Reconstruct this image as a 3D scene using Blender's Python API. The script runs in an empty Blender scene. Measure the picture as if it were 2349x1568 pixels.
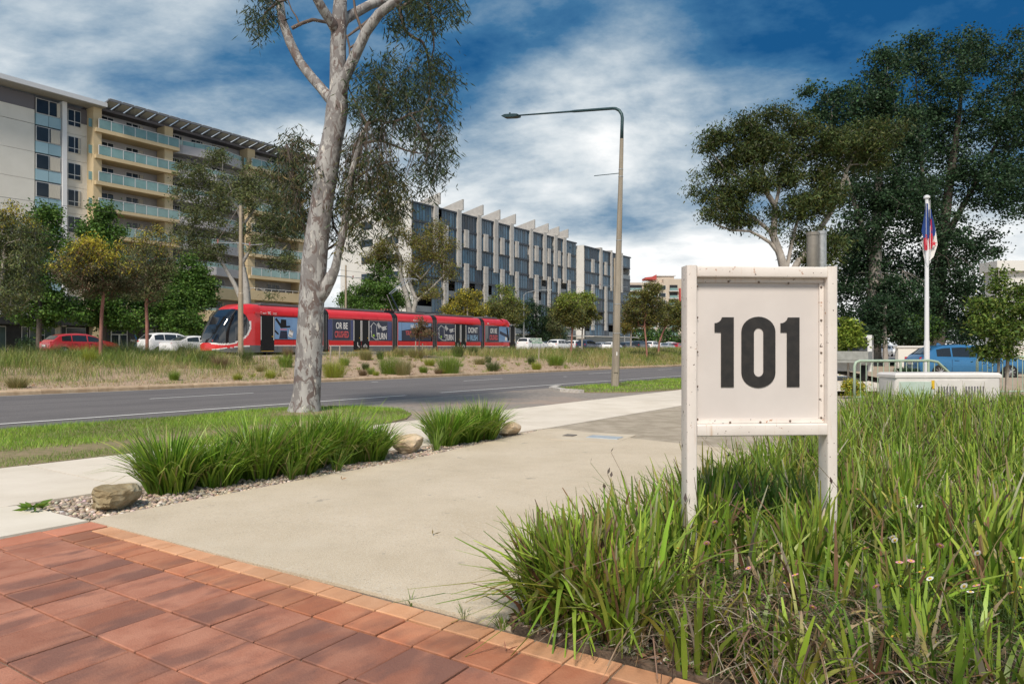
import bpy, math, random
import numpy as np
from mathutils import Vector, Matrix
R = math.radians
scene = bpy.context.scene
col = scene.collection

# ------------------------------------------------------------------ camera
H = 1.25                                   # eye height
cam = bpy.data.cameras.new('camera'); camo = bpy.data.objects.new('camera', cam); col.objects.link(camo)
cam.sensor_width = 36; cam.lens = 36 * 1600 / 2348; cam.shift_y = 13 / 2348
cam.clip_start = .05; cam.clip_end = 3000
camo.location = (0, 0, H); camo.rotation_euler = (R(90), 0, 0)
scene.camera = camo
# ------------------------------------------------------------------ sky
SUN_EL, SUN_AZ = R(50), R(193)             # azimuth clockwise from +Y (behind the camera, to the left)
w = bpy.data.worlds.new('World'); scene.world = w; w.use_nodes = True
nt = w.node_tree; N = nt.nodes; L = nt.links
for n in list(N): N.remove(n)
def nd(t, **k):
    n = N.new(t)
    for a, b in k.items(): setattr(n, a, b)
    return n
def mth(op, a, b=None, c=None, clamp=False):
    n = nd('ShaderNodeMath', operation=op); n.use_clamp = clamp
    for i, v in enumerate((a, b, c)):
        if v is None: continue
        if isinstance(v, (int, float)): n.inputs[i].default_value = v
        else: L.new(v, n.inputs[i])
    return n.outputs[0]
out = nd('ShaderNodeOutputWorld'); bg = nd('ShaderNodeBackground')
sky = nd('ShaderNodeTexSky', sky_type='NISHITA', sun_disc=False)
sky.sun_elevation = SUN_EL; sky.sun_rotation = SUN_AZ; sky.air_density = 1.6; sky.dust_density = .6; sky.ozone_density = 3
tc = nd('ShaderNodeTexCoord'); sx = nd('ShaderNodeSeparateXYZ'); L.new(tc.outputs['Generated'], sx.inputs[0])
zc = mth('MAXIMUM', sx.outputs['Z'], 0.0); zz = mth('ADD', zc, .27)
px = mth('DIVIDE', sx.outputs['X'], zz); py = mth('DIVIDE', sx.outputs['Y'], zz)
cmb = nd('ShaderNodeCombineXYZ'); L.new(px, cmb.inputs[0]); L.new(py, cmb.inputs[1])
def sky_noise(scale, detail, rough, dist, off):
    mp = nd('ShaderNodeMapping'); mp.inputs['Location'].default_value = off; mp.inputs['Rotation'].default_value = (0, 0, .5); mp.inputs['Scale'].default_value = (1, 1.25, 1)
    L.new(cmb.outputs[0], mp.inputs[0])
    n = nd('ShaderNodeTexNoise'); n.inputs['Scale'].default_value = scale; n.inputs['Detail'].default_value = detail
    n.inputs['Roughness'].default_value = rough; n.inputs['Distortion'].default_value = dist
    L.new(mp.outputs[0], n.inputs['Vector']); return n.outputs[0]
n1 = sky_noise(1.55, 10, .60, .12, (42.3, 3.4, 0)); n2 = sky_noise(.62, 4, .5, .1, (58.5, 1.4, 4))
mix = mth('ADD', mth('MULTIPLY', n1, .62), mth('MULTIPLY', n2, .5))
mr = nd('ShaderNodeMapRange'); mr.inputs['From Min'].default_value = 0.02; mr.inputs['From Max'].default_value = .43
mr.inputs['To Min'].default_value = .20; mr.inputs['To Max'].default_value = -.15; L.new(zc, mr.inputs['Value'])
val = mth('ADD', mth('MULTIPLY_ADD', mix, 1.85, -.43), mr.outputs[0])
cr = nd('ShaderNodeValToRGB'); L.new(val, cr.inputs[0])
el = cr.color_ramp.elements
stops = [(.30, (.008, .070, .190)), (.40, (.04, .13, .255)), (.49, (.145, .235, .335)), (.57, (.29, .365, .435)), (.66, (.48, .53, .565)), (.80, (.74, .75, .75))]
el[0].position, el[0].color = stops[0][0], (*stops[0][1], 1); el[1].position, el[1].color = stops[-1][0], (*stops[-1][1], 1)
for p_, c_ in stops[1:-1]:
    e = el.new(p_); e.color = (*c_, 1)
skys = nd('ShaderNodeVectorMath', operation='SCALE'); skys.inputs['Scale'].default_value = .05; L.new(sky.outputs[0], skys.inputs[0])
cov = nd('ShaderNodeMapRange'); cov.inputs['From Min'].default_value = .0; cov.inputs['From Max'].default_value = .22; L.new(val, cov.inputs['Value'])
mx = nd('ShaderNodeMix', data_type='RGBA'); L.new(cov.outputs[0], mx.inputs['Factor']); L.new(skys.outputs[0], mx.inputs[6]); L.new(cr.outputs[0], mx.inputs[7])
L.new(mx.outputs[2], bg.inputs['Color']); bg.inputs['Strength'].default_value = 1.0; L.new(bg.outputs[0], out.inputs[0])
# ------------------------------------------------------------------ sun, exposure
sl = bpy.data.lights.new('sun', 'SUN'); sl.energy = 3.2; sl.angle = R(14); sl.color = (1, .90, .78)
so = bpy.data.objects.new('sun', sl); col.objects.link(so)
sdir = Vector((math.sin(SUN_AZ) * math.cos(SUN_EL), math.cos(SUN_AZ) * math.cos(SUN_EL), math.sin(SUN_EL)))
so.rotation_euler = sdir.to_track_quat('Z', 'Y').to_euler(); so.location = (0, 0, 40)
vs = scene.view_settings; vs.view_transform = 'Standard'; vs.look = 'None'; vs.exposure = 0.45; vs.gamma = 1; vs.use_curve_mapping = False
scene.cycles.max_bounces = 6; scene.cycles.transparent_max_bounces = 6
scene.cycles.use_denoising = True

# ------------------------------------------------------------------ coordinates
TH = R(34.2); DX, DY = math.sin(TH), math.cos(TH)          # the street runs along d, n points across it
ROAD = R(90) - TH
def P(u, v, z=0.): return (u * DX - v * DY, u * DY + v * DX, z)
def uv_of(x, y): return (x * DX + y * DY, -x * DY + y * DX)
def gz(u, v):
    f = min(1, max(0, (v + 2) / 8)); return -.008 * min(max(u, -20), 130) * (.3 + .7 * f)
UP = .70                                                    # level of the tram track and far carriageway
def mz(u, v):                                               # terrain: street plane, median bank, upper level
    if v < 22.3: return gz(u, v)
    t = min(1, max(0, (v - 22.3) / 14.0)); t = t * t * (3 - 2 * t)
    return (gz(u, v) + .13) * (1 - t) + (UP - .03) * t
def at(x, y, Y): return Vector(((x - 1174) / 1600 * Y, Y, H + (797 - y) / 1600 * Y))   # direction seen at a distance
def u_at(x, v):
    t = (x - 1174) / 1600; return v * (.5621 * t + .8271) / (.5621 - .8271 * t)

# ------------------------------------------------------------------ materials
MATS = {}
def mat(name, c1, c2=None, scale=6, detail=5, rough=.8, metal=0, bump=0, bscale=40, ramp=(.38, .62), spec=.5, coord='Object', objvar=0, coat=0, stretch=None, dist=0):
    if name in MATS: return MATS[name]
    m = bpy.data.materials.new(name); m.use_nodes = True; MATS[name] = m
    t = m.node_tree; b = t.nodes['Principled BSDF']; ln = t.links.new
    b.inputs['Roughness'].default_value = rough; b.inputs['Metallic'].default_value = metal; b.inputs['Specular IOR Level'].default_value = spec
    b.inputs['Coat Weight'].default_value = coat; b.inputs['Coat Roughness'].default_value = .06
    b.inputs['Base Color'].default_value = (*c1, 1)
    tcn = t.nodes.new('ShaderNodeTexCoord'); vec = tcn.outputs[coord]
    if stretch:
        mp = t.nodes.new('ShaderNodeMapping'); mp.inputs['Scale'].default_value = stretch; ln(vec, mp.inputs[0]); vec = mp.outputs[0]
    oi = None
    if objvar:
        oi = t.nodes.new('ShaderNodeObjectInfo'); ad = t.nodes.new('ShaderNodeVectorMath'); ad.operation = 'MULTIPLY_ADD'
        ln(oi.outputs['Random'], ad.inputs[0]); ad.inputs[1].default_value = (37, 53, 11); ln(vec, ad.inputs[2]); vec = ad.outputs[0]
    last = None
    if c2 is not None:
        n = t.nodes.new('ShaderNodeTexNoise'); n.inputs['Scale'].default_value = scale; n.inputs['Detail'].default_value = detail; n.inputs['Distortion'].default_value = dist
        n.inputs['Roughness'].default_value = .6; ln(vec, n.inputs['Vector'])
        r = t.nodes.new('ShaderNodeValToRGB'); e = r.color_ramp.elements
        e[0].position, e[1].position = ramp; e[0].color = (*c1, 1); e[1].color = (*c2, 1)
        ln(n.outputs[0], r.inputs[0]); last = r.outputs[0]
    if objvar and last is not None:
        h = t.nodes.new('ShaderNodeHueSaturation'); ln(last, h.inputs['Color'])
        mr = t.nodes.new('ShaderNodeMapRange'); ln(oi.outputs['Random'], mr.inputs['Value']); mr.inputs['To Min'].default_value = 1 - objvar; mr.inputs['To Max'].default_value = 1 + objvar
        ln(mr.outputs[0], h.inputs['Value']); last = h.outputs[0]
    if last is not None: ln(last, b.inputs['Base Color'])
    if bump:
        n2 = t.nodes.new('ShaderNodeTexNoise'); n2.inputs['Scale'].default_value = bscale; n2.inputs['Detail'].default_value = 5; ln(vec, n2.inputs['Vector'])
        bp = t.nodes.new('ShaderNodeBump'); bp.inputs['Strength'].default_value = bump; bp.inputs['Distance'].default_value = .02
        ln(n2.outputs[0], bp.inputs['Height']); ln(bp.outputs[0], b.inputs['Normal'])
    return m
def layer(m, c, scale, ramp, detail=6, fac=1., stretch=None, kind='noise', off=(0, 0, 0), rot=0.):
    """lays a second patchy colour over a material's base colour"""
    t = m.node_tree; ln = t.links.new; b = t.nodes['Principled BSDF']
    tcn = t.nodes.new('ShaderNodeTexCoord'); mp = t.nodes.new('ShaderNodeMapping'); ln(tcn.outputs['Object'], mp.inputs[0]); mp.inputs['Location'].default_value = off
    if rot: mp.vector_type = 'TEXTURE'; mp.inputs['Rotation'].default_value = (0, 0, rot); stretch = tuple(1 / x for x in stretch)
    if stretch: mp.inputs['Scale'].default_value = stretch
    if kind == 'noise':
        n = t.nodes.new('ShaderNodeTexNoise'); n.inputs['Scale'].default_value = scale; n.inputs['Detail'].default_value = detail; n.inputs['Roughness'].default_value = .65; o = n.outputs[0]
    else:
        n = t.nodes.new('ShaderNodeTexVoronoi'); n.inputs['Scale'].default_value = scale; n.feature = 'DISTANCE_TO_EDGE'; o = n.outputs[0]
    ln(mp.outputs[0], n.inputs['Vector'])
    mr = t.nodes.new('ShaderNodeMapRange'); mr.inputs['From Min'].default_value = ramp[0]; mr.inputs['From Max'].default_value = ramp[1]; mr.inputs['To Max'].default_value = fac; ln(o, mr.inputs['Value'])
    mx = t.nodes.new('ShaderNodeMix'); mx.data_type = 'RGBA'; ln(mr.outputs[0], mx.inputs['Factor'])
    src = b.inputs['Base Color']
    if src.is_linked: ln(src.links[0].from_socket, mx.inputs[6])
    else: mx.inputs[6].default_value = src.default_value
    mx.inputs[7].default_value = (*c, 1); ln(mx.outputs[2], b.inputs['Base Color'])
    return m
def leafmat(name, trans=.3, rough=.55, spec=.3):
    if name in MATS: return MATS[name]
    m = bpy.data.materials.new(name); m.use_nodes = True; MATS[name] = m
    t = m.node_tree; ln = t.links.new; b = t.nodes['Principled BSDF']; o = t.nodes['Material Output']
    a = t.nodes.new('ShaderNodeAttribute'); a.attribute_name = 'tint'; ln(a.outputs['Color'], b.inputs['Base Color'])
    b.inputs['Roughness'].default_value = rough; b.inputs['Specular IOR Level'].default_value = spec
    tr = t.nodes.new('ShaderNodeBsdfTranslucent'); ln(a.outputs['Color'], tr.inputs[0])
    ms = t.nodes.new('ShaderNodeMixShader'); ms.inputs[0].default_value = trans
    ln(b.outputs[0], ms.inputs[1]); ln(tr.outputs[0], ms.inputs[2]); ln(ms.outputs[0], o.inputs[0]); return m
LEAF = leafmat('leaf'); BLADE = leafmat('blade', .25, .45, .4)

# ------------------------------------------------------------------ objects
def tag(o, label=None, cat=None, group=None, kind=None):
    if label: o['label'] = label
    if cat: o['category'] = cat
    if group: o['group'] = group
    if kind: o['kind'] = kind
    return o
def empty(name, loc, rz=0., label=None, cat=None, group=None):
    o = bpy.data.objects.new(name, None); o.empty_display_size = .2; col.objects.link(o); o.location = loc; o.rotation_euler = (0, 0, rz)
    return tag(o, label, cat, group)
def link(name, me, m=None, parent=None, loc=None, rot=None):
    if m is not None and not me.materials: me.materials.append(m)
    o = bpy.data.objects.new(name, me); col.objects.link(o)
    if parent is not None: o.parent = parent
    if loc is not None: o.location = loc
    if rot is not None: o.rotation_euler = rot
    return o
def copy_tree(o, parent=None):
    c = o.copy(); col.objects.link(c)
    if parent is not None: c.parent = parent
    for ch in list(o.children): copy_tree(ch, c)
    return c
class MB:
    def __init__(s): s.v = []; s.f = []
    def add(s, vs, fs):
        k = len(s.v); s.v += [tuple(p) for p in vs]; s.f += [tuple(i + k for i in f) for f in fs]; return s
    def box(s, x0, x1, y0, y1, z0, z1):
        return s.add([(x0, y0, z0), (x1, y0, z0), (x1, y1, z0), (x0, y1, z0), (x0, y0, z1), (x1, y0, z1), (x1, y1, z1), (x0, y1, z1)],
                     [(0, 3, 2, 1), (4, 5, 6, 7), (0, 1, 5, 4), (1, 2, 6, 5), (2, 3, 7, 6), (3, 0, 4, 7)])
    def cham(s, x0, x1, y0, y1, z0, z1, b):
        """box with chamfered top edges"""
        return s.add([(x0, y0, z0), (x1, y0, z0), (x1, y1, z0), (x0, y1, z0), (x0, y0, z1 - b), (x1, y0, z1 - b), (x1, y1, z1 - b), (x0, y1, z1 - b),
                      (x0 + b, y0 + b, z1), (x1 - b, y0 + b, z1), (x1 - b, y1 - b, z1), (x0 + b, y1 - b, z1)],
                     [(0, 3, 2, 1), (0, 1, 5, 4), (1, 2, 6, 5), (2, 3, 7, 6), (3, 0, 4, 7), (4, 5, 9, 8), (5, 6, 10, 9), (6, 7, 11, 10), (7, 4, 8, 11), (8, 9, 10, 11)])
    def prism(s, pts, axis, a0, a1):
        """polygon in the plane across axis (0 x,1 y,2 z), extruded from a0 to a1"""
        def mk(p, a):
            q = list(p); q.insert(axis, a); return tuple(q)
        n = len(pts); k = len(s.v)
        s.v += [mk(p, a0) for p in pts] + [mk(p, a1) for p in pts]
        s.f += [tuple(k + i for i in range(n))[::-1], tuple(k + n + i for i in range(n))]
        s.f += [(k + i, k + (i + 1) % n, k + n + (i + 1) % n, k + n + i) for i in range(n)]
        return s
    def tube(s, pts, rad, sides=8, cap=True):
        pts = [Vector(p) for p in pts]; n = len(pts)
        if not hasattr(rad, '__len__'): rad = [rad] * n
        ref = None; k = len(s.v)
        for i in range(n):
            t = (pts[min(i + 1, n - 1)] - pts[max(i - 1, 0)]).normalized()
            if ref is None: ref = Vector((0, 0, 1)) if abs(t.z) < .9 else Vector((1, 0, 0))
            a = (ref - t * ref.dot(t)).normalized(); ref = a; b = t.cross(a)
            for j in range(sides):
                q = 2 * math.pi * j / sides; s.v.append(tuple(pts[i] + (a * math.cos(q) + b * math.sin(q)) * rad[i]))
        for i in range(n - 1):
            for j in range(sides):
                j2 = (j + 1) % sides; s.f.append((k + i * sides + j, k + i * sides + j2, k + (i + 1) * sides + j2, k + (i + 1) * sides + j))
        if cap: s.f.append(tuple(k + j for j in range(sides))[::-1]); s.f.append(tuple(k + (n - 1) * sides + j for j in range(sides)))
        return s
    def cyl(s, c, r, z0, z1, sides=16, r2=None): return s.tube([(c[0], c[1], z0), (c[0], c[1], z1)], [r, r if r2 is None else r2], sides)
    def mesh(s, name='m', smooth=False, autos=None):
        me = bpy.data.meshes.new(name); me.from_pydata(s.v, [], s.f); me.update()
        import bmesh
        bm = bmesh.new(); bm.from_mesh(me); bmesh.ops.recalc_face_normals(bm, faces=bm.faces)
        if autos is not None:
            for e in bm.edges: e.smooth = len(e.link_faces) == 2 and e.calc_face_angle(0) < autos
        bm.to_mesh(me); bm.free()
        if smooth or autos is not None: me.polygons.foreach_set('use_smooth', [True] * len(me.polygons))
        return me
    def obj(s, name, m, parent=None, loc=None, rot=None, smooth=False, autos=None): return link(name, s.mesh(name, smooth, autos), m, parent, loc, rot)
def raw_mesh(name, V, F, colors=None, smooth=False):
    """numpy vertices, faces of one size, optional colour per vertex"""
    me = bpy.data.meshes.new(name); nv, nf, k = len(V), len(F), F.shape[1]
    me.vertices.add(nv); me.vertices.foreach_set('co', np.ascontiguousarray(V, np.float32).ravel())
    me.loops.add(nf * k); me.loops.foreach_set('vertex_index', np.ascontiguousarray(F, np.int32).ravel())
    me.polygons.add(nf); me.polygons.foreach_set('loop_start', np.arange(0, nf * k, k, dtype=np.int32))
    me.polygons.foreach_set('loop_total', np.full(nf, k, np.int32))
    if smooth: me.polygons.foreach_set('use_smooth', np.ones(nf, bool))
    if colors is not None:
        a = me.attributes.new('tint', 'FLOAT_COLOR', 'POINT'); c4 = np.ones((nv, 4), np.float32); c4[:, :3] = colors; a.data.foreach_set('color', c4.ravel())
    me.update(calc_edges=True); return me
def sheet(name, us, vs_, zf, m, off=0., kind='structure'):
    us = np.asarray(us, float); vs_ = np.asarray(vs_, float)
    V = np.array([P(u, v, zf(u, v) + off) for v in vs_ for u in us]); nu = len(us)
    F = np.array([(j * nu + i, j * nu + i + 1, (j + 1) * nu + i + 1, (j + 1) * nu + i) for j in range(len(vs_) - 1) for i in range(nu - 1)])
    o = link(name, raw_mesh(name, V, F, smooth=True), m); tag(o, kind=kind); return o
def polysheet(name, pts, m, off, thick=.12, zf=gz, bevel=0):
    """flat slab following the street plane: outline in (u, v)"""
    mb = MB(); n = len(pts)
    mb.v = [P(u, v, zf(u, v) + off) for u, v in pts] + [P(u, v, zf(u, v) + off - thick) for u, v in pts]
    mb.f = [tuple(range(n))] + [(i, (i + 1) % n, n + (i + 1) % n, n + i) for i in range(n)]
    o = link(name, mb.mesh(name), m); tag(o, kind='structure'); return o
def text_mesh(s, size=1., bold=0., sx=1., align='CENTER', extrude=.002):
    c = bpy.data.curves.new('t', 'FONT'); c.body = s; c.size = size; c.offset = bold; c.align_x = align; c.extrude = extrude; c.resolution_u = 3
    o = bpy.data.objects.new('t', c); col.objects.link(o); dg = bpy.context.evaluated_depsgraph_get(); dg.update()
    me = bpy.data.meshes.new_from_object(o.evaluated_get(dg)); bpy.data.objects.remove(o); bpy.data.curves.remove(c)
    for v in me.vertices: v.co.x *= sx
    me.materials.clear(); return me
# ------------------------------------------------------------------ plants
def rngv(rng, n): 
    a = rng.normal(size=(n, 3)); return a / np.linalg.norm(a, axis=1)[:, None]
def leaves(pts, axis, length, width, colors, rng):
    n = len(pts); axis = axis / np.linalg.norm(axis, axis=1)[:, None]
    s = np.cross(axis, rngv(rng, n)); s /= np.linalg.norm(s, axis=1)[:, None] + 1e-9
    l = np.asarray(length)[:, None]; w_ = np.asarray(width)[:, None]
    V = np.stack([pts, pts + axis * l * .45 + s * w_ * .5, pts + axis * l, pts + axis * l * .45 - s * w_ * .5], 1).reshape(-1, 3)
    F = np.arange(4 * n).reshape(n, 4); return V, F, np.repeat(colors, 4, 0)
def blades(base, h, wd, yaw, lean, droop, colors, seg=3, tipc=None, rng=None, blunt=0., kink=None):
    """grass blades: strips that lean along yaw and droop at the tip"""
    n = len(base); ts = np.linspace(0, 1, seg + 1); d = np.stack([np.cos(yaw), np.sin(yaw), np.zeros(n)], 1)
    tw = yaw + np.pi / 2 + (rng.normal(size=n) * .7 if rng is not None else 0); sd = np.stack([np.cos(tw), np.sin(tw), np.zeros(n)], 1)
    V = np.zeros((n, 2 * seg + 2, 3)); C = np.zeros((n, 2 * seg + 2, 3))
    for i, t in enumerate(ts):
        c = base + d * (lean * h * (.35 * t + .65 * t * t))[:, None]; c[:, 2] += h * (t - droop * t ** 2.4)
        if kink is not None and t > .55: c[:, 2] -= h * kink * (t - .55) * 1.7; c += d * (h * kink * (t - .55) * .9)[:, None]
        wt = wd * (1 - (1 - blunt) * t ** 2.2) * (.65 + .35 * min(1, t * 4)) * .5
        V[:, 2 * i] = c - sd * wt[:, None]; V[:, 2 * i + 1] = c + sd * wt[:, None]
        cc = colors if tipc is None else colors * (1 - t ** 2) + tipc * t ** 2
        C[:, 2 * i] = cc; C[:, 2 * i + 1] = cc
    k = np.arange(n)[:, None] * (2 * seg + 2)
    F = np.concatenate([np.stack([k[:, 0] + 2 * i, k[:, 0] + 2 * i + 1, k[:, 0] + 2 * i + 3, k[:, 0] + 2 * i + 2], 1) for i in range(seg)])
    return V.reshape(-1, 3), F, C.reshape(-1, 3)
def join(parts):
    V, F, C = [], [], []; k = 0
    for v, f, c in parts: V.append(v); F.append(f + k); C.append(c); k += len(v)
    return np.concatenate(V), np.concatenate(F), np.concatenate(C)
def pick(rng, pal, n, jit=.18):
    pal = np.array(pal); c = pal[rng.integers(0, len(pal), n)]
    return np.clip(c * (1 + rng.normal(size=(n, 1)) * jit) * (1 + rng.normal(size=(n, 3)) * jit * .25), .004, 1)
def frusta(P0, P1, r0, r1, sides=6):
    n = len(P0); t = P1 - P0; t = t / (np.linalg.norm(t, axis=1)[:, None] + 1e-9)
    ref = np.where(np.abs(t[:, 2:3]) < .9, np.array([[0, 0, 1.]]), np.array([[1., 0, 0]]))
    a = np.cross(t, ref); a /= np.linalg.norm(a, axis=1)[:, None]; b = np.cross(t, a)
    V = np.zeros((n, 2 * sides, 3))
    for j in range(sides):
        q = 2 * np.pi * j / sides; o = a * math.cos(q) + b * math.sin(q); V[:, j] = P0 + o * r0[:, None]; V[:, sides + j] = P1 + o * r1[:, None]
    k = np.arange(n) * 2 * sides
    F = np.concatenate([np.stack([k + j, k + (j + 1) % sides, k + sides + (j + 1) % sides, k + sides + j], 1) for j in range(sides)])
    return V.reshape(-1, 3), F
def grow(trunks, targets, rng, tip=.008, sides=6, sag=.12, pw=2.2, lowpen=.25):
    """joins every leaf clump to the nearest wood. trunks: list of polylines [(point, radius)..]; returns frusta arrays"""
    pos, par, fix = [], [], []
    for pl in trunks:
        prev = -1; 
        if pos:
            d = [np.linalg.norm(np.array(pl[0][0]) - q) for q in pos]; prev = int(np.argmin(d))
        for (p, r) in pl: pos.append(np.array(p, float)); par.append(prev); fix.append(r); prev = len(pos) - 1
    nt0 = len(pos); zmin = min(p[2] for p in pos); ztop = max(p[2] for p in pos)
    order = np.argsort([min(np.linalg.norm(np.array(t) - q) for q in pos) for t in targets])
    for i in order:
        t = np.array(targets[i], float); A = np.array(pos); d = np.linalg.norm(A - t, axis=1)
        d = d + lowpen * np.maximum(0, A[:, 2] - t[2] + .3) * 2 + np.where(A[:, 2] < zmin + .35 * (ztop - zmin), 3., 0)
        j = int(np.argmin(d)); p0 = pos[j]; L_ = np.linalg.norm(t - p0); k = 3 if L_ > .5 else 1; prev = j
        off = rng.normal(size=3) * L_ * .07
        for s in range(1, k + 1):
            f = s / k; q = p0 + (t - p0) * f + off * math.sin(f * math.pi); q[2] += sag * L_ * math.sin(f * math.pi)
            pos.append(q); par.append(prev); fix.append(0.); prev = len(pos) - 1
    n = len(pos); acc = np.zeros(n); rad = np.zeros(n)
    for i in range(n - 1, -1, -1):
        r = max(acc[i], tip ** pw) ** (1 / pw); rad[i] = fix[i] if fix[i] else r
        if par[i] >= 0: acc[par[i]] += r ** pw
    for i in range(nt0, n):
        rad[i] = min(rad[i], rad[par[i]] * .9)
    E = [i for i in range(n) if par[i] >= 0]; A = np.array(pos); pa = np.array(par)
    return frusta(A[[pa[i] for i in E]], A[E], np.array([min(rad[pa[i]], rad[i] * 1.5) for i in E]), rad[E], sides)
def blob_targets(rng, lobes, n):
    """points near the surface and inside a set of ellipsoids (cx,cy,cz,rx,ry,rz)"""
    out_ = []; wts = np.array([l[3] * l[4] * l[5] for l in lobes]) ** .7; wts /= wts.sum()
    for i in rng.choice(len(lobes), n, p=wts):
        l = lobes[i]; d = rngv(rng, 1)[0]; r = rng.random() ** .42
        out_.append(np.array(l[:3]) + d * r * np.array(l[3:6]))
    return out_
def clump_leaves(rng, targets, per, spread, ln, wd, pal, hang=.8, jit=.2, flat=.7, up=0., top=None, topz=None, topw=.5):
    n = len(targets) * per; T = np.repeat(np.array(targets), per, 0)
    sp = np.repeat(rng.uniform(.6, 1.3, len(targets)), per)[:, None] * spread
    pts = T + rng.normal(size=(n, 3)) * sp * np.array([1, 1, flat])
    ax = rngv(rng, n); ax[:, 2] = ax[:, 2] * (1 - hang) - hang + up
    tone = np.repeat(rng.uniform(.72, 1.28, len(targets)), per)[:, None]
    c = pick(rng, pal, n, jit) * tone
    if top is not None:
        pr = np.clip((pts[:, 2] - topz) / topw, 0, 1) * np.repeat(rng.uniform(.2, 1.2, len(targets)), per)
        sel = rng.random(n) < pr; c[sel] = pick(rng, top, int(sel.sum()), .18)
    return leaves(pts, ax, rng.uniform(.5, 1.5, n) * ln, rng.uniform(.6, 1.4, n) * wd, c, rng)
# ================================================================== THE SETTING
rng = np.random.default_rng(7); random.seed(7)
def vk(u): return 22.05 + .035 * min(max(0, u - 17), 60)                # line of the median kerb
def mz(u, v):
    k = vk(u) + .25
    if v < k: return gz(u, v)
    t = min(1, max(0, (v - k) / 13.5)); t = t * t * (3 - 2 * t)
    wob = .10 * math.sin(u * .55 + v * .3) * math.sin(v * .5 - u * .21) * t * (1 - t) * 4
    return (gz(u, v) + .12) * (1 - t) + (UP - .03) * t + wob
m_soil = mat('soil', (.16, .12, .075), (.24, .19, .12), 3, bump=.4, bscale=30, rough=.95)
m_dry = mat('dry_ground', (.20, .17, .09), (.30, .25, .14), .8, bump=.3, bscale=8, rough=.95)
us = sorted(set(list(range(-80, -20, 15)) + list(range(-20, 140, 2)) + list(range(140, 700, 40))))
vv = sorted(set(list(range(-160, -10, 10)) + list(np.arange(-10, 20, 1.)) + list(np.arange(20, 40, 1.)) + list(range(40, 120, 5)) + list(range(120, 500, 40))))
sheet('ground', us, vv, lambda u, v: (mz(u, v) if v < 22 or v > 24.5 + (vk(u) - 22) else gz(u, v)), m_dry, -.09)
# median bank with bark-chip mulch
m_mulch = mat('mulch', (.30, .20, .125), (.55, .41, .29), 24, detail=8, bump=.8, bscale=55, rough=.95, ramp=(.3, .7))
layer(m_mulch, (.20, .145, .09), 1.3, (.52, .72), fac=.6)
us2 = np.arange(-16, 150, .8); NV = np.concatenate([np.linspace(.0, 14, 36), np.linspace(14.5, 22, 10)])
Vm = np.array([P(u, vk(u) + .24 + dv, mz(u, vk(u) + .251 + dv) + .012 * math.sin(u * 7 + dv * 3)) for dv in NV for u in us2]); nu = len(us2)
Fm = np.array([(j * nu + i, j * nu + i + 1, (j + 1) * nu + i + 1, (j + 1) * nu + i) for j in range(len(NV) - 1) for i in range(nu - 1)])
tag(link('median_mulch_bank', raw_mesh('median_mulch_bank', Vm, Fm, smooth=True), m_mulch), kind='structure')
# road
m_asph = mat('asphalt', (.115, .105, .105), (.20, .185, .18), 34, detail=9, rough=.9, bump=.55, bscale=130, ramp=(.3, .7))
layer(m_asph, (.10, .092, .092), .5, (.45, .7), fac=.5, stretch=(1, 1, 1)); layer(m_asph, (.30, .275, .265), 150, (.60, .72), fac=.65, detail=2)
layer(m_asph, (.095, .088, .088), 1.0, (.48, .66), fac=.55, stretch=(.03, .85, 1), rot=ROAD); layer(m_asph, (.26, .24, .23), 1.0, (.57, .70), fac=.35, stretch=(.05, 1.6, 1), rot=ROAD, off=(3, 9, 0))
us3 = np.concatenate([np.arange(-24, 140, 2.)])
Vr = np.array([P(u, v0 if v0 < 20 else vk(u) + .02, gz(u, 15)) for v0 in (12.45, 22) for u in us3]); nu = len(us3)
Fr = np.array([(i, i + 1, nu + i + 1, nu + i) for i in range(nu - 1)])
road = tag(link('road', raw_mesh('road', Vr, Fr), m_asph), kind='structure')
m_gut = mat('gutter', (.23, .215, .20), (.30, .285, .265), 9, rough=.9, bump=.2, bscale=90)
Vg = np.array([P(u, vk(u) - dv, gz(u, 15) + .006) for dv in (.34, -.02) for u in us3])
tag(link('gutter', raw_mesh('gutter', Vg, Fr), m_gut), kind='structure')
m_paint = mat('road_paint', (.70, .69, .66), (.52, .51, .49), 30, rough=.8, ramp=(.55, .8))
def stripe(name, u0, u1, vf, wdt):
    uu = np.arange(u0, u1 + .01, max(.5, min(2, (u1 - u0) / 2))); 
    if uu[-1] < u1 - .01: uu = np.append(uu, u1)
    V = np.array([P(u, vf(u) + s * wdt / 2, gz(u, 15) + .010) for s in (-1, 1) for u in uu]); n = len(uu)
    F = np.array([(i, i + 1, n + i + 1, n + i) for i in range(n - 1)])
    return link(name, raw_mesh(name, V, F), m_paint, road)
stripe('edge_line', -22, 14.75, lambda u: 13.68, .13); stripe('edge_line', 16.4, 130, lambda u: 13.78, .13)
vl = lambda u: 17.85 + .055 * min(max(u - 9.6, 0), 60)
for a in (-2.4, 9.64, 23.7, 36.5, 48.5, 60.5, 72.5, 84.5, 96.5): stripe('lane_dash', a, a + 3.2, vl, .11)
for a, b_ in ((31.2, 18.0), (20.4, 20.8)): stripe('reflective_marker', a, a + .35, lambda u, b_=b_: b_, .16)
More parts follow.
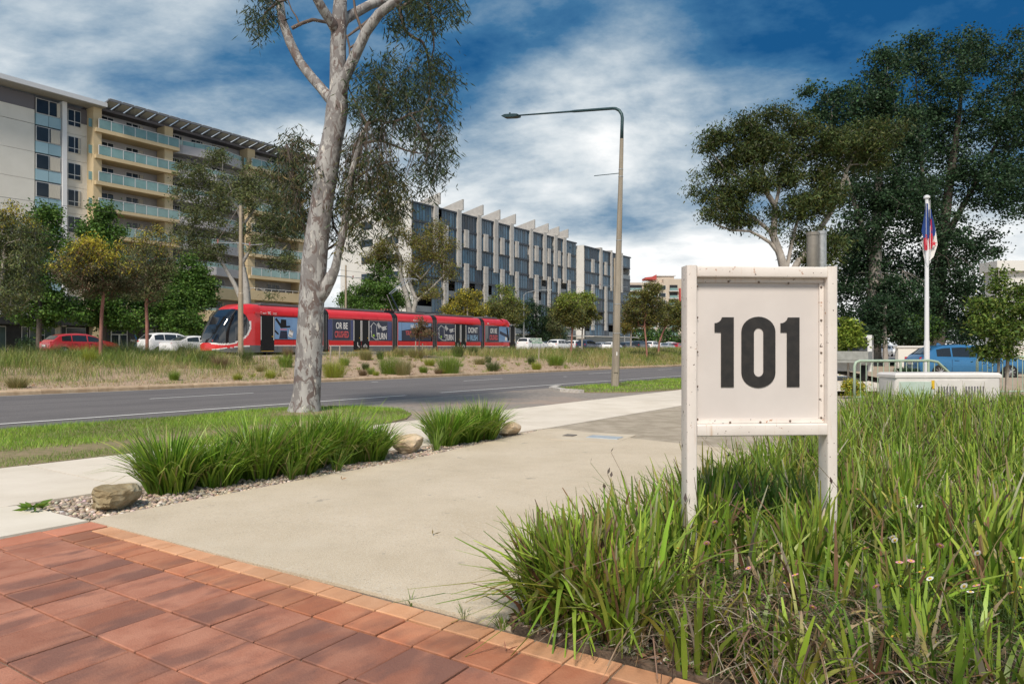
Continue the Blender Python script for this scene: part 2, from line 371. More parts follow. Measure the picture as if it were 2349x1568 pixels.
# kerb along the median, block by block
m_kerb = mat('kerb_concrete', (.40, .28, .175), (.52, .39, .26), 4, rough=.9, bump=.25, bscale=60, objvar=.12)
layer(m_kerb, (.20, .155, .11), 2.2, (.55, .75), fac=.5)
kerb = empty('median_kerb', (0, 0, 0), 0, 'long tan concrete kerb along the planted median', 'kerb')
u = -17.; 
while u < 128:
    Lk = 1.52 if u < 60 else 3.04; u1 = u + Lk - .012; mb = MB(); v0, v1 = vk(u), vk(u1); j = random.uniform(-.004, .004)
    prof = [(0, -.1), (0, .09), (.018, .125), (.05, .142), (.24, .148), (.24, -.1)]
    k = len(prof); mb.v = [P(u, v0 + a, gz(u, 15) + b + j) for a, b in prof] + [P(u1, v1 + a, gz(u1, 15) + b + j) for a, b in prof]
    mb.f = [tuple(range(k))[::-1], tuple(range(k, 2 * k))] + [(i, (i + 1) % k, k + (i + 1) % k, k + i) for i in range(k)]
    mb.obj('kerb_block', m_kerb, kerb); u += Lk
# near verge: soil with lawn
m_lawn = mat('lawn_soil', (.20, .175, .08), (.30, .225, .13), 7, rough=.95, bump=.5, bscale=40)
layer(m_lawn, (.36, .25, .16), .75, (.56, .68), fac=.95, off=(2.2, 4.1, 0))
lawn_a = [(-18, 8.5), (8.4, 8.48), (9.5, 8.8), (10.3, 9.4), (10.9, 10.2), (11.0, 11.2), (10.6, 12.1), (9.7, 12.5), (-18, 12.5)]
lawn_b = [(22.2, 8.62), (120, 8.62), (120, 12.45), (21.4, 12.4), (20.3, 11.95), (19.4, 11.0), (19.2, 10.2), (20.0, 9.2)]
polysheet('verge', lawn_a, m_lawn, .025); polysheet('verge', lawn_b, m_lawn, .025)
# driveway crossing
m_cross = mat('crossing_asphalt', (.235, .205, .175), (.335, .29, .25), 10, detail=8, rough=.92, bump=.4, bscale=110)
layer(m_cross, (.40, .30, .235), .35, (.50, .62), fac=.8, off=(9, 4, 0)); layer(m_cross, (.15, .13, .12), 6, (.60, .75), fac=.5, stretch=(.3, 1, 1))
polysheet('driveway_crossing', [(7.9, 8.47), (24, 8.47), (24, 12.62), (7.9, 12.62)], m_cross, .006)
m_white = mat('old_white_paint', (.60, .57, .52), (.42, .38, .33), 14, rough=.85, bump=.2, bscale=60)
mb = MB(); nose = [(19.05, 10.35), (19.25, 11.1), (20.15, 12.05), (21.3, 12.5)]
for (a, b_), (c_, d_) in zip(nose, nose[1:]):
    n_ = Vector((b_ - d_, c_ - a, 0)).normalized() * .12
    q = [(a - n_.x * -1, b_ - n_.y * -1), (c_ + n_.x, d_ + n_.y), (c_ - n_.x, d_ - n_.y), (a - n_.x, b_ - n_.y)]
    mb.add([P(x, y, gz(x, y) + .10) for x, y in q] + [P(x, y, gz(x, y) - .05) for x, y in q], [(0, 1, 2, 3), (4, 7, 6, 5), (0, 4, 5, 1), (1, 5, 6, 2), (2, 6, 7, 3), (3, 7, 4, 0)])
o = mb.obj('kerb_return', m_white); tag(o, 'curved pale kerb end beside the driveway, next to the lamp post', 'kerb')
# footpath slabs
m_slab = mat('path_concrete', (.66, .585, .48), (.74, .665, .56), 1.6, detail=8, rough=.88, bump=.12, bscale=120, objvar=.04)
layer(m_slab, (.38, .31, .235), 5, (.66, .76), fac=.55, stretch=(1, .35, 1)); layer(m_slab, (.42, .37, .31), 90, (.62, .7), fac=.4, detail=2)
def vn(u): return 6.42 if u < 2.4 else (6.42 - .52 * min(1, (u - 2.4) / 7.2))
path = tag(MB().add([P(-14, 6.2, gz(-14, 6) - .05), P(60, 5.7, gz(60, 6) - .05), P(60, 8.5, gz(60, 8) - .05), P(-14, 8.5, gz(-14, 8) - .05)], [(0, 1, 2, 3)]).obj('footpath', m_soil), kind='structure')
joints = [-14, -9.6, -6.3, -3., .1, 3.26, 6.6, 9.9, 13.2, 16.5, 19.8, 23.1, 26.4, 33, 40, 50, 60]
for a, b_ in zip(joints, joints[1:]):
    a2, b2 = a + .006, b_ - .006; mb = MB(); q = [(a2, vn(a2)), (b2, vn(b2)), (b2, 8.48), (a2, 8.46)]
    mb.add([P(x, y, gz(x, 7) + .022) for x, y in q] + [P(x, y, gz(x, 7) - .06) for x, y in q], [(0, 1, 2, 3), (0, 4, 5, 1), (1, 5, 6, 2), (2, 6, 7, 3), (3, 7, 4, 0)])
    mb.obj('slab', m_slab, path)
m_slab2 = mat('corner_concrete', (.68, .615, .51), (.75, .685, .58), 1.8, detail=8, rough=.88, bump=.12, bscale=120)
polysheet('corner_slab', [(-4, 5.39), (2.45, 5.375), (2.44, 5.45), (2.40, 6.33), (2.28, 6.395), (-4, 6.40)], m_slab2, .02)
# forecourt of washed concrete
m_conc = mat('washed_concrete', (.55, .455, .325), (.64, .54, .405), 1.1, detail=8, rough=.9, bump=.3, bscale=160, ramp=(.35, .65))
layer(m_conc, (.66, .60, .50), 75, (.53, .62), fac=.7, detail=3); layer(m_conc, (.30, .24, .17), 95, (.59, .66), fac=.6, detail=2); layer(m_conc, (.42, .345, .245), 4, (.50, .75), fac=.25)
layer(m_conc, (.38, .32, .24), .9, (.58, .80), fac=.35, off=(4, 1, 0)); layer(m_conc, (.24, .21, .175), 2.3, (.645, .68), fac=.5); layer(m_conc, (.62, .54, .42), 1.3, (.57, .68), fac=.4, off=(7, 3, 0))
edge = [(2.46, 5.36), (2.58, 5.41), (3.31, 5.41), (4.46, 5.44), (5.65, 5.44), (6.6, 5.52), (7.53, 5.64), (8.6, 5.77), (9.66, 5.88)]
polysheet('forecourt', edge + [(9.81, 5.68), (9.33, 4.58), (9.14, 3.82), (8.9, 2.6), (8.8, 1.55), (2.57, 1.55), (2.575, 1.8), (2.535, 2.93), (2.50, 3.7)], m_conc, .018)
m_agg = mat('aggregate_drive', (.34, .285, .21), (.47, .40, .31), 3, detail=8, rough=.92, bump=.5, bscale=90)
layer(m_agg, (.23, .19, .14), 70, (.58, .68), fac=.6, detail=2)
polysheet('aggregate_driveway', [(9.69, 5.885), (9.83, 5.68), (9.35, 4.58), (9.16, 3.82), (8.92, 2.6), (8.82, 1.55), (40, 1.55), (40, 5.80), (12, 5.885)], m_agg, .014)
m_lid = mat('lid_steel', (.42, .47, .50), (.52, .55, .56), 8, rough=.55, metal=.3, bump=.1)
m_lidc = mat('lid_surround', (.54, .455, .34), (.60, .52, .40), 3, rough=.9)
lid = MB().box(-.50, .50, -.50, .50, -.1, .024).obj('service_pit_cover', m_lidc, None, P(9.02, 4.72, gz(9, 4.7)), (0, 0, ROAD + .12))
tag(lid, 'square concrete service pit surround with a pale steel lid in the driveway', 'pit cover')
MB().cham(-.14, .14, -.42, .05, .02, .034, .006).obj('lid', m_lid, lid)
MB().cham(-.12, .06, .26, .42, .02, .036, .006).obj('lid', mat('lid_dark', (.13, .115, .10), (.2, .17, .14), 12, rough=.7), lid)
# brick paving
m_grout = mat('grout', (.17, .135, .10), (.36, .30, .23), 40, rough=.95, bump=.6, bscale=80, ramp=(.45, .75))
PAV_ROT = ROAD + .0205
pav = empty('brick_paving', P(2.545, 1.9, gz(2.5, 1.9)), PAV_ROT); tag(pav, kind='structure')
MB().box(-5, .02, -3.2, 3.49, -.12, -.001).obj('grout_bed', m_grout, pav)
def brickmat(name, ca, cb, flash, fac):
    m = mat(name, ca, cb, 5, detail=6, rough=.82, bump=.25, bscale=120, objvar=.16)
    t = m.node_tree; ln = t.links.new; b = t.nodes['Principled BSDF']; oi = t.nodes.new('ShaderNodeObjectInfo'); tcn = t.nodes.new('ShaderNodeTexCoord')
    ad = t.nodes.new('ShaderNodeVectorMath'); ad.operation = 'MULTIPLY_ADD'; ln(oi.outputs['Random'], ad.inputs[0]); ad.inputs[1].default_value = (71, 39, 5); ln(tcn.outputs['Object'], ad.inputs[2])
    mp = t.nodes.new('ShaderNodeMapping'); mp.inputs['Scale'].default_value = (1.9, 4.6, 1); ln(ad.outputs[0], mp.inputs[0])
    n = t.nodes.new('ShaderNodeTexNoise'); n.inputs['Scale'].default_value = 1.25; n.inputs['Detail'].default_value = 5; n.inputs['Roughness'].default_value = .5; ln(mp.outputs[0], n.inputs['Vector'])
    mr = t.nodes.new('ShaderNodeMapRange'); mr.inputs['From Min'].default_value = .47; mr.inputs['From Max'].default_value = .60; mr.inputs['To Max'].default_value = fac; ln(n.outputs[0], mr.inputs['Value'])
    mx = t.nodes.new('ShaderNodeMix'); mx.data_type = 'RGBA'; ln(mr.outputs[0], mx.inputs['Factor']); ln(b.inputs['Base Color'].links[0].from_socket, mx.inputs[6]); mx.inputs[7].default_value = (*flash, 1)
    ln(mx.outputs[2], b.inputs['Base Color'])
    layer(m, (.10, .065, .05), 26, (.66, .76), fac=.5, detail=4, stretch=(.5, 1.4, 1)); return m
m_big = brickmat('paver_flashed', (.345, .135, .082), (.425, .19, .122), (.175, .085, .066), .72)
m_red = brickmat('paver_red', (.425, .155, .08), (.49, .21, .115), (.22, .10, .065), .6)
m_cream = brickmat('paver_cream', (.56, .285, .15), (.63, .345, .195), (.48, .24, .13), .45)
def pmesh(a, b_): return MB().cham(-a / 2, a / 2, -b_ / 2, b_ / 2, -.05, .012, .004).mesh('paver')
def lay(me, m, x, y):
    o = link('paver', me, m, pav, (x, y, random.uniform(-.002, .002)), (random.gauss(0, .004), random.gauss(0, .004), random.gauss(0, .004)))
c_me, r_me, b_me = pmesh(.126, .194), pmesh(.196, .194), pmesh(.320, .2935)
for k in range(26):
    y = -2.14 + .2047 * k + .1
    if y > 3.12: continue
    lay(c_me, m_cream, -.082 + random.uniform(-.002, .002), y); lay(r_me, m_red, -.257, y - .006)
for c_ in range(7):
    for k in range(19):
        y = -2.18 + .3035 * k + (.02 * c_ % .05)
        if y > 3.06: continue
        lay(b_me, m_big, -.361 - .166 - .331 * c_, y)
s_me = MB().cham(-.16, .16, -.108, .108, -.05, .013, .004).mesh('paver'); m_sold = brickmat('paver_terracotta', (.47, .175, .10), (.52, .21, .13), (.40, .15, .09), .3)
for k in range(9): lay(s_me, m_sold, -.18 - .331 * k, 3.325)
h_me = MB().cham(-.16, .16, -.05, .05, -.05, .012, .004).mesh('paver')
for k in range(8): lay(h_me, m_big, -.51 - .331 * k, 3.165)
# gravel garden strip between footpath and forecourt
m_peb = mat('pebble_soil', (.20, .155, .11), (.36, .29, .22), 45, detail=6, rough=.95, bump=.8, bscale=70, ramp=(.35, .65))
gbed = [(2.44, 5.45), (2.46, 5.40)] + edge[1:] + [(9.58, 5.92), (7, 6.06), (4.5, 6.24), (2.45, 6.41), (2.36, 6.34)]
polysheet('gravel_bed', gbed, m_peb, -.012)
def inpoly(pts, poly):
    x, y = pts[:, 0], pts[:, 1]; r = np.zeros(len(pts), bool); n = len(poly)
    for i in range(n):
        x0, y0 = poly[i]; x1, y1 = poly[(i + 1) % n]
        c = ((y0 > y) != (y1 > y)) & (x < (x1 - x0) * (y - y0) / (y1 - y0 + 1e-12) + x0); r ^= c
    return r
import bmesh
bm = bmesh.new(); bmesh.ops.create_icosphere(bm, subdivisions=1, radius=1); ICO = np.array([v.co[:] for v in bm.verts]); ICF = np.array([[v.index for v in f.verts] for f in bm.faces]); bm.free()
def pebbles(poly, n, size, pal, off, rng):
    a = np.array(poly); pts = rng.uniform(a.min(0), a.max(0), (n * 4, 2)); pts = pts[inpoly(pts, poly)][:n]; n = len(pts)
    r = rng.uniform(.6, 1.5, n) * size; sc = rng.uniform(.6, 1.15, (n, 1, 3)) * np.array([1, 1, .62]); ang = rng.uniform(0, 6.28, n)
    V = ICO[None] * (1 + rng.normal(size=(n, 12, 1)) * .1) * sc * r[:, None, None]
    c, s = np.cos(ang)[:, None], np.sin(ang)[:, None]; V = np.stack([V[:, :, 0] * c - V[:, :, 1] * s, V[:, :, 0] * s + V[:, :, 1] * c, V[:, :, 2]], 2)
    O = np.array([P(u, v, gz(u, v) + off) for u, v in pts]); O[:, 2] += r * rng.uniform(.0, .6, n); V += O[:, None]
    C = np.repeat(pick(rng, pal, n, .2), 12, 0); F = (ICF[None] + (np.arange(n) * 12)[:, None, None]).reshape(-1, 3)
    return raw_mesh('pebbles', V.reshape(-1, 3), F, C, smooth=True)
def tintmat(name, rough=.8):
    m = mat(name, (.5, .5, .5), rough=rough, bump=.2, bscale=80); t = m.node_tree; a = t.nodes.new('ShaderNodeAttribute'); a.attribute_name = 'tint'
    t.links.new(a.outputs['Color'], t.nodes['Principled BSDF'].inputs['Base Color']); return m
STONE_PAL = [(.50, .40, .30), (.42, .33, .25), (.56, .47, .38), (.36, .29, .23), (.60, .52, .44), (.30, .25, .21), (.48, .36, .26)]
gr = link('gravel', pebbles(gbed, 7000, .018, STONE_PAL, -.008, rng), tintmat('pebble')); tag(gr, 'loose river pebbles filling the garden strip', 'gravel', kind='stuff')

# hairline crack and a few stains worked into the forecourt
m_crack = mat('crack', (.22, .17, .115), (.30, .24, .17), 20, rough=.95); rc = random.Random(12); fc_ = [o for o in col.objects if o.name == 'forecourt'][0]
def crack(pts, w_):
    V = []; 
    for i, (u, v) in enumerate(pts):
        k = w_ * rc.uniform(.5, 1.3); V += [P(u, v - k, gz(u, v) + .0205), P(u, v + k, gz(u, v) + .0205)]
    mb = MB(); mb.v = V; mb.f = [(2 * i, 2 * i + 1, 2 * i + 3, 2 * i + 2) for i in range(len(pts) - 1)]; mb.obj('crack', m_crack, fc_)
u, v, q = 5.6, 5.42, []
while v > 1.75: q.append((u, v)); v -= rc.uniform(.03, .09); u += rc.gauss(.012, .035)
crack(q, .0022)
# ================================================================== STREET NUMBER SIGN
m_sign = mat('sign_paint', (.72, .665, .615), (.78, .725, .675), 5, rough=.42, bump=.05, bscale=90)
layer(m_sign, (.36, .14, .045), 17, (.645, .675), fac=.9, detail=7); layer(m_sign, (.55, .34, .19), 6, (.58, .72), fac=.55, stretch=(5, 5, .5), off=(3, 1, 0))
layer(m_sign, (.07, .04, .03), 42, (.665, .685), fac=.95, detail=3)
m_panel = mat('sign_panel', (.63, .585, .555), (.67, .625, .595), 3, rough=.5, bump=.03, bscale=200); layer(m_panel, (.45, .40, .37), 60, (.72, .76), fac=.5)
m_black = mat('sign_black', (.018, .017, .017), (.03, .027, .025), 20, rough=.5); layer(m_black, (.2, .19, .18), 40, (.74, .77), fac=.5, stretch=(.4, 3, 1))
m_screw = mat('screw', (.12, .085, .065), (.22, .17, .14), 60, rough=.5, metal=.6)
sg = empty('number_sign', (1.335, 3.71, gz(3.6, 1.3)), R(4.), 'white metal street number sign reading 101, rust spotted, on two posts', 'sign')
hw, pw_ = .412, .055; z0 = 0.
def rhs(x0, x1, y0, y1, za, zb, b=.007):
    """square tube with rounded edges, upright"""
    pts = []
    for cx_, cy_, a0 in ((x1 - b, y1 - b, 0), (x0 + b, y1 - b, 90), (x0 + b, y0 + b, 180), (x1 - b, y0 + b, 270)):
        for k in range(4): q = R(a0 + 30 * k); pts.append((cx_ + b * math.cos(q), cy_ + b * math.sin(q)))
    return MB().prism(pts, 2, za, zb)
for s in (-1, 1):
    x0 = s * (hw - pw_ / 2); rhs(x0 - pw_ / 2, x0 + pw_ / 2, 0, .105, -.1, 1.702, .008).obj('post', m_sign, sg, autos=R(40))
def rail(za, zb):
    b = .008; pts = []
    for cy_, cz_, a0 in ((.10 - b, zb - b, 0), (.002 + b, zb - b, 90), (.002 + b, za + b, 180), (.10 - b, za + b, 270)):
        for k in range(4): q = R(a0 + 30 * k); pts.append((cy_ + b * math.cos(q), cz_ + b * math.sin(q)))
    MB().prism(pts, 0, -hw + pw_ + .001, hw - pw_ - .001).obj('rail', m_sign, sg, autos=R(40))
rail(1.640, 1.699); rail(.797, .860)
MB().box(-hw + pw_ + .002, hw - pw_ - .002, .052, .060, .862, 1.638).obj('panel', m_panel, sg)
iw = hw - pw_
for x0, x1, za, zb in ((-iw + .002, iw - .002, 1.616, 1.638), (-iw + .002, iw - .002, .862, .884), (-iw + .002, -iw + .014, .886, 1.614), (iw - .026, iw - .002, .886, 1.614)):
    MB().box(x0, x1, .040, .0515, za, zb).obj('glazing_bead', m_sign, sg)
def crop_pt(x, y): return ((x - 737) * .000702, 1.692 - (y - 150) * .000702)
def digit(name, outer, inner=None):
    bm = bmesh.new(); vs_ = [bm.verts.new((x, 0, z)) for x, z in outer]
    if inner:
        v2 = [bm.verts.new((x, 0, z)) for x, z in inner]
        for i in range(len(vs_)): bm.faces.new((vs_[i], vs_[(i + 1) % len(vs_)], v2[(i + 1) % len(v2)], v2[i]))
    else: bm.faces.new(vs_)
    ge = bmesh.ops.extrude_face_region(bm, geom=bm.faces[:]); bmesh.ops.translate(bm, verts=[g for g in ge['geom'] if isinstance(g, bmesh.types.BMVert)], vec=(0, .004, 0))
    bmesh.ops.recalc_face_normals(bm, faces=bm.faces); me = bpy.data.meshes.new(name); bm.to_mesh(me); bm.free()
    return link(name, me, m_black, sg, (0, .0475, 0))
one = [(537, 523), (537, 1057), (437, 1057), (437, 638), (387, 638), (387, 568), (405, 566), (422, 558), (436, 545), (446, 523)]
digit('digit_one', [crop_pt(x, y) for x, y in one]); digit('digit_one', [crop_pt(x + 519, y + 0) for x, y in one])
def rr(x0, x1, y0, y1, r, ry):
    p = []
    for cx_, cy_, a0 in ((x1 - r, y0 + ry, -90), (x1 - r, y1 - ry, 0), (x0 + r, y1 - ry, 90), (x0 + r, y0 + ry, 180)):
        for k in range(9): q = R(a0 + 90 * k / 8); p.append(crop_pt(cx_ + r * math.cos(q), cy_ + ry * math.sin(q)))
    return p
digit('digit_zero', rr(597, 865, 518, 1063, 134, 118), rr(695, 770, 605, 978, 37.4, 40))
sc_me = MB().tube([(0, 0, 0), (0, -.003, 0), (0, -.005, 0)], [.0062, .006, .0035], 8).mesh('screw')
for x, y in [(490, 252), (728, 255), (962, 262), (1222, 290), (1222, 545), (1222, 795), (1222, 1048), (1222, 1295), (503, 1326), (740, 1326), (975, 1318), (247, 290), (247, 527), (247, 788), (247, 1050), (247, 1300)]:
    q = crop_pt(x, y); link('screw', sc_me, m_screw, sg, (q[0], .040, q[1]))
# ================================================================== STREET LAMP
m_pole = mat('pole_concrete', (.26, .225, .175), (.34, .30, .24), 3, detail=7, rough=.9, bump=.3, bscale=50, stretch=(1, 1, .25))
layer(m_pole, (.24, .20, .15), 2, (.55, .75), fac=.5, stretch=(3, 3, .3)); m_dsteel = mat('dark_steel', (.03, .065, .075), (.045, .085, .09), 8, rough=.5, metal=.4)
m_galv = mat('galvanised', (.42, .43, .43), (.55, .56, .56), 18, rough=.45, metal=.7)
b0 = Vector(P(22.94, 11.09, gz(22.9, 11.1)))
lp = empty('street_lamp', b0, 0, 'tall tapered concrete street lamp with a long bent arm reaching over the road', 'street lamp')
nv = Vector((-DY, DX, 0)); lean = Vector((.27, 0, 0))
MB().tube([(0, 0, -.1), (0, 0, 0), tuple(lean * .9 + Vector((0, 0, 8.97)))], [.155, .15, .068], 8).obj('column', m_pole, lp)
for zz_ in (5.3, 3.0, 1.95, 7.86, 7.6): MB().tube([tuple(lean * .1 * zz_ + Vector((0, 0, zz_ - .012))), tuple(lean * .1 * zz_ + Vector((0, 0, zz_ + .012)))], .153 - .0092 * zz_ + .006, 8).obj('band', m_galv, lp)
top = lean * .9 + Vector((0, 0, 8.97)); pts = [top, top + Vector((.01, 0, .45)), top + Vector((.02, 0, .75))]
arc = [top + Vector((.02, 0, .75)) + nv * (.42 * (1 - math.cos(a))) + Vector((0, 0, .42 * math.sin(a))) for a in (R(20), R(45), R(68), R(86))]
e0 = arc[-1]; pts += arc; armend = e0 + nv * 4.15 + Vector((0, 0, .52)); mid = e0 + (armend - e0) * .42
MB().tube([tuple(p) for p in pts] + [tuple(e0 + (armend - e0) * .38), tuple(mid), tuple(e0 + (armend - e0) * .75), tuple(armend)], [.066, .06, .058, .058, .057, .056, .055, .052, .036, .033, .028], 10).obj('arm', m_dsteel, lp, smooth=True)
rzh = math.atan2(nv.y, nv.x)
hd = MB().prism([(-.05, -.05), (.12, -.075), (.62, -.06), (.72, .0), (.55, .05), (.1, .045), (-.05, .03)], 1, -.15, .15).obj('lamp_head', m_dsteel, lp, armend, (0, R(-7), rzh))
MB().cyl((.4, 0), .035, .045, .14, 10).obj('photocell', m_dsteel, hd)
q = Vector((lean.x * .77, 0, 7.73)); MB().tube([tuple(q), tuple(q + nv * 1.08 + Vector((0, 0, .05)))], .014, 6).obj('banner_arm', m_dsteel, lp)
MB().box(-.05, .07, -.168, -.13, .55, 1.5).obj('hatch', m_pole, lp); MB().box(.02, .06, -.172, -.168, 1.15, 1.28).obj('sticker', mat('sticker', (.7, .7, .68)), lp)
# ================================================================== THE BIG GUM
m_gum = mat('gum_bark', (.29, .28, .27), (.41, .40, .385), 3.5, detail=7, rough=.8, bump=.25, bscale=26, stretch=(1, 1, .6), dist=.4)
def patch(m, c, sc, lo, hi, off, dist, st):
    layer(m, c, sc, (lo, hi), detail=3, off=off, stretch=st); n = [x for x in m.node_tree.nodes if x.type == 'TEX_NOISE'][-1]; n.inputs['Distortion'].default_value = dist
patch(m_gum, (.205, .19, .185), 5.0, .49, .54, (3, 1, 0), .9, (1.2, 1.2, .62)); patch(m_gum, (.15, .115, .105), 4.4, .545, .58, (7, 2, 5), 1.2, (1.3, 1.3, .60))
patch(m_gum, (.60, .56, .50), 6.5, .64, .655, (1, 8, 2), .8, (1.4, 1.4, .4)); patch(m_gum, (.12, .10, .09), 9, .69, .71, (4, 8, 1), .3, (1, 1, .7))
GY = 14.33
def gpts(l, dY=lambda i: 0.): return [at(x, y, GY + dY(i)) for i, (x, y, *_r) in enumerate(l)]
def rad(l): return [a[2] * .45 * GY / 1600 for a in l]
trunk = [(697, 962, 104), (698, 945, 86), (701, 920, 73), (704, 895, 68), (709, 800, 66), (714, 700, 63), (720, 610, 64), (725, 560, 61), (733, 500, 57), (742, 440, 56), (749, 390, 60), (753, 365, 58), (760, 330, 53), (768, 290, 53), (773, 250, 56), (776, 207, 45), (775, 160, 41), (775, 111, 40), (778, 48, 38), (781, -10, 32), (785, -90, 26), (775, -200, 18), (790, -330, 9)]
tb = at(698, 947, GY)
gum = empty('gum_tree', tb, 0, 'large leaning gum tree with mottled grey and purple bark on the near verge', 'tree')
def sub(l, o): return [(p[0] - o[0], p[1] - o[1], p[2] - o[2]) for p in l]
mb = MB(); mb.tube(sub(gpts(trunk), tb), rad(trunk), 18)
# swelling at the foot
ll = [(770, 238, 34), (752, 222, 28), (735, 201, 25.5), (717, 181, 25), (688, 144, 24.5), (666, 100, 24), (647, 48, 22), (641, 0, 20), (636, -60, 16), (620, -160, 10)]
rl = [(781, 235, 36), (784, 205, 30), (790, 180, 29), (810, 137, 28), (839, 74, 26), (869, 33, 25), (902, 7, 23), (960, -40, 18), (1010, -110, 10)]
c1 = [(777, 70, 30), (790, 45, 28), (810, 33, 26), (850, 11, 24), (913, -6, 20), (980, -60, 12)]
c2 = [(774, 75, 30), (762, 55, 26), (740, 22, 24), (725, -5, 22), (690, -90, 14)]
stub = [(724, 690, 40), (742, 666, 36), (757, 640, 30), (768, 618, 23), (772, 600, 21), (777, 575, 20), (783, 550, 20), (793, 500, 18), (800, 430, 17), (806, 400, 15), (815, 365, 14), (824, 335, 12), (833, 300, 10), (842, 287, 8.5)]
limbs = [ll, rl, c1, c2, stub]; sgn = [.25, -.3, .5, -.4, -.25]
for l, s in zip(limbs, sgn): mb.tube(sub(gpts(l, lambda i, s=s, n=len(l): s * i / n * 2), tb), rad(l), 12)
mb.obj('trunk', m_gum, gum, smooth=True)
thin = [[(669, 66, 9), (690, 55, 8), (717, 46, 8.5), (754, 53, 7.5), (780, 66, 6), (796, 85, 5), (802, 111, 5), (802, 155, 4.5), (797, 185, 4), (800, 205, 3)],
        [(688, 60, 5), (680, 40, 4), (668, 22, 3), (660, 0, 3)], [(905, 5, 14), (917, 22, 10), (922, 50, 8), (930, 74, 8), (950, 88, 7.5), (968, 96, 7), (979, 120, 6), (985, 160, 5.5), (987, 200, 4.5), (983, 235, 3)],
        [(960, -10, 7), (985, 15, 6), (993, 60, 5), (995, 110, 4), (985, 150, 3)], [(842, 287, 8.5), (865, 275, 7.5), (890, 282, 6.5), (915, 276, 5.5), (940, 262, 4.5), (965, 255, 3), (990, 245, 2)],
        [(815, 335, 7.5), (840, 328, 7), (870, 322, 6), (900, 333, 5.5), (930, 345, 4.5), (960, 352, 3.5), (985, 350, 2)],
        [(833, 300, 7), (850, 270, 6), (868, 235, 5), (880, 200, 4), (885, 165, 3)], [(800, 430, 7), (830, 400, 6), (862, 380, 5), (890, 372, 4), (915, 370, 2.5)],
        [(788, 530, 6.5), (820, 510, 5.5), (850, 490, 4.5), (880, 470, 3.5), (900, 470, 2.5)], [(783, 550, 6), (765, 520, 5), (760, 480, 4), (752, 440, 3)], [(724, 590, 6), (700, 540, 6), (690, 480, 5), (680, 430, 4.5), (668, 380, 3.5), (655, 345, 2.5)],
        [(640, 5, 6), (622, 18, 5), (608, 30, 4), (600, 50, 3)], [(835, 90, 8), (826, 60, 7), (815, 30, 6.5), (810, -10, 5)]]
dof = [0, 0, .5, .3, -.4, -.2, -.3, -.3, -.2, .5, .9, .3, 0]
woody = []
for l, s in zip(thin, dof): woody.append([(np.array(sub([at(x, y, GY + s * (.5 + i / len(l)))], tb)[0]), r_ / 2 * GY / 1600) for i, (x, y, r_) in enumerate(l)])
for l, s in zip(limbs, sgn): woody.append([(np.array(sub([at(x, y, GY + s * i / len(l) * 2)], tb)[0]), .004) for i, (x, y, r_) in enumerate(l) if y < 330])
def fol(polys, n, depth, rng):
    """leaf clumps scattered through a stretch of the crown"""
    res = []
    for cx_, cy_, rx, ry, k, dz in polys:
        m_ = int(n * k); a = rng.uniform(0, 6.283, m_); r = rng.random(m_) ** .5
        for q, s in zip(a, r): res.append(np.array(sub([at(cx_ + rx * s * math.cos(q), cy_ + ry * s * math.sin(q), GY + dz + rng.normal() * depth)], tb)[0]))
    return res
rg = np.random.default_rng(21)
dark = [(965, 30, 80, 45, .10, .2), (1015, 10, 45, 45, .07, .3), (930, 45, 35, 40, .05, .2), (600, 25, 42, 55, .09, .3), (975, 160, 50, 65, .07, .2), (1010, 205, 40, 80, .10, .1), (985, 275, 60, 55, .10, 0), (1000, 345, 45, 55, .09, 0), (985, 405, 38, 40, .05, 0),
        (885, 175, 60, 45, .10, -.2), (860, 235, 55, 45, .10, -.2), (930, 230, 50, 50, .08, 0), (870, 290, 45, 35, .06, -.2), (920, 310, 50, 25, .04, 0), (825, 200, 22, 55, .03, -.2), (650, -110, 110, 80, .05, 0)]
low = [(672, 345, 40, 38, .10, .9), (690, 410, 52, 50, .16, .9), (690, 475, 48, 50, .14, .8), (840, 390, 62, 45, .14, -.3), (880, 440, 60, 50, .15, -.2), (835, 480, 55, 55, .12, -.3), (790, 440, 40, 70, .10, .6), (905, 485, 35, 45, .06, -.2), (800, 360, 40, 35, .06, .3), (745, 500, 30, 45, .04, .9), (800, 545, 30, 35, .04, .5)]
T1 = fol(dark, 330, .6, rg); T2 = fol(low, 280, .55, rg)
V_, F_ = grow(woody, T1 + T2, rg, tip=.0032, sides=5, sag=.05, lowpen=.05)
link('branches', raw_mesh('branches', V_, F_, smooth=True), mat('gum_twig', (.10, .075, .06), (.16, .12, .10), 9, rough=.85), gum)
GP = [(.050, .075, .028), (.035, .060, .028), (.07, .085, .03), (.045, .065, .036)]
pa = clump_leaves(rg, T1, 30, .12, .155, .024, GP, hang=.72, flat=1.15); pb = clump_leaves(rg, T2, 34, .13, .15, .024, GP + [(.11, .11, .03), (.12, .095, .035)], hang=.72, flat=1.1)
link('crown', raw_mesh('crown', *join([pa, pb])), LEAF, gum)
mb = MB()
for k in range(22):
    a = rg.uniform(0, 6.28); r = rg.uniform(.35, .62); q = Vector((r * math.cos(a), r * math.sin(a), -.01)); mb.tube([tuple(q), tuple(q + Vector((rg.normal() * .1, rg.normal() * .1, .03)))], [.012, .006], 5)
tag(mb.obj('shed_bark', mat('shed_bark', (.16, .10, .07), (.25, .17, .12), 8, rough=.9), gum), kind='stuff')
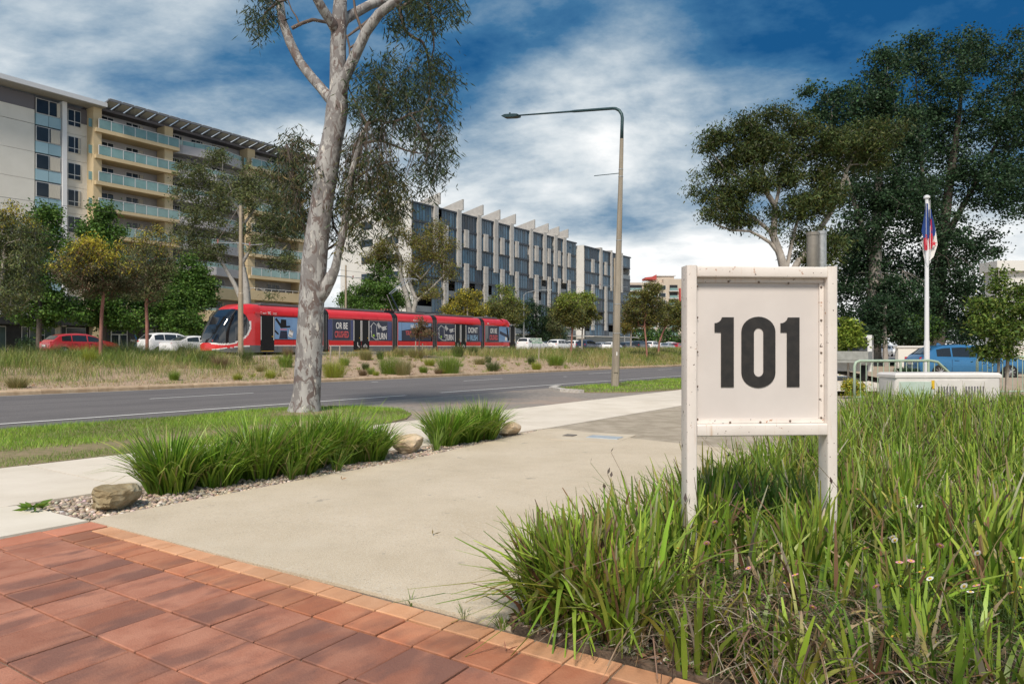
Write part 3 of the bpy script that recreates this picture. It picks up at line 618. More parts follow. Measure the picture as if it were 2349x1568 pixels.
# ================================================================== GARDEN STRIP
def boulder(name, loc, size, seed, m, label, rz=0., planes=15):
    r = np.random.default_rng(seed); bm = bmesh.new(); bmesh.ops.create_icosphere(bm, subdivisions=4, radius=1)
    V = np.array([v.co[:] for v in bm.verts])
    for k in range(planes):
        n_ = rngv(r, 1)[0]; d = r.uniform(.56, .86); ex = np.maximum(0, V @ n_ - d); V -= ex[:, None] * n_ * .96
    V += .03 * np.sin(V[:, [1, 2, 0]] * 7 + seed) + .022 * np.sin(V[:, [2, 0, 1]] * 17 + seed * 2) + r.normal(size=V.shape) * .008
    for v, q in zip(bm.verts, V): v.co = q * np.array(size)
    me = bpy.data.meshes.new(name); bm.to_mesh(me); bm.free()
    o = link(name, me, m, None, loc, (0, 0, rz)); tag(o, label, 'rock'); return o
m_rock = mat('boulder', (.23, .175, .095), (.37, .30, .18), 6, detail=8, rough=.92, bump=.8, bscale=22); layer(m_rock, (.40, .37, .27), 3.4, (.52, .66), fac=.7); layer(m_rock, (.11, .085, .05), 9, (.62, .72), fac=.6)
m_rock2 = mat('sandstone', (.55, .40, .25), (.68, .55, .39), 5, detail=8, rough=.9, bump=.6, bscale=25); layer(m_rock2, (.36, .22, .13), 4, (.55, .7), fac=.7, stretch=(1, 1, 2))
boulder('boulder', P(2.78, 5.68, .06), (.25, .19, .135), 5, m_rock, 'brown weathered boulder at the corner of the brick paving', ROAD + .5)
boulder('boulder', P(6.42, 5.92, .06), (.26, .16, .125), 12, m_rock2, 'pale sandstone block between the two clumps of strappy plants', ROAD - .3, 7)
boulder('boulder', P(8.62, 5.90, .03), (.22, .17, .13), 31, m_rock2, 'small buff rock at the far tip of the gravel strip', ROAD)
DG = [(.15, .28, .024), (.21, .36, .034), (.10, .205, .022), (.28, .39, .05), (.18, .30, .038)]
def strappy(rg, n, rb, hh, pal, wd=.013, dead=.08):
    a = rg.uniform(0, 6.28, n); r = rb * rg.random(n) ** .5; base = np.stack([r * np.cos(a), r * np.sin(a), np.zeros(n) - .02], 1)
    yaw = a + rg.normal(size=n) * .5; ln = .12 + .85 * (r / rb) ** 1.5 * rg.uniform(.25, 1.05, n) + np.abs(rg.normal(size=n)) * .12; dr = np.clip((ln - .25) * .75 + rg.normal(size=n) * .08, .0, 1.0)
    c = pick(rg, pal, n, .2); tip = c * 1.1; dd = rg.random(n) < dead * (.4 + 1.6 * (ln > .75)); tip[dd] = pick(rg, [(.42, .33, .12), (.38, .27, .15), (.45, .40, .16)], int(dd.sum()), .15)
    d2 = rg.random(n) < dead * .4; c[d2] = pick(rg, [(.36, .27, .14), (.42, .36, .15)], int(d2.sum()), .15)
    return blades(base, hh * rg.uniform(.65, 1.1, n) * (1 + .25 * ln), wd * rg.uniform(.7, 1.3, n), yaw, ln, dr, c, 4, tip, rg)
spots = [(3.42, 6.0, .62, 'strappy plant nearest the brown boulder'), (3.84, 5.95, .52, 'second strappy plant from the brown boulder'), (4.30, 5.97, .66, 'third strappy plant from the brown boulder'), (4.68, 5.84, .48, 'low strappy plant in the front middle of the long clump'), (4.95, 6.02, .66, 'strappy plant in front of the gum trunk base'),
         (5.40, 5.98, .68, 'strappy plant right of the gum trunk base'), (5.74, 5.90, .50, 'strappy plant left of the sandstone block'), (7.25, 6.02, .58, 'strappy plant right of the sandstone block'), (7.68, 5.98, .54, 'middle strappy plant of the far clump'), (8.05, 5.97, .60, 'strappy plant at the right end of the far clump')]
for i, (u, v, hh, lab) in enumerate(spots):
    r_ = np.random.default_rng(100 + i); o = link('strappy_plant', raw_mesh('strappy_plant', *strappy(r_, 520, .17, hh * .95, DG, .020, .16)), BLADE, None, P(u, v, gz(u, v))); tag(o, 'green ' + lab, 'plant', 'strappy plants in the gravel strip')
for u, v, lab in ((4.42, 5.62, 'left green seedling in the gravel before the long row of strappy plants'), (4.98, 5.60, 'right green seedling in the gravel before the long row of strappy plants'), (6.72, 5.72, 'small green seedling just right of the sandstone block')):
    r_ = np.random.default_rng(int(u * 100)); o = link('strappy_seedling', raw_mesh('s', *strappy(r_, 36, .03, .36, [(.14, .23, .03), (.18, .27, .05)], .012)), BLADE, None, P(u, v, gz(u, v)))
    tag(o, lab, 'plant', 'seedlings in the gravel strip')
# weed by the boulder
r_ = np.random.default_rng(5); nW = 26; a = r_.uniform(0, 6.28, nW); ax = np.stack([np.cos(a), np.sin(a), r_.uniform(.05, .5, nW)], 1)
o = link('weed', raw_mesh('weed', *leaves(ax * .02, ax, r_.uniform(.06, .13, nW), r_.uniform(.025, .045, nW), pick(r_, [(.16, .27, .03), (.12, .22, .03)], nW), r_)), LEAF, None, P(2.36, 6.05, .02)); tag(o, 'little leafy green weed at the pale slab edge', 'weed')
# ---- grass blades of the verges
def turf(poly, n, hh, pal, rg, wd=.006, bare=None, z=.02):
    a = np.array(poly); pts = rg.uniform(a.min(0), a.max(0), (n * 2, 2)); pts = pts[inpoly(pts, poly)]
    if bare is not None: pts = pts[bare(pts)]
    n = len(pts); base = np.array([P(u, v, gz(u, v) + z) for u, v in pts])
    dist = np.linalg.norm(base[:, :2], axis=1); k = np.clip(dist / 12, .8, 3)
    pch = .5 + .5 * np.sin(pts[:, 0] * 1.7 + 2 * np.sin(pts[:, 1] * 1.3)) ; c = pick(rg, pal, n, .25) * (.75 + .45 * pch)[:, None]
    return raw_mesh('turf', *blades(base, hh * rg.uniform(.5, 1.5, n) * (.7 + .5 * pch), wd * k, rg.uniform(0, 6.28, n), rg.uniform(.1, .9, n), rg.uniform(0, .3, n), c, 1, None, rg))
LG = [(.19, .34, .03), (.25, .41, .04), (.15, .28, .03), (.30, .40, .06)]
def bare(p):
    u, v = p[:, 0], p[:, 1]; g = np.exp(-((v - 9.45 - .10 * np.sin(u * 1.1)) / .42) ** 2) * np.clip(1.25 - np.abs(u - 4.3) / 3.6, 0, 1) + .9 * np.exp(-(((u - 9.2) / 1.2) ** 2 + ((v - 11.2) / .8) ** 2)) + .7 * np.exp(-(((u - 8.5) / 1.6) ** 2 + ((v - 9.4) / .6) ** 2)) + .12 * np.sin(u * 2.3 + v * 3)*np.sin(v * 4.1 - u)
    return rng.random(len(p)) > np.clip(g * 1.3, 0, .97)
ga = [(-6, 8.5)] + lawn_a[1:-1] + [(-6, 12.5)]
o = link('verge_grass', turf(ga, 85000, .06, LG, np.random.default_rng(3), .0095, bare), BLADE); tag(o, 'short green lawn of the near verge around the gum tree', 'grass', kind='stuff')
gb = [(22.2, 8.62), (60, 8.62), (60, 12.45)] + lawn_b[3:]
o = link('verge_grass', turf(gb, 24000, .07, LG, np.random.default_rng(4), .012), BLADE); tag(o, 'short green lawn around the street lamp foot', 'grass', kind='stuff')
# ================================================================== FRONT BED OF STRAP-LEAVED PLANTS
rb = np.random.default_rng(55)
m_bed = mat('bed_soil', (.075, .055, .038), (.14, .10, .07), 12, rough=.95, bump=.8, bscale=40)
polysheet('planting_bed', [(2.555, -7), (2.555, 1.72), (2.6, 1.8), (14.8, 1.8), (14.8, -9)], m_bed, .03, .2)
def bedz(u, v): return gz(u, v) + .03
# clump centres, thinned where dead litter shows
def sparse(X, Y):
    s = math.exp(-(((X - .98) / .42) ** 2 + ((Y - 2.95) / .42) ** 2)) * .48 + .25 * math.exp(-(((X - 1.9) / .5) ** 2 + ((Y - 2.6) / .35) ** 2)); return min(.97, s)
cents = []
for k in range(60000):
    u, v = rb.uniform(2.62, 14.6), rb.uniform(-8.5, 1.74); X, Y, _ = P(u, v)
    if Y < 2.2 or X / Y > .86 or X / Y < -.1: continue
    dens = 35 if Y < 5 else 19
    if rb.random() > dens * 12 * 10.3 / 60000: continue
    if rb.random() < sparse(X, Y): continue
    cents.append((u, v, X, Y))
for k in range(95):                                            # tight row of upright clumps along the two open edges
    t = rb.random()
    if t < .60: u, v = 2.66 + abs(rb.normal()) * .14, rb.uniform(1.22, 1.70)
    else: u, v = rb.uniform(2.7, 6.5), 1.62 - abs(rb.normal()) * .1
    X, Y, _ = P(u, v); cents.append((u, v, X, Y))
BG = [(.18, .285, .03), (.24, .35, .04), (.14, .235, .028), (.28, .37, .055), (.22, .32, .045), (.11, .195, .022)]
DEADC = [(.36, .27, .16), (.26, .15, .085), (.48, .42, .31), (.17, .095, .06), (.42, .34, .15), (.22, .12, .07)]
B, Hh, W_, Yw, Le, Dr, C, Tp = [], [], [], [], [], [], [], []
for (u, v, X, Y) in cents:
    n = int(rb.integers(18, 28)); a = rb.uniform(0, 6.28, n); r = .085 * rb.random(n) ** .5
    B.append(np.stack([X + r * np.cos(a), Y + r * np.sin(a), np.full(n, bedz(u, v) - .02)], 1))
    edge_f = max(0, 1 - (1.8 - v) / .5) + max(0, 1 - (u - 2.55) / .4); hh = rb.uniform(.44, .60) * (.80 if (Y < 3.35 and X > .55) else 1) * (1 + .12 * min(1, max(0, (u - 4) / 4)) + .10 * min(1, max(0, (u - 7) / 4))) * (1 - .10 * min(1, edge_f)) * (.85 if Y < 3 else 1)
    tall = rb.uniform(.7, 1.12, n); yw = a + rb.normal(size=n) * .8; le = np.abs(rb.normal(size=n)) * .38 + .05
    if edge_f > .2: yw = np.where(rb.random(n) < .22, math.pi + rb.normal(size=n) * .6, yw)
    Hh.append(hh * tall); Yw.append(yw); Le.append(le); Dr.append(np.clip(rb.normal(size=n) * .08 + le * .38, 0, .8)); W_.append(rb.uniform(.012, .025, n) * (1.3 if Y < 4.2 else 1))
    c = pick(rb, BG, n, .17) * rb.uniform(.8, 1.2); t = c * 1.12; e = rb.random(n); s1 = e < .17; t[s1] = pick(rb, DEADC + [(.42, .42, .10)], int(s1.sum()), .15); s2 = e > (.86 if Y < 3.5 else .95); c[s2] = pick(rb, DEADC, int(s2.sum()), .15); t[s2] = c[s2]
    s3 = (e > .80) & (e < .86); c[s3] = pick(rb, [(.34, .32, .05), (.30, .31, .05)], int(s3.sum()), .1); t[s3] = c[s3]
    C.append(c); Tp.append(t)
B, Hh, W_, Yw, Le, Dr, C, Tp = [np.concatenate(x) for x in (B, Hh, W_, Yw, Le, Dr, C, Tp)]
o = link('strap_leaf_planting', raw_mesh('strap_leaf_planting', *blades(B, Hh, W_, Yw, Le, Dr, C, 4, Tp, rb, blunt=.22, kink=np.where(rb.random(len(B)) < .10, rb.uniform(.4, 1.1, len(B)), 0))), BLADE); tag(o, 'dense mass of green strap leaves filling the bed around the number sign', 'plants', kind='stuff')
# thin seed stalks
n = 900; u = rb.uniform(2.7, 12, n); v = rb.uniform(-6, 1.7, n); b_ = np.array([P(a, c_, bedz(a, c_)) for a, c_ in zip(u, v)])
st = blades(b_, rb.uniform(.5, .72, n), np.full(n, .0045), rb.uniform(0, 6.28, n), rb.uniform(.1, .8, n), rb.uniform(0, .25, n), pick(rb, [(.16, .22, .05), (.20, .15, .08)], n), 4, None, rb, .8)
tips = st[0].reshape(n, -1, 3)[:, -1]; pods = leaves(tips, np.stack([rb.normal(size=n) * .4, rb.normal(size=n) * .4, np.ones(n)], 1), rb.uniform(.025, .05, n), rb.uniform(.010, .018, n), pick(rb, [(.06, .04, .035), (.10, .075, .06), (.14, .10, .07)], n), rb)
o = link('seed_stalks', raw_mesh('seed_stalks', *join([st, pods])), BLADE); tag(o, 'thin stalks with dark seed pods rising out of the strap leaves', 'plants', kind='stuff')
# dead litter
n = 4200; sel = rb.random(n); cx_ = np.where(sel < .55, rb.normal(.98, .38, n), np.where(sel < .8, rb.normal(1.75, .5, n), rb.uniform(.2, 4, n))); cy_ = np.where(sel < .55, rb.normal(2.95, .36, n), np.where(sel < .8, rb.normal(2.6, .35, n), rb.uniform(2.4, 6, n)))
uvp = [uv_of(x, y) for x, y in zip(cx_, cy_)]; ok = np.array([(2.62 < a) and (c_ < 1.7) for a, c_ in uvp]); cx_, cy_ = cx_[ok], cy_[ok]; n = len(cx_)
hz = rb.random(n) ** 1.6 * .17 * np.exp(-(((cx_ - 1.05) / .6) ** 2)) + .03; base = np.stack([cx_, cy_, hz], 1)
li = blades(base, rb.uniform(.08, .26, n), rb.uniform(.002, .010, n), rb.uniform(0, 6.28, n), rb.uniform(.8, 2.2, n), rb.uniform(.75, 1.15, n), pick(rb, [(.22, .155, .095), (.15, .10, .065), (.30, .235, .15), (.10, .07, .045), (.44, .38, .29)], n, .25), 5, None, rb, .4)
o = link('leaf_litter', raw_mesh('leaf_litter', *li), BLADE); tag(o, 'tangled brown dead leaves below the sign', 'litter', kind='stuff')
n = 2600; u = np.concatenate([rb.uniform(2.57, 2.95, 1400), rb.uniform(2.57, 3.3, 1200)]); v = np.concatenate([rb.uniform(.9, 1.78, 1400), rb.uniform(.0, 1.75, 1200)])
b_ = np.array([P(a, c_, bedz(a, c_) + rb.uniform(.0, .02)) for a, c_ in zip(u, v)]); ax = rngv(rb, n); ax[:, 2] *= .15
o = link('bark_chips', raw_mesh('bark_chips', *leaves(b_, ax, rb.uniform(.02, .06, n), rb.uniform(.008, .02, n), pick(rb, [(.24, .14, .08), (.40, .31, .22), (.50, .46, .40), (.14, .09, .06)], n), rb)), BLADE); tag(o, 'bark chips and pebbles at the corner of the bed', 'mulch', kind='stuff')
# daisies
m_petw = mat('petal_white', (.80, .78, .74), rough=.6); m_petp = mat('petal_pink', (.72, .26, .36), (.80, .42, .48), 60, rough=.6); m_eye = mat('daisy_eye', (.62, .42, .04), rough=.7)
def petals():
    mb = MB()
    for k in range(14):
        a = 2 * math.pi * k / 14; c_, s_ = math.cos(a), math.sin(a); t = .0022; mb.add([(c_ * .003, s_ * .003, 0), (c_ * .009 - s_ * t, s_ * .009 + c_ * t, .001), (c_ * .0125, s_ * .0125, .0005), (c_ * .009 + s_ * t, s_ * .009 - c_ * t, .001)], [(0, 1, 2, 3)])
    return mb.mesh('petals')
pw_me, pp_me = petals(), petals(); pw_me.materials.append(m_petw); pp_me.materials.append(m_petp)
eye_me = MB().tube([(0, 0, -.001), (0, 0, .0025), (0, 0, .004)], [.0046, .004, .001], 8).mesh('eye'); eye_me.materials.append(m_eye)
groups = [((1.02, 3.12), .14, 12, 1.0, 'pink daisies among dead stems left of the sign post'), ((1.55, 2.78), .22, 12, .75, 'pink and white daisies in the shade right of the sign'), ((1.95, 2.72), .15, 10, .35, 'mostly white daisies at the right edge of the picture'), ((1.80, 2.95), .2, 8, .5, 'scattered daisies among the tall right hand leaves'), ((1.32, 2.62), .18, 5, .8, 'few daisies at the bottom of the bed below the sign'), ((2.3, 4.1), .45, 9, .5, 'sparse daisies deep in the bed behind the sign')]
for gi, ((X, Y), sp, nf, pk, lab) in enumerate(groups):
    r_ = np.random.default_rng(300 + gi); u, v = uv_of(X, Y); g0 = empty('daisy_plant', (X, Y, bedz(u, v)), 0, lab, 'flowers')
    g0['group'] = 'daisies in the front bed'; m_ = 900; base = np.stack([r_.normal(size=m_) * sp, r_.normal(size=m_) * sp * .8, np.abs(r_.normal(size=m_)) * .12 + .02], 1); ax = rngv(r_, m_); ax[:, 2] = np.abs(ax[:, 2])
    link('foliage', raw_mesh('foliage', *leaves(base, ax, r_.uniform(.015, .035, m_), r_.uniform(.004, .009, m_), pick(r_, [(.07, .13, .03), (.10, .17, .04), (.06, .10, .03)], m_), r_)), LEAF, g0)
    mbs = MB()
    for k in range(nf):
        q = Vector((r_.normal() * sp, r_.normal() * sp * .8, r_.uniform(.22, .46))); mbs.tube([(q.x * .8, q.y * .8, 0), tuple(q * .97)], .0011, 4, False)
        f = link('flower', pp_me if r_.random() < pk else pw_me, None, g0, q, (R(-28) + r_.normal() * .35, r_.normal() * .35, 0)); f.scale = (1.25,) * 3; link('flower_eye', eye_me, None, f)
    mbs.obj('stems', mat('stem', (.10, .14, .04)), g0)
# weeds in the paving joint and loose bits on the forecourt
for u, v, nn, lab in ((2.575, 2.02, 14, 'middle tiny weed in the joint beside the cream pavers'), (2.575, 1.80, 30, 'largest green weed in the paving joint at the bed corner'), (2.56, 2.34, 6, 'tiniest weed in the paving joint, farthest from the bed')):
    r_ = np.random.default_rng(int(v * 100)); o = link('joint_weed', raw_mesh('w', *strappy(r_, nn, .02, .08, [(.15, .25, .03)], .006)), BLADE, None, P(u, v, .0)); tag(o, lab, 'weed', 'weeds in the paving joint')

# low creeping herbs spilling over the paver edge
n = 5200; t = rb.random(n); u = 2.57 + np.abs(rb.normal(size=n)) * .22 + np.where(t > .6, rb.uniform(0, .9, n), 0); v = rb.uniform(-.4, 1.45, n); b_ = np.array([P(a, c_, bedz(a, c_)) for a, c_ in zip(u, v)]); b_[:, 2] += np.abs(rb.normal(size=n)) * .055 * np.clip((u - 2.55) * 4, .2, 1.6); ax = rngv(rb, n); ax[:, 2] = np.abs(ax[:, 2])
o = link('creeping_herb', raw_mesh('creeping_herb', *leaves(b_, ax, rb.uniform(.012, .032, n), rb.uniform(.005, .011, n), pick(rb, [(.08, .15, .03), (.12, .20, .04), (.055, .10, .025), (.16, .12, .06)], n, .25), rb)), LEAF); tag(o, 'low creeping green herbs along the paver edge of the bed', 'plants', kind='stuff')
# ================================================================== TRAM
m_tred = mat('tram_red', (.66, .018, .022), (.70, .025, .028), 2, rough=.28, coat=.6); m_tgrey = mat('tram_grey', (.12, .13, .14), (.15, .16, .165), 4, rough=.45)
m_twhite = mat('tram_white', (.80, .80, .79), rough=.35); m_tglass = mat('tram_glass', (.012, .014, .018), rough=.05, spec=.9, coat=.5); m_tblack = mat('tram_black', (.012, .012, .014), (.02, .02, .022), 9, rough=.5, spec=.25)
m_dglass = mat('door_glass', (.014, .015, .017), rough=.35, spec=.25); m_navy = mat('poster_navy', (.022, .028, .055), (.03, .036, .07), 2, rough=.25); m_blue = mat('poster_blue', (.21, .36, .60), (.16, .29, .52), 1.2, rough=.25); m_indigo = mat('poster_indigo', (.05, .06, .16), (.06, .075, .2), 2, rough=.25)
m_pink = mat('poster_red', (.70, .10, .10), rough=.4); m_sky = mat('poster_sky', (.30, .52, .75), rough=.4); m_lime = mat('poster_lime', (.30, .50, .05), rough=.4); m_yel = mat('yellow_paint', (.75, .48, .03), rough=.5)
m_rub = mat('bellows', (.030, .030, .032), rough=.6); m_alu = mat('aluminium', (.55, .56, .57), rough=.35, metal=.8)
TV = 40.61; TZ = UP - .06; TU = 25.5
tram = empty('tram', P(TU, TV, TZ), ROAD, 'long red articulated tram with safety posters passing behind the planted median', 'tram')
s4 = lambda cx_: u_at(727 + cx_ / 4.584, TV - 1.325) - TU
s3 = lambda cx_: u_at(430 + cx_ / 5.92, TV - 1.325) - TU
half = [(1.29, .30), (1.325, .72), (1.325, 2.75), (1.305, 2.98), (1.24, 3.16), (1.10, 3.31), (.88, 3.40), (0, 3.45)]
def section(sc=1., dz=0.): 
    h = [(y * sc, z * (1 if z < 1 else 1) + (dz if z > 2 else 0)) for y, z in half]; return h + [(-y, z) for y, z in h[-2::-1]]
def strip(par, name, m, x0, x1, za, zb, y=-1.3265, th=.006, both=True):
    mb = MB().box(x0, x1, y - th, y, za, zb)
    if both: mb2 = MB().box(x0, x1, -y, -y + th, za, zb); mb2.obj(name, m, par)
    return mb.obj(name, m, par)
mods = [(3.0, 8.25), (8.78, 15.28), (15.92, 20.18), (20.82, 27.08), (27.72, 30.8)]
secs = []
for x0, x1 in mods:
    b = MB().prism(section(), 0, x0, x1).obj('car_body', m_tred, tram, autos=R(35)); secs.append(b)
    strip(b, 'skirt', m_tgrey, x0 + .01, x1 - .01, .30, .72, -1.328); strip(b, 'stripe', m_twhite, x0 + .005, x1 - .005, .725, .775, -1.328); strip(b, 'window_band', m_tglass, x0 + .03, x1 - .03, 1.14, 2.70, -1.328)
    MB().box(x0 + .4, x1 - .4, -.8, .8, 3.44, 3.58).obj('roof_equipment', m_tgrey, b); ns = max(2, round((x1 - x0) / 1.45))
    for k in range(1, ns):
        xs_ = x0 + (x1 - x0) * k / ns; MB().box(xs_ - .006, xs_ + .006, -1.3345, -1.3325, .31, .715).obj('panel_seam', m_tblack, b); MB().box(xs_ - .005, xs_ + .005, -1.327, -1.3255, .79, 1.12).obj('panel_seam', m_tblack, b); MB().box(xs_ - .005, xs_ + .005, -1.3285, -1.3265, 2.80, 2.97).obj('panel_seam', m_tblack, b); strip(b, 'cant_rail', m_tred, x0 + .01, x1 - .01, 2.74, 2.79, -1.328, .02)
for (a0, a1), (b0_, b1_) in zip(mods, mods[1:]):
    mb = MB(); n = 5; x = a1 + .01; w_ = (b0_ - a1 - .02) / n
    for k in range(n):
        mb = MB().prism(section(.985 - (.03 if k % 2 else 0)), 0, x + k * w_ + .006, x + (k + 1) * w_ - .006); mb.obj('gangway_fold', m_rub if k % 2 else m_tblack, tram)
        if not k % 2: MB().box(x + (k + .5) * w_ - .012, x + (k + .5) * w_ + .012, -1.322, -1.308, .5, 3.0).obj('gangway_trim', m_alu, tram)
# cabs
def lerp(xs, ys, a): return float(np.interp(a, xs, ys))
NA, NT = 84, 44
def cab_rows():
    aa = np.linspace(0, 1, NA + 1) ** 1.5 * 3.0; rows = []
    for a in aa:
        wd = lerp([0, .08, .25, .6, 1.2, 2, 2.6, 3], [.62, .82, 1.0, 1.14, 1.255, 1.31, 1.325, 1.325], a); zt = lerp([0, .06, .2, .45, .8, 1.2, 1.6, 2.0, 2.5, 3.0], [.92, 1.18, 1.55, 2.05, 2.6, 3.02, 3.28, 3.44, 3.48, 3.45], a)
        zb = lerp([0, .4, 1.2], [.42, .34, .30], a); p = lerp([0, 1.0, 3.0], [.42, .34, .20], a); r = []
        for t in range(-NT, NT + 1):
            s = 1 - abs(t) / NT; n1_ = .70; f = s / n1_ * .90 if s < n1_ else None
            if f is None: yf = (max(0, 1 - .90 ** (2 / p))) ** (p / 2) * (1 - (s - n1_) / (1 - n1_)); f = max(0, 1 - yf ** (2 / p)) ** (p / 2)
            else: yf = max(0, 1 - f ** (2 / p)) ** (p / 2)
            y = wd * yf; z = zb + (zt - zb) * f
            r.append((a, -y if t < 0 else y, z) if t else (a, 0, zt))
        rows.append(r)
    return rows
rows = cab_rows(); cls = {k: MB() for k in ('cab_shell', 'windscreen', 'cab_swoosh', 'cab_skirt')}; n_ = 2 * NT + 1
for i in range(NA):
    for j in range(n_ - 1):
        q = [rows[i][j], rows[i][j + 1], rows[i + 1][j + 1], rows[i + 1][j]]; c_ = np.mean(q, 0); a, y, z = c_
        e = ((a - .5) / 1.72) ** 2 + ((z - 2.05) / 1.18) ** 2; zs = .50 + .25 * min(1, a / 2.3)
        if e < 1 or (a < .5 and z > .92): k = 'windscreen'
        elif e < 1.16 and z < 2.35 and z > zs + .04: k = 'cab_swoosh'
        elif abs(z - zs) < .028: k = 'cab_swoosh'
        elif z < zs: k = 'cab_skirt'
        else: k = 'cab_shell'
        cls[k].add(q, [(0, 1, 2, 3)])
cls['cab_shell'].add(rows[0], [tuple(range(n_))])
def weld(mb, nm):
    me = bpy.data.meshes.new(nm); me.from_pydata(mb.v, [], mb.f); bm = bmesh.new(); bm.from_mesh(me); bmesh.ops.remove_doubles(bm, verts=bm.verts, dist=1e-4); bmesh.ops.recalc_face_normals(bm, faces=bm.faces)
    bm.to_mesh(me); bm.free(); me.polygons.foreach_set('use_smooth', [True] * len(me.polygons)); return me
cm = {k: weld(v, k) for k, v in cls.items()}; cmm = dict(cab_shell=m_tred, windscreen=m_tglass, cab_swoosh=m_twhite, cab_skirt=m_tgrey)
for x, sx_ in ((0, 1), (33.8, -1)):
    sh = link('cab_shell', cm['cab_shell'], m_tred, tram, (x, 0, 0)); sh.scale = (sx_, 1, 1)
    for k in ('windscreen', 'cab_swoosh', 'cab_skirt'): link(k, cm[k], cmm[k], sh)
    MB().tube([(.62, -1.02, 1.02), (1.0, -1.2, 2.6), (1.3, -1.17, 2.98)], .035, 6).obj('pillar', m_tblack, sh); MB().tube([(.62, 1.02, 1.02), (1.0, 1.2, 2.6), (1.3, 1.17, 2.98)], .035, 6).obj('pillar', m_tblack, sh)
    for s in (-1, 1): MB().tube([(.07, s * .62, 1.04), (.03, s * .62, 1.04)], [.05, .045], 10).obj('headlight', m_twhite if s > 0 else mat('tail_lamp', (.6, .03, .03), rough=.3), sh)
    MB().box(2.55, 3.1, -1.40, -1.30, 2.83, 2.93).obj('camera_pod', m_tred, sh); MB().box(.5, 2.6, -.9, .9, .12, .36).obj('bogie_frame', m_tblack, sh)
# bogies
wheel = MB().tube([(0, -.06, 0), (0, .06, 0)], .30, 18).mesh('wheel')
for x in (5.0, 17.9, 29.0):
    bg_ = MB().box(x - 1.3, x + 1.3, -1.0, 1.0, .12, .34).obj('bogie', m_tblack, tram)
    for dx_ in (-.9, .9):
        for s in (-.76, .76): link('wheel', wheel, m_tgrey, bg_, (x + dx_, s, .30))
# doors
def door(x0, x1, par, bars=True):
    d = MB().box(x0, x1, -1.342, -1.334, .36, 2.74).obj('door', m_tblack, tram); MB().box(x0 + .07, x1 - .07, -1.346, -1.342, 1.15, 2.55).obj('door_glass', m_dglass, d)
    for xx in (x0 + .035, x1 - .035): MB().box(xx - .022, xx + .022, -1.354, -1.343, 1.12, 2.66).obj('door_bar', m_twhite, d)
    MB().box(x0 + .05, x1 - .05, -1.352, -1.343, .37, .40).obj('door_step', m_yel, d); MB().tube([(x1 - .16, -1.356, 1.35), (x1 - .16, -1.345, 1.35)], .035, 10).obj('door_button', m_yel, d)
door(s3(990), s3(1175), 0); door(s4(382), s4(462), 0); door(s4(466), s4(547), 0); door(s4(1449), s4(1505), 0); door(s4(1510), s4(1566), 0); door(s4(2024), s4(2082), 0)
# posters
def poster(x0, x1, m, lo=1.18, hi=2.66): return MB().box(x0, x1, -1.341, -1.335, lo, hi).obj('poster', m, tram)
def words(par, s, cx_, z, size, m, sx_=.62, tilt=0., bold=.012, y=-1.3435):
    o = link('lettering', text_mesh(s, size, bold, sx_, extrude=.001), m, par, (cx_, y, z), (R(90), tilt, 0)); return o
def bar(par, x0, z0, x1, z1, w_, m, y=-1.3428):
    d = Vector((x1 - x0, 0, z1 - z0)); n2 = Vector((-d.z, 0, d.x)).normalized() * w_ / 2; a, b = Vector((x0, y, z0)), Vector((x1, y, z1))
    MB().add([a - n2, b - n2, b + n2, a + n2, a - n2 + Vector((0, .0012, 0)), b - n2 + Vector((0, .0012, 0)), b + n2 + Vector((0, .0012, 0)), a + n2 + Vector((0, .0012, 0))], [(0, 1, 2, 3), (4, 7, 6, 5), (0, 4, 5, 1), (1, 5, 6, 2), (2, 6, 7, 3), (3, 7, 4, 0)]).obj('artwork', m, par)
p = poster(s3(1182), s3(1640), m_blue); a, b = s3(1182), s3(1640)
MB().prism([(a + .35, 1.2), (a + 1.05, 1.2), (a + .98, 1.75), (a + .45, 1.75)], 1, -1.343, -1.3415).obj('artwork', m_navy, p); MB().prism([(a + .42, 1.95), (a + .95, 1.95), (a + .92, 2.5), (a + .5, 2.52)], 1, -1.343, -1.3415).obj('artwork', m_tblack, p)
bar(p, a + .08, 2.55, a + .6, 1.95, .16, m_tblack); bar(p, a + .55, 1.98, a + 1.25, 2.05, .12, m_tblack, -1.3436); bar(p, a + .0, 1.75, a + .3, 1.5, .12, m_tblack); bar(p, a + .42, 1.84, a + .98, 1.84, .06, m_pink, -1.3442)
q_ = MB().prism([(a + 1.08, 1.38), (a + 1.42, 1.28), (a + 1.52, 1.72), (a + 1.2, 1.86)], 1, -1.3442, -1.343).obj('artwork', m_twhite, p)
words(p, 'TRACKS', a + 1.33, 1.68, .17, m_tblack, .5, R(22), .004, -1.345); words(p, 'PATHS', a + 1.27, 1.36, .17, m_tblack, .55, R(22), .004, -1.345)
def or_be(x0, x1):
    p = poster(x0, x1, m_navy); c = (x0 + x1) / 2; w_ = x1 - x0; k = min(1, w_ / 1.9)
    words(p, 'OR BE', c, 2.0, .66, m_twhite, .70 * k); words(p, 'CRUSHED', c, 1.36, .66, m_pink, .52 * k); bar(p, x0 + .05, 1.60, x1 - .05, 1.66, .025, m_navy, -1.3455); return p
MB().box(s4(112), s4(160), -1.340, -1.335, 1.18, 2.66).obj('window', m_indigo, tram); or_be(s4(165), s4(350)); MB().box(s4(354), s4(378), -1.340, -1.335, 1.18, 2.66).obj('window', m_indigo, tram)
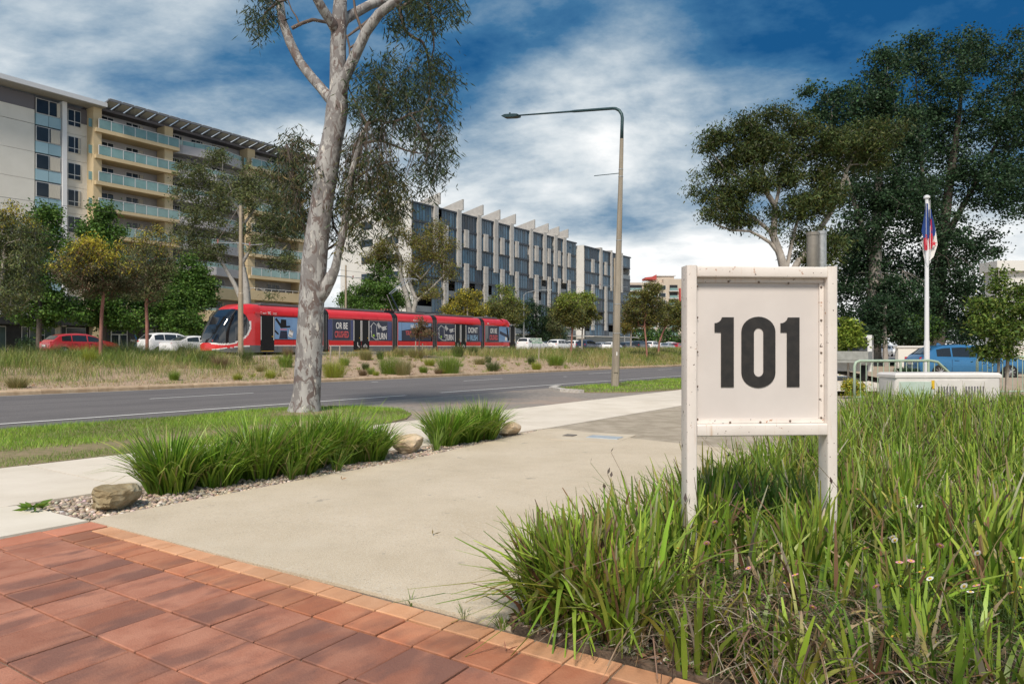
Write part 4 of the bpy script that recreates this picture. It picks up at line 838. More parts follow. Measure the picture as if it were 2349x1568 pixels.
def wait(x0, x1):
    p = poster(x0, x1, m_navy); w_ = x1 - x0
    words(p, 'TURN', x0 + w_ * .68, 1.27, .70, m_twhite, .62 * min(1, w_ / 2)); words(p, 'WAIT', x0 + w_ * .46, 2.22, .42, m_twhite, .45 * min(1, w_ / 2), R(48)); words(p, 'YOUR', x0 + w_ * .80, 2.02, .36, m_twhite, .5 * min(1, w_ / 2), R(-10))
    for l in ((.03, 2.2, .22, 2.55), (.22, 2.55, .40, 2.3), (.1, 2.3, .1, 1.45), (.38, 2.25, .40, 1.5), (.1, 1.5, .3, 1.25), (.3, 1.25, .5, 1.25), (.05, 1.9, .12, 1.7), (.7, 2.1, .98, 2.3), (.72, 1.95, .98, 2.1)): bar(p, x0 + l[0] * w_, l[1], x0 + l[2] * w_, l[3], .035, m_twhite)
    MB().tube([(x0 + .22 * w_, -1.344, 1.55), (x0 + .22 * w_, -1.3425, 1.55)], .11, 14).obj('artwork', m_lime, p)
wait(s4(552), s4(737)); MB().box(s4(740), s4(783), -1.340, -1.335, 1.18, 2.66).obj('window', m_indigo, tram)
MB().box(s4(852), s4(888), -1.340, -1.335, 1.18, 2.66).obj('window', m_blue, tram); p = poster(s4(890), s4(1198), m_navy); a, b = s4(890), s4(1198); MB().prism([(a, 2.0), (b, 2.45), (b, 2.655), (a, 2.655)], 1, -1.3425, -1.3412).obj('artwork', m_blue, p)
words(p, 'RAIL SAFETY IS', a + (b - a) * .5, 2.2, .46, m_twhite, .5); words(p, 'YOUR', a + (b - a) * .22, 1.65, .5, m_pink, .5); words(p, 'SAFETY', a + (b - a) * .55, 1.65, .5, m_pink, .5)
wait(s4(1262), s4(1447)); p = poster(s4(1570), s4(1705), m_navy); a, b = s4(1570), s4(1705); words(p, 'DONT', (a + b) / 2, 1.98, .70, m_twhite, .68 * min(1.1, (b - a) / 1.9)); words(p, 'RUSH', (a + b) / 2 + .14, 1.28, .70, m_sky, .62 * min(1.1, (b - a) / 1.9))
for k in range(4): bar(p, a + .12, 1.38 + .12 * k, a + .42, 1.38 + .12 * k, .04, m_sky)
MB().box(s4(1708), s4(1732), -1.340, -1.335, 1.18, 2.66).obj('window', m_indigo, tram); or_be(s4(1800), s4(1908)); p = poster(s4(1912), s4(2018), m_blue); a, b = s4(1912), s4(2018)
bar(p, a + .1, 2.1, b - .2, 1.7, .3, m_navy); bar(p, b - .4, 2.6, b - .1, 1.3, .25, m_tblack, -1.3434); MB().prism([(b - .75, 1.3), (b - .45, 1.25), (b - .38, 1.6), (b - .68, 1.68)], 1, -1.3445, -1.343).obj('artwork', m_twhite, p)
def marks(x, z, k=1.):
    MB().tube([(x, -1.338, z), (x, -1.33, z)], .085 * k, 16).obj('emblem', m_twhite, tram); MB().tube([(x, -1.3395, z), (x, -1.338, z)], .055 * k, 14).obj('emblem', m_tred, tram); MB().box(x - .03 * k, x + .03 * k, -1.341, -1.3395, z - .012, z + .012).obj('emblem', m_twhite, tram)
    for s, dx_, sz, bo in (('ACT', .26, .15, .004), ('TC', .62, .22, .01)): words(tram, s, x + dx_ * k, z - .06 * k, sz * k, m_twhite, .9, 0, bo, -1.336)
    words(tram, 'Transport', x + 1.05 * k, z + .01, .09 * k, m_twhite, .9, 0, .001, -1.336); words(tram, 'Canberra', x + 1.05 * k, z - .08 * k, .09 * k, m_twhite, .9, 0, .001, -1.336)
marks(s3(1000), 2.88); marks(s4(1020), 2.88); marks(s4(2022), 2.88, .6); words(tram, '006', s4(1798), 2.84, .2, m_twhite, .9, 0, .006, -1.336)
words(tram, '006', .9, .56, .13, m_twhite, .9, 0, .003, -1.30)
# access pictograms on the doors
for xc in (s4(425), s4(1478)):
    MB().tube([(xc, -1.351, .98), (xc, -1.3435, .98)], .035, 8).obj('pictogram', m_twhite, tram); bar(tram, xc, .95, xc, .75, .05, m_twhite, -1.351); bar(tram, xc, .75, xc + .13, .73, .05, m_twhite, -1.351); bar(tram, xc + .12, .75, xc + .15, .60, .05, m_twhite, -1.351)
for xc in (s4(505), s4(1540)):
    for dx_ in (-.12, .12): MB().tube([(xc + dx_, -1.351, .72), (xc + dx_, -1.3435, .72)], .085, 12).obj('pictogram', m_twhite, tram); MB().tube([(xc + dx_, -1.353, .72), (xc + dx_, -1.351, .72)], .06, 12).obj('pictogram', m_tblack, tram)
    bar(tram, xc - .12, .72, xc - .02, .9, .03, m_twhite, -1.354); bar(tram, xc - .02, .9, xc + .12, .72, .03, m_twhite, -1.354)
# pantograph
pg = MB().box(15.5, 17.7, -.55, .55, 3.46, 3.62).obj('pantograph', m_tblack, tram)
MB().tube([(17.45, 0, 3.62), (16.4, 0, 5.05)], [.07, .055], 8).obj('lower_arm', mat('panto_blue', (.06, .09, .12), rough=.4, metal=.5), pg); MB().tube([(16.95, .12, 3.6), (16.15, .12, 4.95)], .025, 6).obj('push_rod', m_alu, pg)
for s in (-.35, .35): MB().tube([(16.4, s * .4, 5.05), (18.6, s, 6.40)], .028, 6).obj('upper_arm', m_alu, pg)
for f in (.2, .45, .7): MB().tube([(16.4 + 2.2 * f, -.35 * (.4 + .6 * f), 5.05 + 1.35 * f), (16.4 + 2.2 * min(1, f + .22), .35 * (.4 + .6 * min(1, f + .22)), 5.05 + 1.35 * min(1, f + .22))], .02, 5).obj('upper_arm', m_alu, pg)
for dx_ in (-.16, .16): MB().tube([(18.6 + dx_, -.95, 6.28), (18.6 + dx_, -.6, 6.45), (18.6 + dx_, .6, 6.45), (18.6 + dx_, .95, 6.28)], .025, 6).obj('contact_strip', m_alu, pg)
for k in range(6): MB().cyl((15.7 + .35 * k, .3), .06, 3.62, 3.80, 8).obj('insulator', mat('insulator', (.30, .12, .10), rough=.4), pg)
# ------------------------------------------------------------------ track
m_tb = mat('track_bed', (.19, .17, .13), (.27, .25, .19), 6, rough=.95, bump=.5, bscale=20)
sheet('track_bed', np.arange(-16, 220, 8.), [37.8, 39.5, 41, 44, 47], lambda u, v: UP - .04, m_tb, .0)
m_rail = mat('rail_steel', (.25, .22, .20), (.16, .12, .09), 4, rough=.4, metal=.7)
tk = empty('tram_track', P(0, TV, UP - .045), ROAD, 'steel tram rails on the raised track behind the median planting', 'rails')
for s in (-.72, .72, 2.9, 4.34): MB().box(-16, 220, s - .035, s + .035, -.02, .04).obj('rail', m_rail, tk)
m_tk = mat('track_kerb', (.50, .43, .34), (.60, .53, .44), 3, rough=.9, bump=.2); tke = empty('track_kerb', P(0, 37.75, UP), ROAD, 'low pale concrete edge strip along the tram track', 'kerb')
for k in range(40): MB().box(19.3 + k * 4, 23.28 + k * 4, -.1, .1, -.4, .07).obj('edge_block', m_tk, tke)
# masts and wires
m_mast = mat('mast', (.34, .28, .20), (.40, .335, .25), 3, rough=.6, metal=.2)
def mast(x, v, top_y, cross_y, label, rad_=.13, strut=True):
    u = u_at(x, v); X, Y, _ = P(u, v); z1 = H + (797 - top_y) * Y / 1600; zc_ = H + (797 - cross_y) * Y / 1600
    g = empty('catenary_mast', (X, Y, UP - .05), ROAD, label, 'mast', 'tram line masts'); z1 -= UP - .05; zc_ -= UP - .05
    MB().tube([(0, 0, 0), (0, 0, z1 * .42), (0, 0, z1 * .42 + .05), (0, 0, z1)], [rad_ * 1.25, rad_ * 1.2, rad_, rad_ * .72], 12).obj('pole', m_mast, g)
    MB().tube([(0, -.9, zc_ - .2), (0, 0, zc_ - .05), (0, 2.9, zc_ + .25)], .03, 6).obj('bracket_arm', m_alu, g); MB().tube([(0, -.6, zc_ - .22), (0, -2.2, zc_ - .30)], .022, 6).obj('bracket_arm', m_alu, g)
    if strut: MB().tube([(0, 0, zc_ + 2.4), (0, 2.5, zc_ + .25)], .012, 5).obj('stay_wire', m_alu, g)
    for yy in (-.9, 2.4): MB().cyl((0, yy), .05, zc_ + (-.25 if yy < 0 else .15), zc_ + (-.05 if yy < 0 else .4), 8).obj('insulator', MATS['insulator'], g)
    return g
mast(552, 38.3, 472, 556, 'tall tan tram mast standing in front of the tram cab'); mast(793, 46.0, 608, 632, 'slim tan mast behind the tram just right of the gum trunk', .10, False); mast(1409, 46.0, 592, 655, 'dark mast beside the concrete street lamp', .16, False)
m_wire = mat('wire', (.03, .03, .035), rough=.5)
def wire(name, pts, label, r=.012):
    mb = MB(); mb.tube(pts, r, 4); o = mb.obj(name, m_wire); tag(o, label, 'wire', 'overhead wires'); return o
wire('overhead_wire', [P(u, TV, UP + 6.45) for u in (-30, 0, 27, 60, 100, 160)], 'contact wire above the tram roof touching the pantograph', .010); wire('overhead_wire', [P(u, TV + 3.6, UP + 6.45) for u in (-30, 0, 27, 60, 100, 160)], 'contact wire above the far track', .010); wire('overhead_wire', [P(-30, TV, UP + 8.4), P(0, TV, UP + 7.9), P(27, TV, UP + 8.2), P(60, TV, UP + 7.7), P(100, TV, UP + 8.1)], 'sagging carrier wire above the contact wire', .010)
# ================================================================== APARTMENT BUILDING ON THE LEFT
def part(name, m, par, x0, x1, y0, y1, z0, z1): return MB().box(x0, x1, y0, y1, z0, z1).obj(name, m, par)
_bx = {}
def piece(name, m, par, x0, x1, y0, y1, z0, z1):
    """box part; alike sizes share one mesh"""
    k = (name, m.name, round(x1 - x0, 2), round(y1 - y0, 2), round(z1 - z0, 2))
    if k not in _bx:
        me = MB().box(0, k[2], 0, k[3], 0, k[4]).mesh(name); me.materials.append(m); _bx[k] = me
    return link(name, _bx[k], None, par, (x0, y0, z0))
def glassmat(name, c, rough=.06): return mat(name, c, tuple(x * 1.5 for x in c), .35, detail=2, rough=rough, spec=.45, objvar=.35)
m_cream = mat('render_cream', (.70, .675, .615), (.74, .715, .655), .6, rough=.9, bump=.05, bscale=30); layer(m_cream, (.45, .43, .39), .5, (.60, .8), fac=.35, stretch=(1, 1, .25))
m_wht = mat('render_white', (.72, .73, .75), rough=.7); m_gry = mat('render_grey', (.155, .15, .17), rough=.85); m_lil = mat('render_lilac', (.42, .41, .43), (.46, .45, .47), .8, rough=.85)
m_tan = mat('render_tan', (.56, .445, .27), (.60, .485, .305), .7, rough=.88, bump=.04, bscale=30); layer(m_tan, (.38, .28, .15), .7, (.62, .8), fac=.35, stretch=(1, 1, .3))
m_aqua = mat('spandrel_aqua', (.27, .42, .49), (.31, .46, .53), .5, rough=.25, objvar=.08); m_win = glassmat('window_glass', (.018, .024, .032)); m_bal = mat('balustrade_glass', (.17, .29, .28), (.23, .36, .35), .6, rough=.08, spec=.8, objvar=.15)
m_frame = mat('window_frame', (.66, .67, .67), rough=.5); m_curt = mat('curtain', (.60, .56, .48), (.45, .42, .36), 4, rough=.9, stretch=(8, 1, .3)); m_roofm = mat('roof_metal', (.30, .33, .36), rough=.5, metal=.3); m_fasc = mat('fascia', (.55, .57, .60), rough=.6)
m_shop = mat('shop_dark', (.016, .016, .018), (.03, .03, .032), 3, rough=.4); m_shopg = glassmat('shop_glass', (.06, .085, .085), .08); m_soffit = mat('soffit', (.35, .345, .34), rough=.9)
m_steel = mat('pergola_steel', (.17, .175, .19), rough=.5, metal=.3)
LV = 85.; U = lambda x: u_at(x, LV)
apt = empty('apartment_building', P(0, LV, 0), ROAD, 'large cream and tan apartment building with glass balconies behind the street trees', 'building')
base_z = UP - .1; x0, xe = 14., U(686)
def win(x0, x1, z0, z1, y, par=apt, panes=2, curtain=0., m=m_win, rail=None):
    f = piece('window', m_frame, par, x0, x1, y - .04, y + .06, z0, z1); w_ = (x1 - x0) / panes
    for k in range(panes): piece('pane', m, f, k * w_ + .06, (k + 1) * w_ - .03 - (.03 if k == panes - 1 else 0), -.035, -.005, .06, z1 - z0 - .06)
    if rail: piece('transom', m_frame, f, .02, x1 - x0 - .02, -.06, -.036, rail, rail + .07)
    if curtain: piece('curtain', m_curt, f, (x1 - x0) * (1 - curtain), x1 - x0 - .1, -.044, -.038, .08, z1 - z0 - .08)
    return f
FL = [26.2 - 3 * k for k in range(9)]
a, b_, c_, d_ = U(80), U(140), U(151), U(203)
for k in range(9):
    zt = 28.35 - 3 * k; zb = max(zt - 2.97, base_z + 3.6)
    if zb >= zt: continue
    if k == 0: part('wall_panel', m_gry, apt, x0, a - .03, 0, 14, 26.95, 28.45); part('wall_panel', m_cream, apt, x0, a - .03, 0, 14, 25.4, 26.92)
    else:
        for q0, q1 in ((x0, 24.98), (25.0, a - .03)): part('wall_panel', m_cream, apt, q0, q1, 0, 14, zb, zt)
    win(a + .05, b_ - .05, zt - 1.75, zt - .12, -.10, curtain=[.18, .42, .45, .5, .45, .3, .4, .3, .3][k]); piece('spandrel', m_aqua, apt, a + .05, (a + b_) / 2 - .02, -.12, 14, zb, zt - 1.78); piece('spandrel', m_aqua, apt, (a + b_) / 2 + .02, b_ - .05, -.12, 14, zb, zt - 1.78)
    part('wall_panel', m_cream, apt, c_, d_ + .2, .35, 14, zb, zt - (1.6 if k == 0 else 0)); 
    if k == 0: part('wall_panel', m_gry, apt, c_, d_ + .2, .36, 14, zt - 1.58, zt + .1)
    win(U(158), U(188), zt - 2.15, zt - .3, .30, panes=2, curtain=.22 if k % 2 else 0, rail=.5)
part('core', m_gry, apt, a - .02, c_, .3, 13.9, base_z, 28.4)
part('pilaster', m_wht, apt, b_ + .02, c_ - .02, -.35, 13, base_z + 3, 28.55)
rf = MB().prism([(-1.9, 28.75), (14.5, 30.6), (14.5, 30.9), (-1.9, 29.1)], 0, x0, U(226)).obj('roof', m_roofm, apt)
MB().box(x0, U(226) + .02, -2.05, -1.88, 28.66, 29.16).obj('fascia', m_fasc, rf); part('eaves_lining', m_soffit, rf, x0, U(226) - .1, -1.86, 0, 28.6, 28.72)
rib = MB().box(0, .10, -1.9, -1.2, 0, .07).mesh('roof_rib'); 
for k in range(44): link('roof_rib', rib, m_roofm, rf, (x0 + .5 + .6 * k, 0, 29.11), (R(6.5), 0, 0))
# tan frame with balconies
cols = [(U(203), U(222)), (U(366), U(385)), (U(556), U(573)), (U(673), U(685))]
for q0, q1 in cols: part('column', m_tan, apt, q0, q1, -1.15, .6, base_z, 28.6)
part('rear_wall', m_lil, apt, cols[0][1] - .3, xe, .9, 14, base_z, 28.7)
def balustrade(x0, x1, y, z, par, h=1.08, n=None):
    n = n or max(2, round((x1 - x0) / 1.45)); w_ = (x1 - x0) / n
    for k in range(n): piece('glass_panel', m_bal, par, x0 + k * w_ + .04, x0 + (k + 1) * w_ - .04, y, y + .03, z + .04, z + h - .05)
    for k in range(n + 1): piece('baluster', m_frame, par, x0 + k * w_ - .03, x0 + k * w_ + .03, y - .02, y + .05, z, z + h)
    piece('handrail', m_frame, par, x0, x1, y - .03, y + .06, z + h, z + h + .06)
rnd = random.Random(4)
m_chair = mat('balcony_furniture', (.6, .62, .62), rough=.6)
for k, z in enumerate(FL):
    if z < 4: continue
    solid = z < 9
    for i, (q0, q1) in enumerate([(cols[0][0] + .1, U(396)), (cols[2][0] + .1, U(688))]):
        if solid:
            sl = part('balcony', m_tan, apt, q0, q1, -1.5, .9, z - .35, z + .95); piece('handrail', m_frame, sl, q0, q1, -1.4, -1.34, z + 1.25, z + 1.31)
            for t in range(9): piece('baluster', m_frame, sl, q0 + (q1 - q0) * t / 8 - .02, q0 + (q1 - q0) * t / 8 + .02, -1.4, -1.34, z + .95, z + 1.26)
        else:
            sl = MB().box(q0, q1, -1.6, .9, z - .42, z).obj('balcony', m_tan, apt); balustrade(q0 + .3, q1 - .05, -1.55, z, sl)
            piece('glass_panel', m_bal, sl, q0 - .5, q0 - .1, -.9, -.87, z + .1, z + 1.05)
        w0 = q0 + .9
        while w0 + 2.2 < q1:
            win(w0, w0 + 2.2, z + .05, z + 2.25, .86, panes=3, curtain=rnd.choice([0, .25, .3])); w0 += 3.6
        if not solid:
            tb_ = empty('b', (0, 0, 0)); bpy.data.objects.remove(tb_)
            for t in range(rnd.choice([1, 2, 3])):
                xx = rnd.uniform(q0 + 1, q1 - 1); piece('balcony_chair', m_chair, sl, xx, xx + .5, -.9, -.4, z + .35, z + .42); piece('balcony_chair', m_chair, sl, xx, xx + .06, -.9, -.4, z + .42, z + .9)
                for s in (.02, .42): piece('balcony_chair', m_chair, sl, xx + s, xx + s + .05, -.9, -.85, z, z + .36)
    q0, q1 = U(386), cols[2][0]; qm = (q0 + q1) / 2
    sl = MB().prism([(q0, -.5), (q0 + 1.2, -1.25), (qm, -2.1), (q1 - .6, -.7), (q1, -.3), (q1, .9), (q0, .9)], 2, z - .55, z + (.55 if not solid else .9)).obj('balcony', m_lil if not solid else m_tan, apt)
    for (xa, ya), (xb, yb) in (((q0 + .1, -.6), (q0 + 1.2, -1.2)), ((q0 + 1.2, -1.2), (qm, -2.05)), ((qm, -2.05), (q1 - .6, -.65))):
        d = Vector((xb - xa, yb - ya, 0)); nn = max(1, round(d.length / 1.4))
        for t in range(nn):
            e = MB().box(.03, d.length / nn - .03, 0, .03, 0, .55).obj('glass_panel', m_bal, sl, (xa + d.x * t / nn, ya + d.y * t / nn, z + .56), (0, 0, math.atan2(d.y, d.x)))
        MB().box(0, d.length, -.02, .05, 0, .05).obj('handrail', m_frame, sl, (xa, ya, z + 1.12), (0, 0, math.atan2(d.y, d.x)))
    w0 = q0 + .6
    while w0 + 2.0 < q1: win(w0, w0 + 2.0, z + .05, z + 2.25, .86, panes=3, curtain=rnd.choice([0, .2])); w0 += 2.9
part('top_slab', m_gry, apt, cols[0][0], xe, -.6, 14, 28.62, 28.95)
# pergola along the roof edge
pg_ = part('pergola', m_steel, apt, U(222), U(720), -2.75, -2.6, 29.25, 29.45); xx = U(224)
raf = MB().prism([(-2.6, 29.3), (-2.6, 29.48), (.3, 28.98), (.3, 28.75)], 0, 0, .10).mesh('rafter'); gl = MB().prism([(-2.75, 29.50), (.2, 29.02), (.2, 29.05), (-2.75, 29.53)], 0, 0, 1.28).mesh('roof_glass')
while xx < U(715): link('rafter', raf, m_steel, pg_, (xx, 0, 0)); link('roof_glass', gl, m_fasc, pg_, (xx + .06, 0, 0)); piece('rafter_post', m_steel, pg_, xx + .02, xx + .10, -1.5, -1.42, 28.96, 29.1); xx += 1.42
# shops at street level
part('shop_fascia', m_shop, apt, x0, xe, -1.2, .3, base_z + 3.1, base_z + 4.1); part('shop_wall', m_shop, apt, x0, xe, -.1, .3, base_z, base_z + 3.09)
for xa, xb in ((-4, 12), (48, 62), (66, 92), (100, 125), (150, 195), (210, 232), (336, 350), (356, 372), (388, 420), (432, 470), (500, 560)):
    f = piece('shop_window', m_frame, apt, U(xa), U(xb), -.18, -.1, base_z + .15, base_z + 2.9); nn = max(1, round((U(xb) - U(xa)) / 1.6)); w_ = (U(xb) - U(xa)) / nn
    for k in range(nn): piece('pane', m_shopg, f, k * w_ + .05, (k + 1) * w_ - .05, -.02, -.005, .06, 2.68)
dr = piece('entrance', m_frame, apt, U(252), U(290), -.24, -.1, base_z, base_z + 2.75); wd_ = (U(290) - U(252)) / 2
for k in range(2): piece('door_glass', m_win, dr, k * wd_ + .1, (k + 1) * wd_ - .1, -.02, -.005, .12, 2.15)
piece('door_glass', m_win, dr, .1, 2 * wd_ - .1, -.02, -.005, 2.25, 2.68)
fs = piece('shop_sign', m_shop, apt, U(291), U(325), -.30, -.1, base_z, base_z + 2.9); link('lettering', text_mesh('PACIFIC', .42, .004, .82), m_twhite, fs, ((U(325) - U(291)) / 2, -.006, 1.35), (R(90), 0, 0))
MB().prism([(.85, .75), (1.25, 1.5), (.85, 2.25), (.72, 2.1), (1.0, 1.5), (.72, .9)], 1, -.012, -.004).obj('emblem', mat('sign_blue', (.05, .22, .62), rough=.4), fs)
can = MB().prism([(-4.2, base_z + 3.5), (-.2, base_z + 4.3), (-.2, base_z + 4.38), (-4.2, base_z + 3.58)], 0, U(470), U(560)).obj('glass_canopy', m_bal, apt)
for k in range(7): MB().prism([(-4.2, base_z + 3.58), (-.2, base_z + 4.39), (-.2, base_z + 4.5), (-4.2, base_z + 3.7)], 0, U(470) + k * 1.6, U(470) + k * 1.6 + .1).obj('canopy_rib', m_steel, can)
# ================================================================== FINNED APARTMENT BLOCK
m_fin = mat('fin_concrete', (.40, .385, .365), (.47, .455, .43), 1.2, detail=7, rough=.85, bump=.08, bscale=20); layer(m_fin, (.34, .33, .31), .8, (.58, .78), fac=.4, stretch=(2, 2, .2)); m_finl = mat('fin_light', (.62, .615, .60), (.67, .66, .645), 1, rough=.8); m_bw = mat('block_white', (.655, .645, .615), (.70, .69, .66), .5, rough=.85)
m_bg = glassmat('blue_glass', (.028, .075, .12), .04); m_bgd = glassmat('dark_glass', (.010, .024, .042), .05); m_mul = mat('mullion', (.035, .045, .06), rough=.5); m_shade = mat('painted_shade', (.015, .016, .02), rough=.7); m_bbal = mat('dark_balustrade', (.045, .065, .08), (.07, .095, .11), .5, rough=.1, spec=.8, objvar=.2)  # the near-black stands for shade inside recesses, put into the colour
def unit_window(kind, w_, h_):
    """window unit with frame, meshes shared by size"""
    k = (kind, round(w_, 1), round(h_, 2))
    if k not in _bx:
        n = max(1, round(w_ / .85)); f = MB(); f.box(0, k[1], 0, .1, 0, .09); f.box(0, k[1], 0, .1, k[2] - .09, k[2])
        for t in range(n + 1): xx = (k[1] - .06) * t / n; f.box(xx, xx + .06, 0, .1, .09, k[2] - .09)
        fm = f.mesh('window'); fm.materials.append(m_mul); pn = []
        for t in range(n):
            a_ = (k[1] - .06) * t / n + .06; b2 = (k[1] - .06) * (t + 1) / n; pm = MB().box(a_, b2, .04, .07, .09, k[2] - .09).mesh('pane'); pm.materials.append(m_bg if kind == 'b' else m_bgd); pn.append(pm)
        _bx[k] = (fm, pn)
    return _bx[k]
def put_window(kind, par, x, y, z, w_, h_):
    fm, pn = unit_window(kind, w_, h_); f = link('window', fm, None, par, (x, y, z))
    for p_ in pn: link('pane', p_, None, f)
def finblock(name, vb, x_l, x_r, fins_u, fins_l, nfl, label, ztop, depth=18, saw=True, seed=1):
    r = random.Random(seed); Ub = lambda x: u_at(x, vb); g = empty(name, P(0, vb, 0), ROAD, label, 'building'); ul, ur = Ub(x_l), Ub(x_r); fh = (ztop - base_z - .4) / nfl
    part('core', m_shade, g, ul + .3, ur - .3, 2.3, depth, base_z, ztop - .2); part('end_wall', m_bw, g, ul - .02, ul + .28, .25, depth, base_z, ztop + .3); part('end_wall', m_bw, g, ur - .28, ur + .02, .25, depth, base_z, ztop + .3); part('roof', m_mul, g, ul, ur, -.15, depth, ztop - .2, ztop + .1)  # core coloured near-black as the shade at the back of open balconies
    edges = sorted([ul + .3] + [Ub(x) for x, _ in fins_u] + [Ub(x) for x, _ in fins_l] + [ur - .3])
    for k in range(nfl + 1): part('floor_slab', m_mul, g, ul + .31, ur - .31, -.06, 2.28, base_z + .4 + fh * k - .16, base_z + .4 + fh * k + .16 - (.17 if k == nfl else 0))
    for i, (q0, q1) in enumerate(zip(edges, edges[1:])):
        if q1 - q0 < .6: continue
        run = 0
        for k in range(nfl):
            z = base_z + .56 + fh * k; h_ = fh - .32; open_ = (r.random() < (.5 if k < 4 else .12)) and i % 2 == (0 if k < 4 else 1)
            if k == 0: open_ = False
            w_ = q1 - q0 - .04
            if open_:
                piece('balcony_glass', m_bbal, g, q0 + .03, q1 - .03, .0, .04, z, z + 1.05)
                if r.random() < .5: piece('balcony_wall', m_finl, g, q0 + .04, q0 + .2, .1, 2.2, z, z + h_)
            else: put_window('b' if (i + k // 3) % 3 else ('d' if r.random() < .6 else 'b'), g, q0 + .02, .03, z, w_, h_)
    def fin(xa, xb, z0, z1):
        xa += 3.6; f = part('fin', m_fin, g, Ub(xa), Ub(xb) - .55, -.38, 2.2, z0, z1); part('fin_edge', m_finl, f, Ub(xb) - .54, Ub(xb) - .30, -.30, 2.2, z0, z1); part('fin_edge', m_finl, f, Ub(xb) - .22, Ub(xb), -.22, 2.2, z0, z1)
        nz = max(1, round((z1 - z0) / (fh)))
        for t in range(1, nz): part('panel_joint', m_gry, f, Ub(xa) - .004, Ub(xb) - .546, -.384, -.34, z0 + (z1 - z0) * t / nz - .015, z0 + (z1 - z0) * t / nz + .015)
    for xa, xb in fins_u:
        fin(xa, xb, base_z + .4 + fh * 5 - .6, ztop + .55)
        if saw: MB().prism([(-.76, ztop + .56), (9, ztop + .1), (9, ztop + .4), (-.76, ztop + 2.6)], 0, Ub(xb) - .35, Ub(xb)).obj('roof_blade', m_fin, g)
    for xa, xb in fins_l: fin(xa, xb, base_z + .4 + fh * 6 + .1, base_z + .4 + fh * 7 + .3); fin(xa, xb, base_z + .4 + fh * (2 if xa < 1400 else 1) - .4 - (1.2 if int(xa) % 3 else 0), base_z + .4 + fh * 5 + .3)
    part('shopfront', m_shopg, g, ul + .3, ur - .3, -.02, .02, base_z, base_z + .4 + fh - .2); part('awning', m_finl, g, ul, ur, -2.5, -.1, base_z + 3.3, base_z + 3.5)
    return g
d5 = lambda a_, b2: (868 + a_ / 4.06, 868 + b2 / 4.06)
fu = [d5(495, 550), d5(712, 765), d5(900, 950), d5(1055, 1107), d5(1205, 1252), d5(1387, 1432), d5(1515, 1558), d5(1615, 1658), d5(1700, 1743)]
fl_ = [d5(588, 642), d5(780, 835), d5(962, 1014), d5(1118, 1166), d5(1256, 1299), d5(1438, 1483), d5(1558, 1596), d5(1655, 1690), d5(1746, 1783)]
fb = finblock('finned_apartment_block', 82.3, 945, 1322, fu, fl_, 8, 'long glass apartment block with staggered concrete fins and saw-tooth roof blades', 26.6)
for k in range(6):
    for y0 in (3.2, 9.5): 
        f = part('slot_window', m_mul, fb, u_at(945, 82.3) - .08, u_at(945, 82.3) - .021, y0, y0 + 2.9, 7.2 + 3.1 * k, 8.5 + 3.1 * k); part('pane', m_bgd, f, u_at(945, 82.3) - .10, u_at(945, 82.3) - .081, y0 + .2, y0 + 2.7, 7.3 + 3.1 * k, 8.4 + 3.1 * k)
finblock('finned_apartment_block', 80.3, 1341, 1446, [d5(2040, 2078), d5(2143, 2172), (1420, 1427)], [d5(1966, 2004), d5(2088, 2123)], 8, 'farther finned apartment block seen just left of the concrete lamp post', 25.8, 16, False, 3)
# ================================================================== FAR CREAM BUILDING
fc = empty('cream_apartment_building', (0, 300, 0), 0, 'distant cream apartment building with red trim above the far trees', 'building'); k3 = 300 / 1600
m_fc = mat('far_cream', (.52, .44, .36), (.56, .48, .40), .2, rough=.9); m_fred = mat('far_red', (.45, .07, .06), rough=.8); X3 = lambda x: (x - 1174) * k3; Z3 = lambda y: H + (797 - y) * k3
part('wall', m_fc, fc, X3(1425), X3(1620), 0, 30, 0, Z3(648)); part('wall', m_fc, fc, X3(1520), X3(1620), -1, 25, 0, Z3(640))
part('lift_tower', m_fc, fc, X3(1500), X3(1548), 2, 12, Z3(648), Z3(632)); MB().prism([(X3(1480), Z3(640)), (X3(1506), Z3(641)), (X3(1506), Z3(629)), (X3(1496), Z3(634)), (X3(1480), Z3(636))], 1, .5, 8).obj('roof_feature', m_fred, fc)
part('roof', m_wht, fc, X3(1504), X3(1552), 1.5, 12, Z3(632), Z3(630))
for k in range(7):
    y = 655 + 17 * k
    for xa, xb in ((1430, 1435), (1508, 1526), (1565, 1578), (1590, 1604)):
        f = part('window', m_wht, fc, X3(xa), X3(xb), -1.15, -.9 if xa > 1520 else .1, Z3(y + 9), Z3(y)); part('pane', m_win, f, X3(xa) + .2, X3(xb) - .2, -1.22, -1.16, Z3(y + 8.5), Z3(y + .5))
    for xa, xb in ((1442, 1471), (1476, 1501), (1534, 1552)):
        f = part('balcony', m_shade, fc, X3(xa), X3(xb), -1.2, .1, Z3(y + 12), Z3(y - 1)); part('glass_panel', m_bal, f, X3(xa), X3(xb), -1.6, -1.5, Z3(y + 11), Z3(y + 6)); part('slab', m_wht, f, X3(xa) - .3, X3(xb) + .3, -2.2, -.9, Z3(y + 13.5), Z3(y + 12))  # balcony is a solid box; its shaded depth is painted near-black
for x in (1471, 1555): part('red_column', m_fred, fc, X3(x), X3(x + 3.2), -2.4, -1, Z3(720), Z3(666 if x < 1500 else 662))
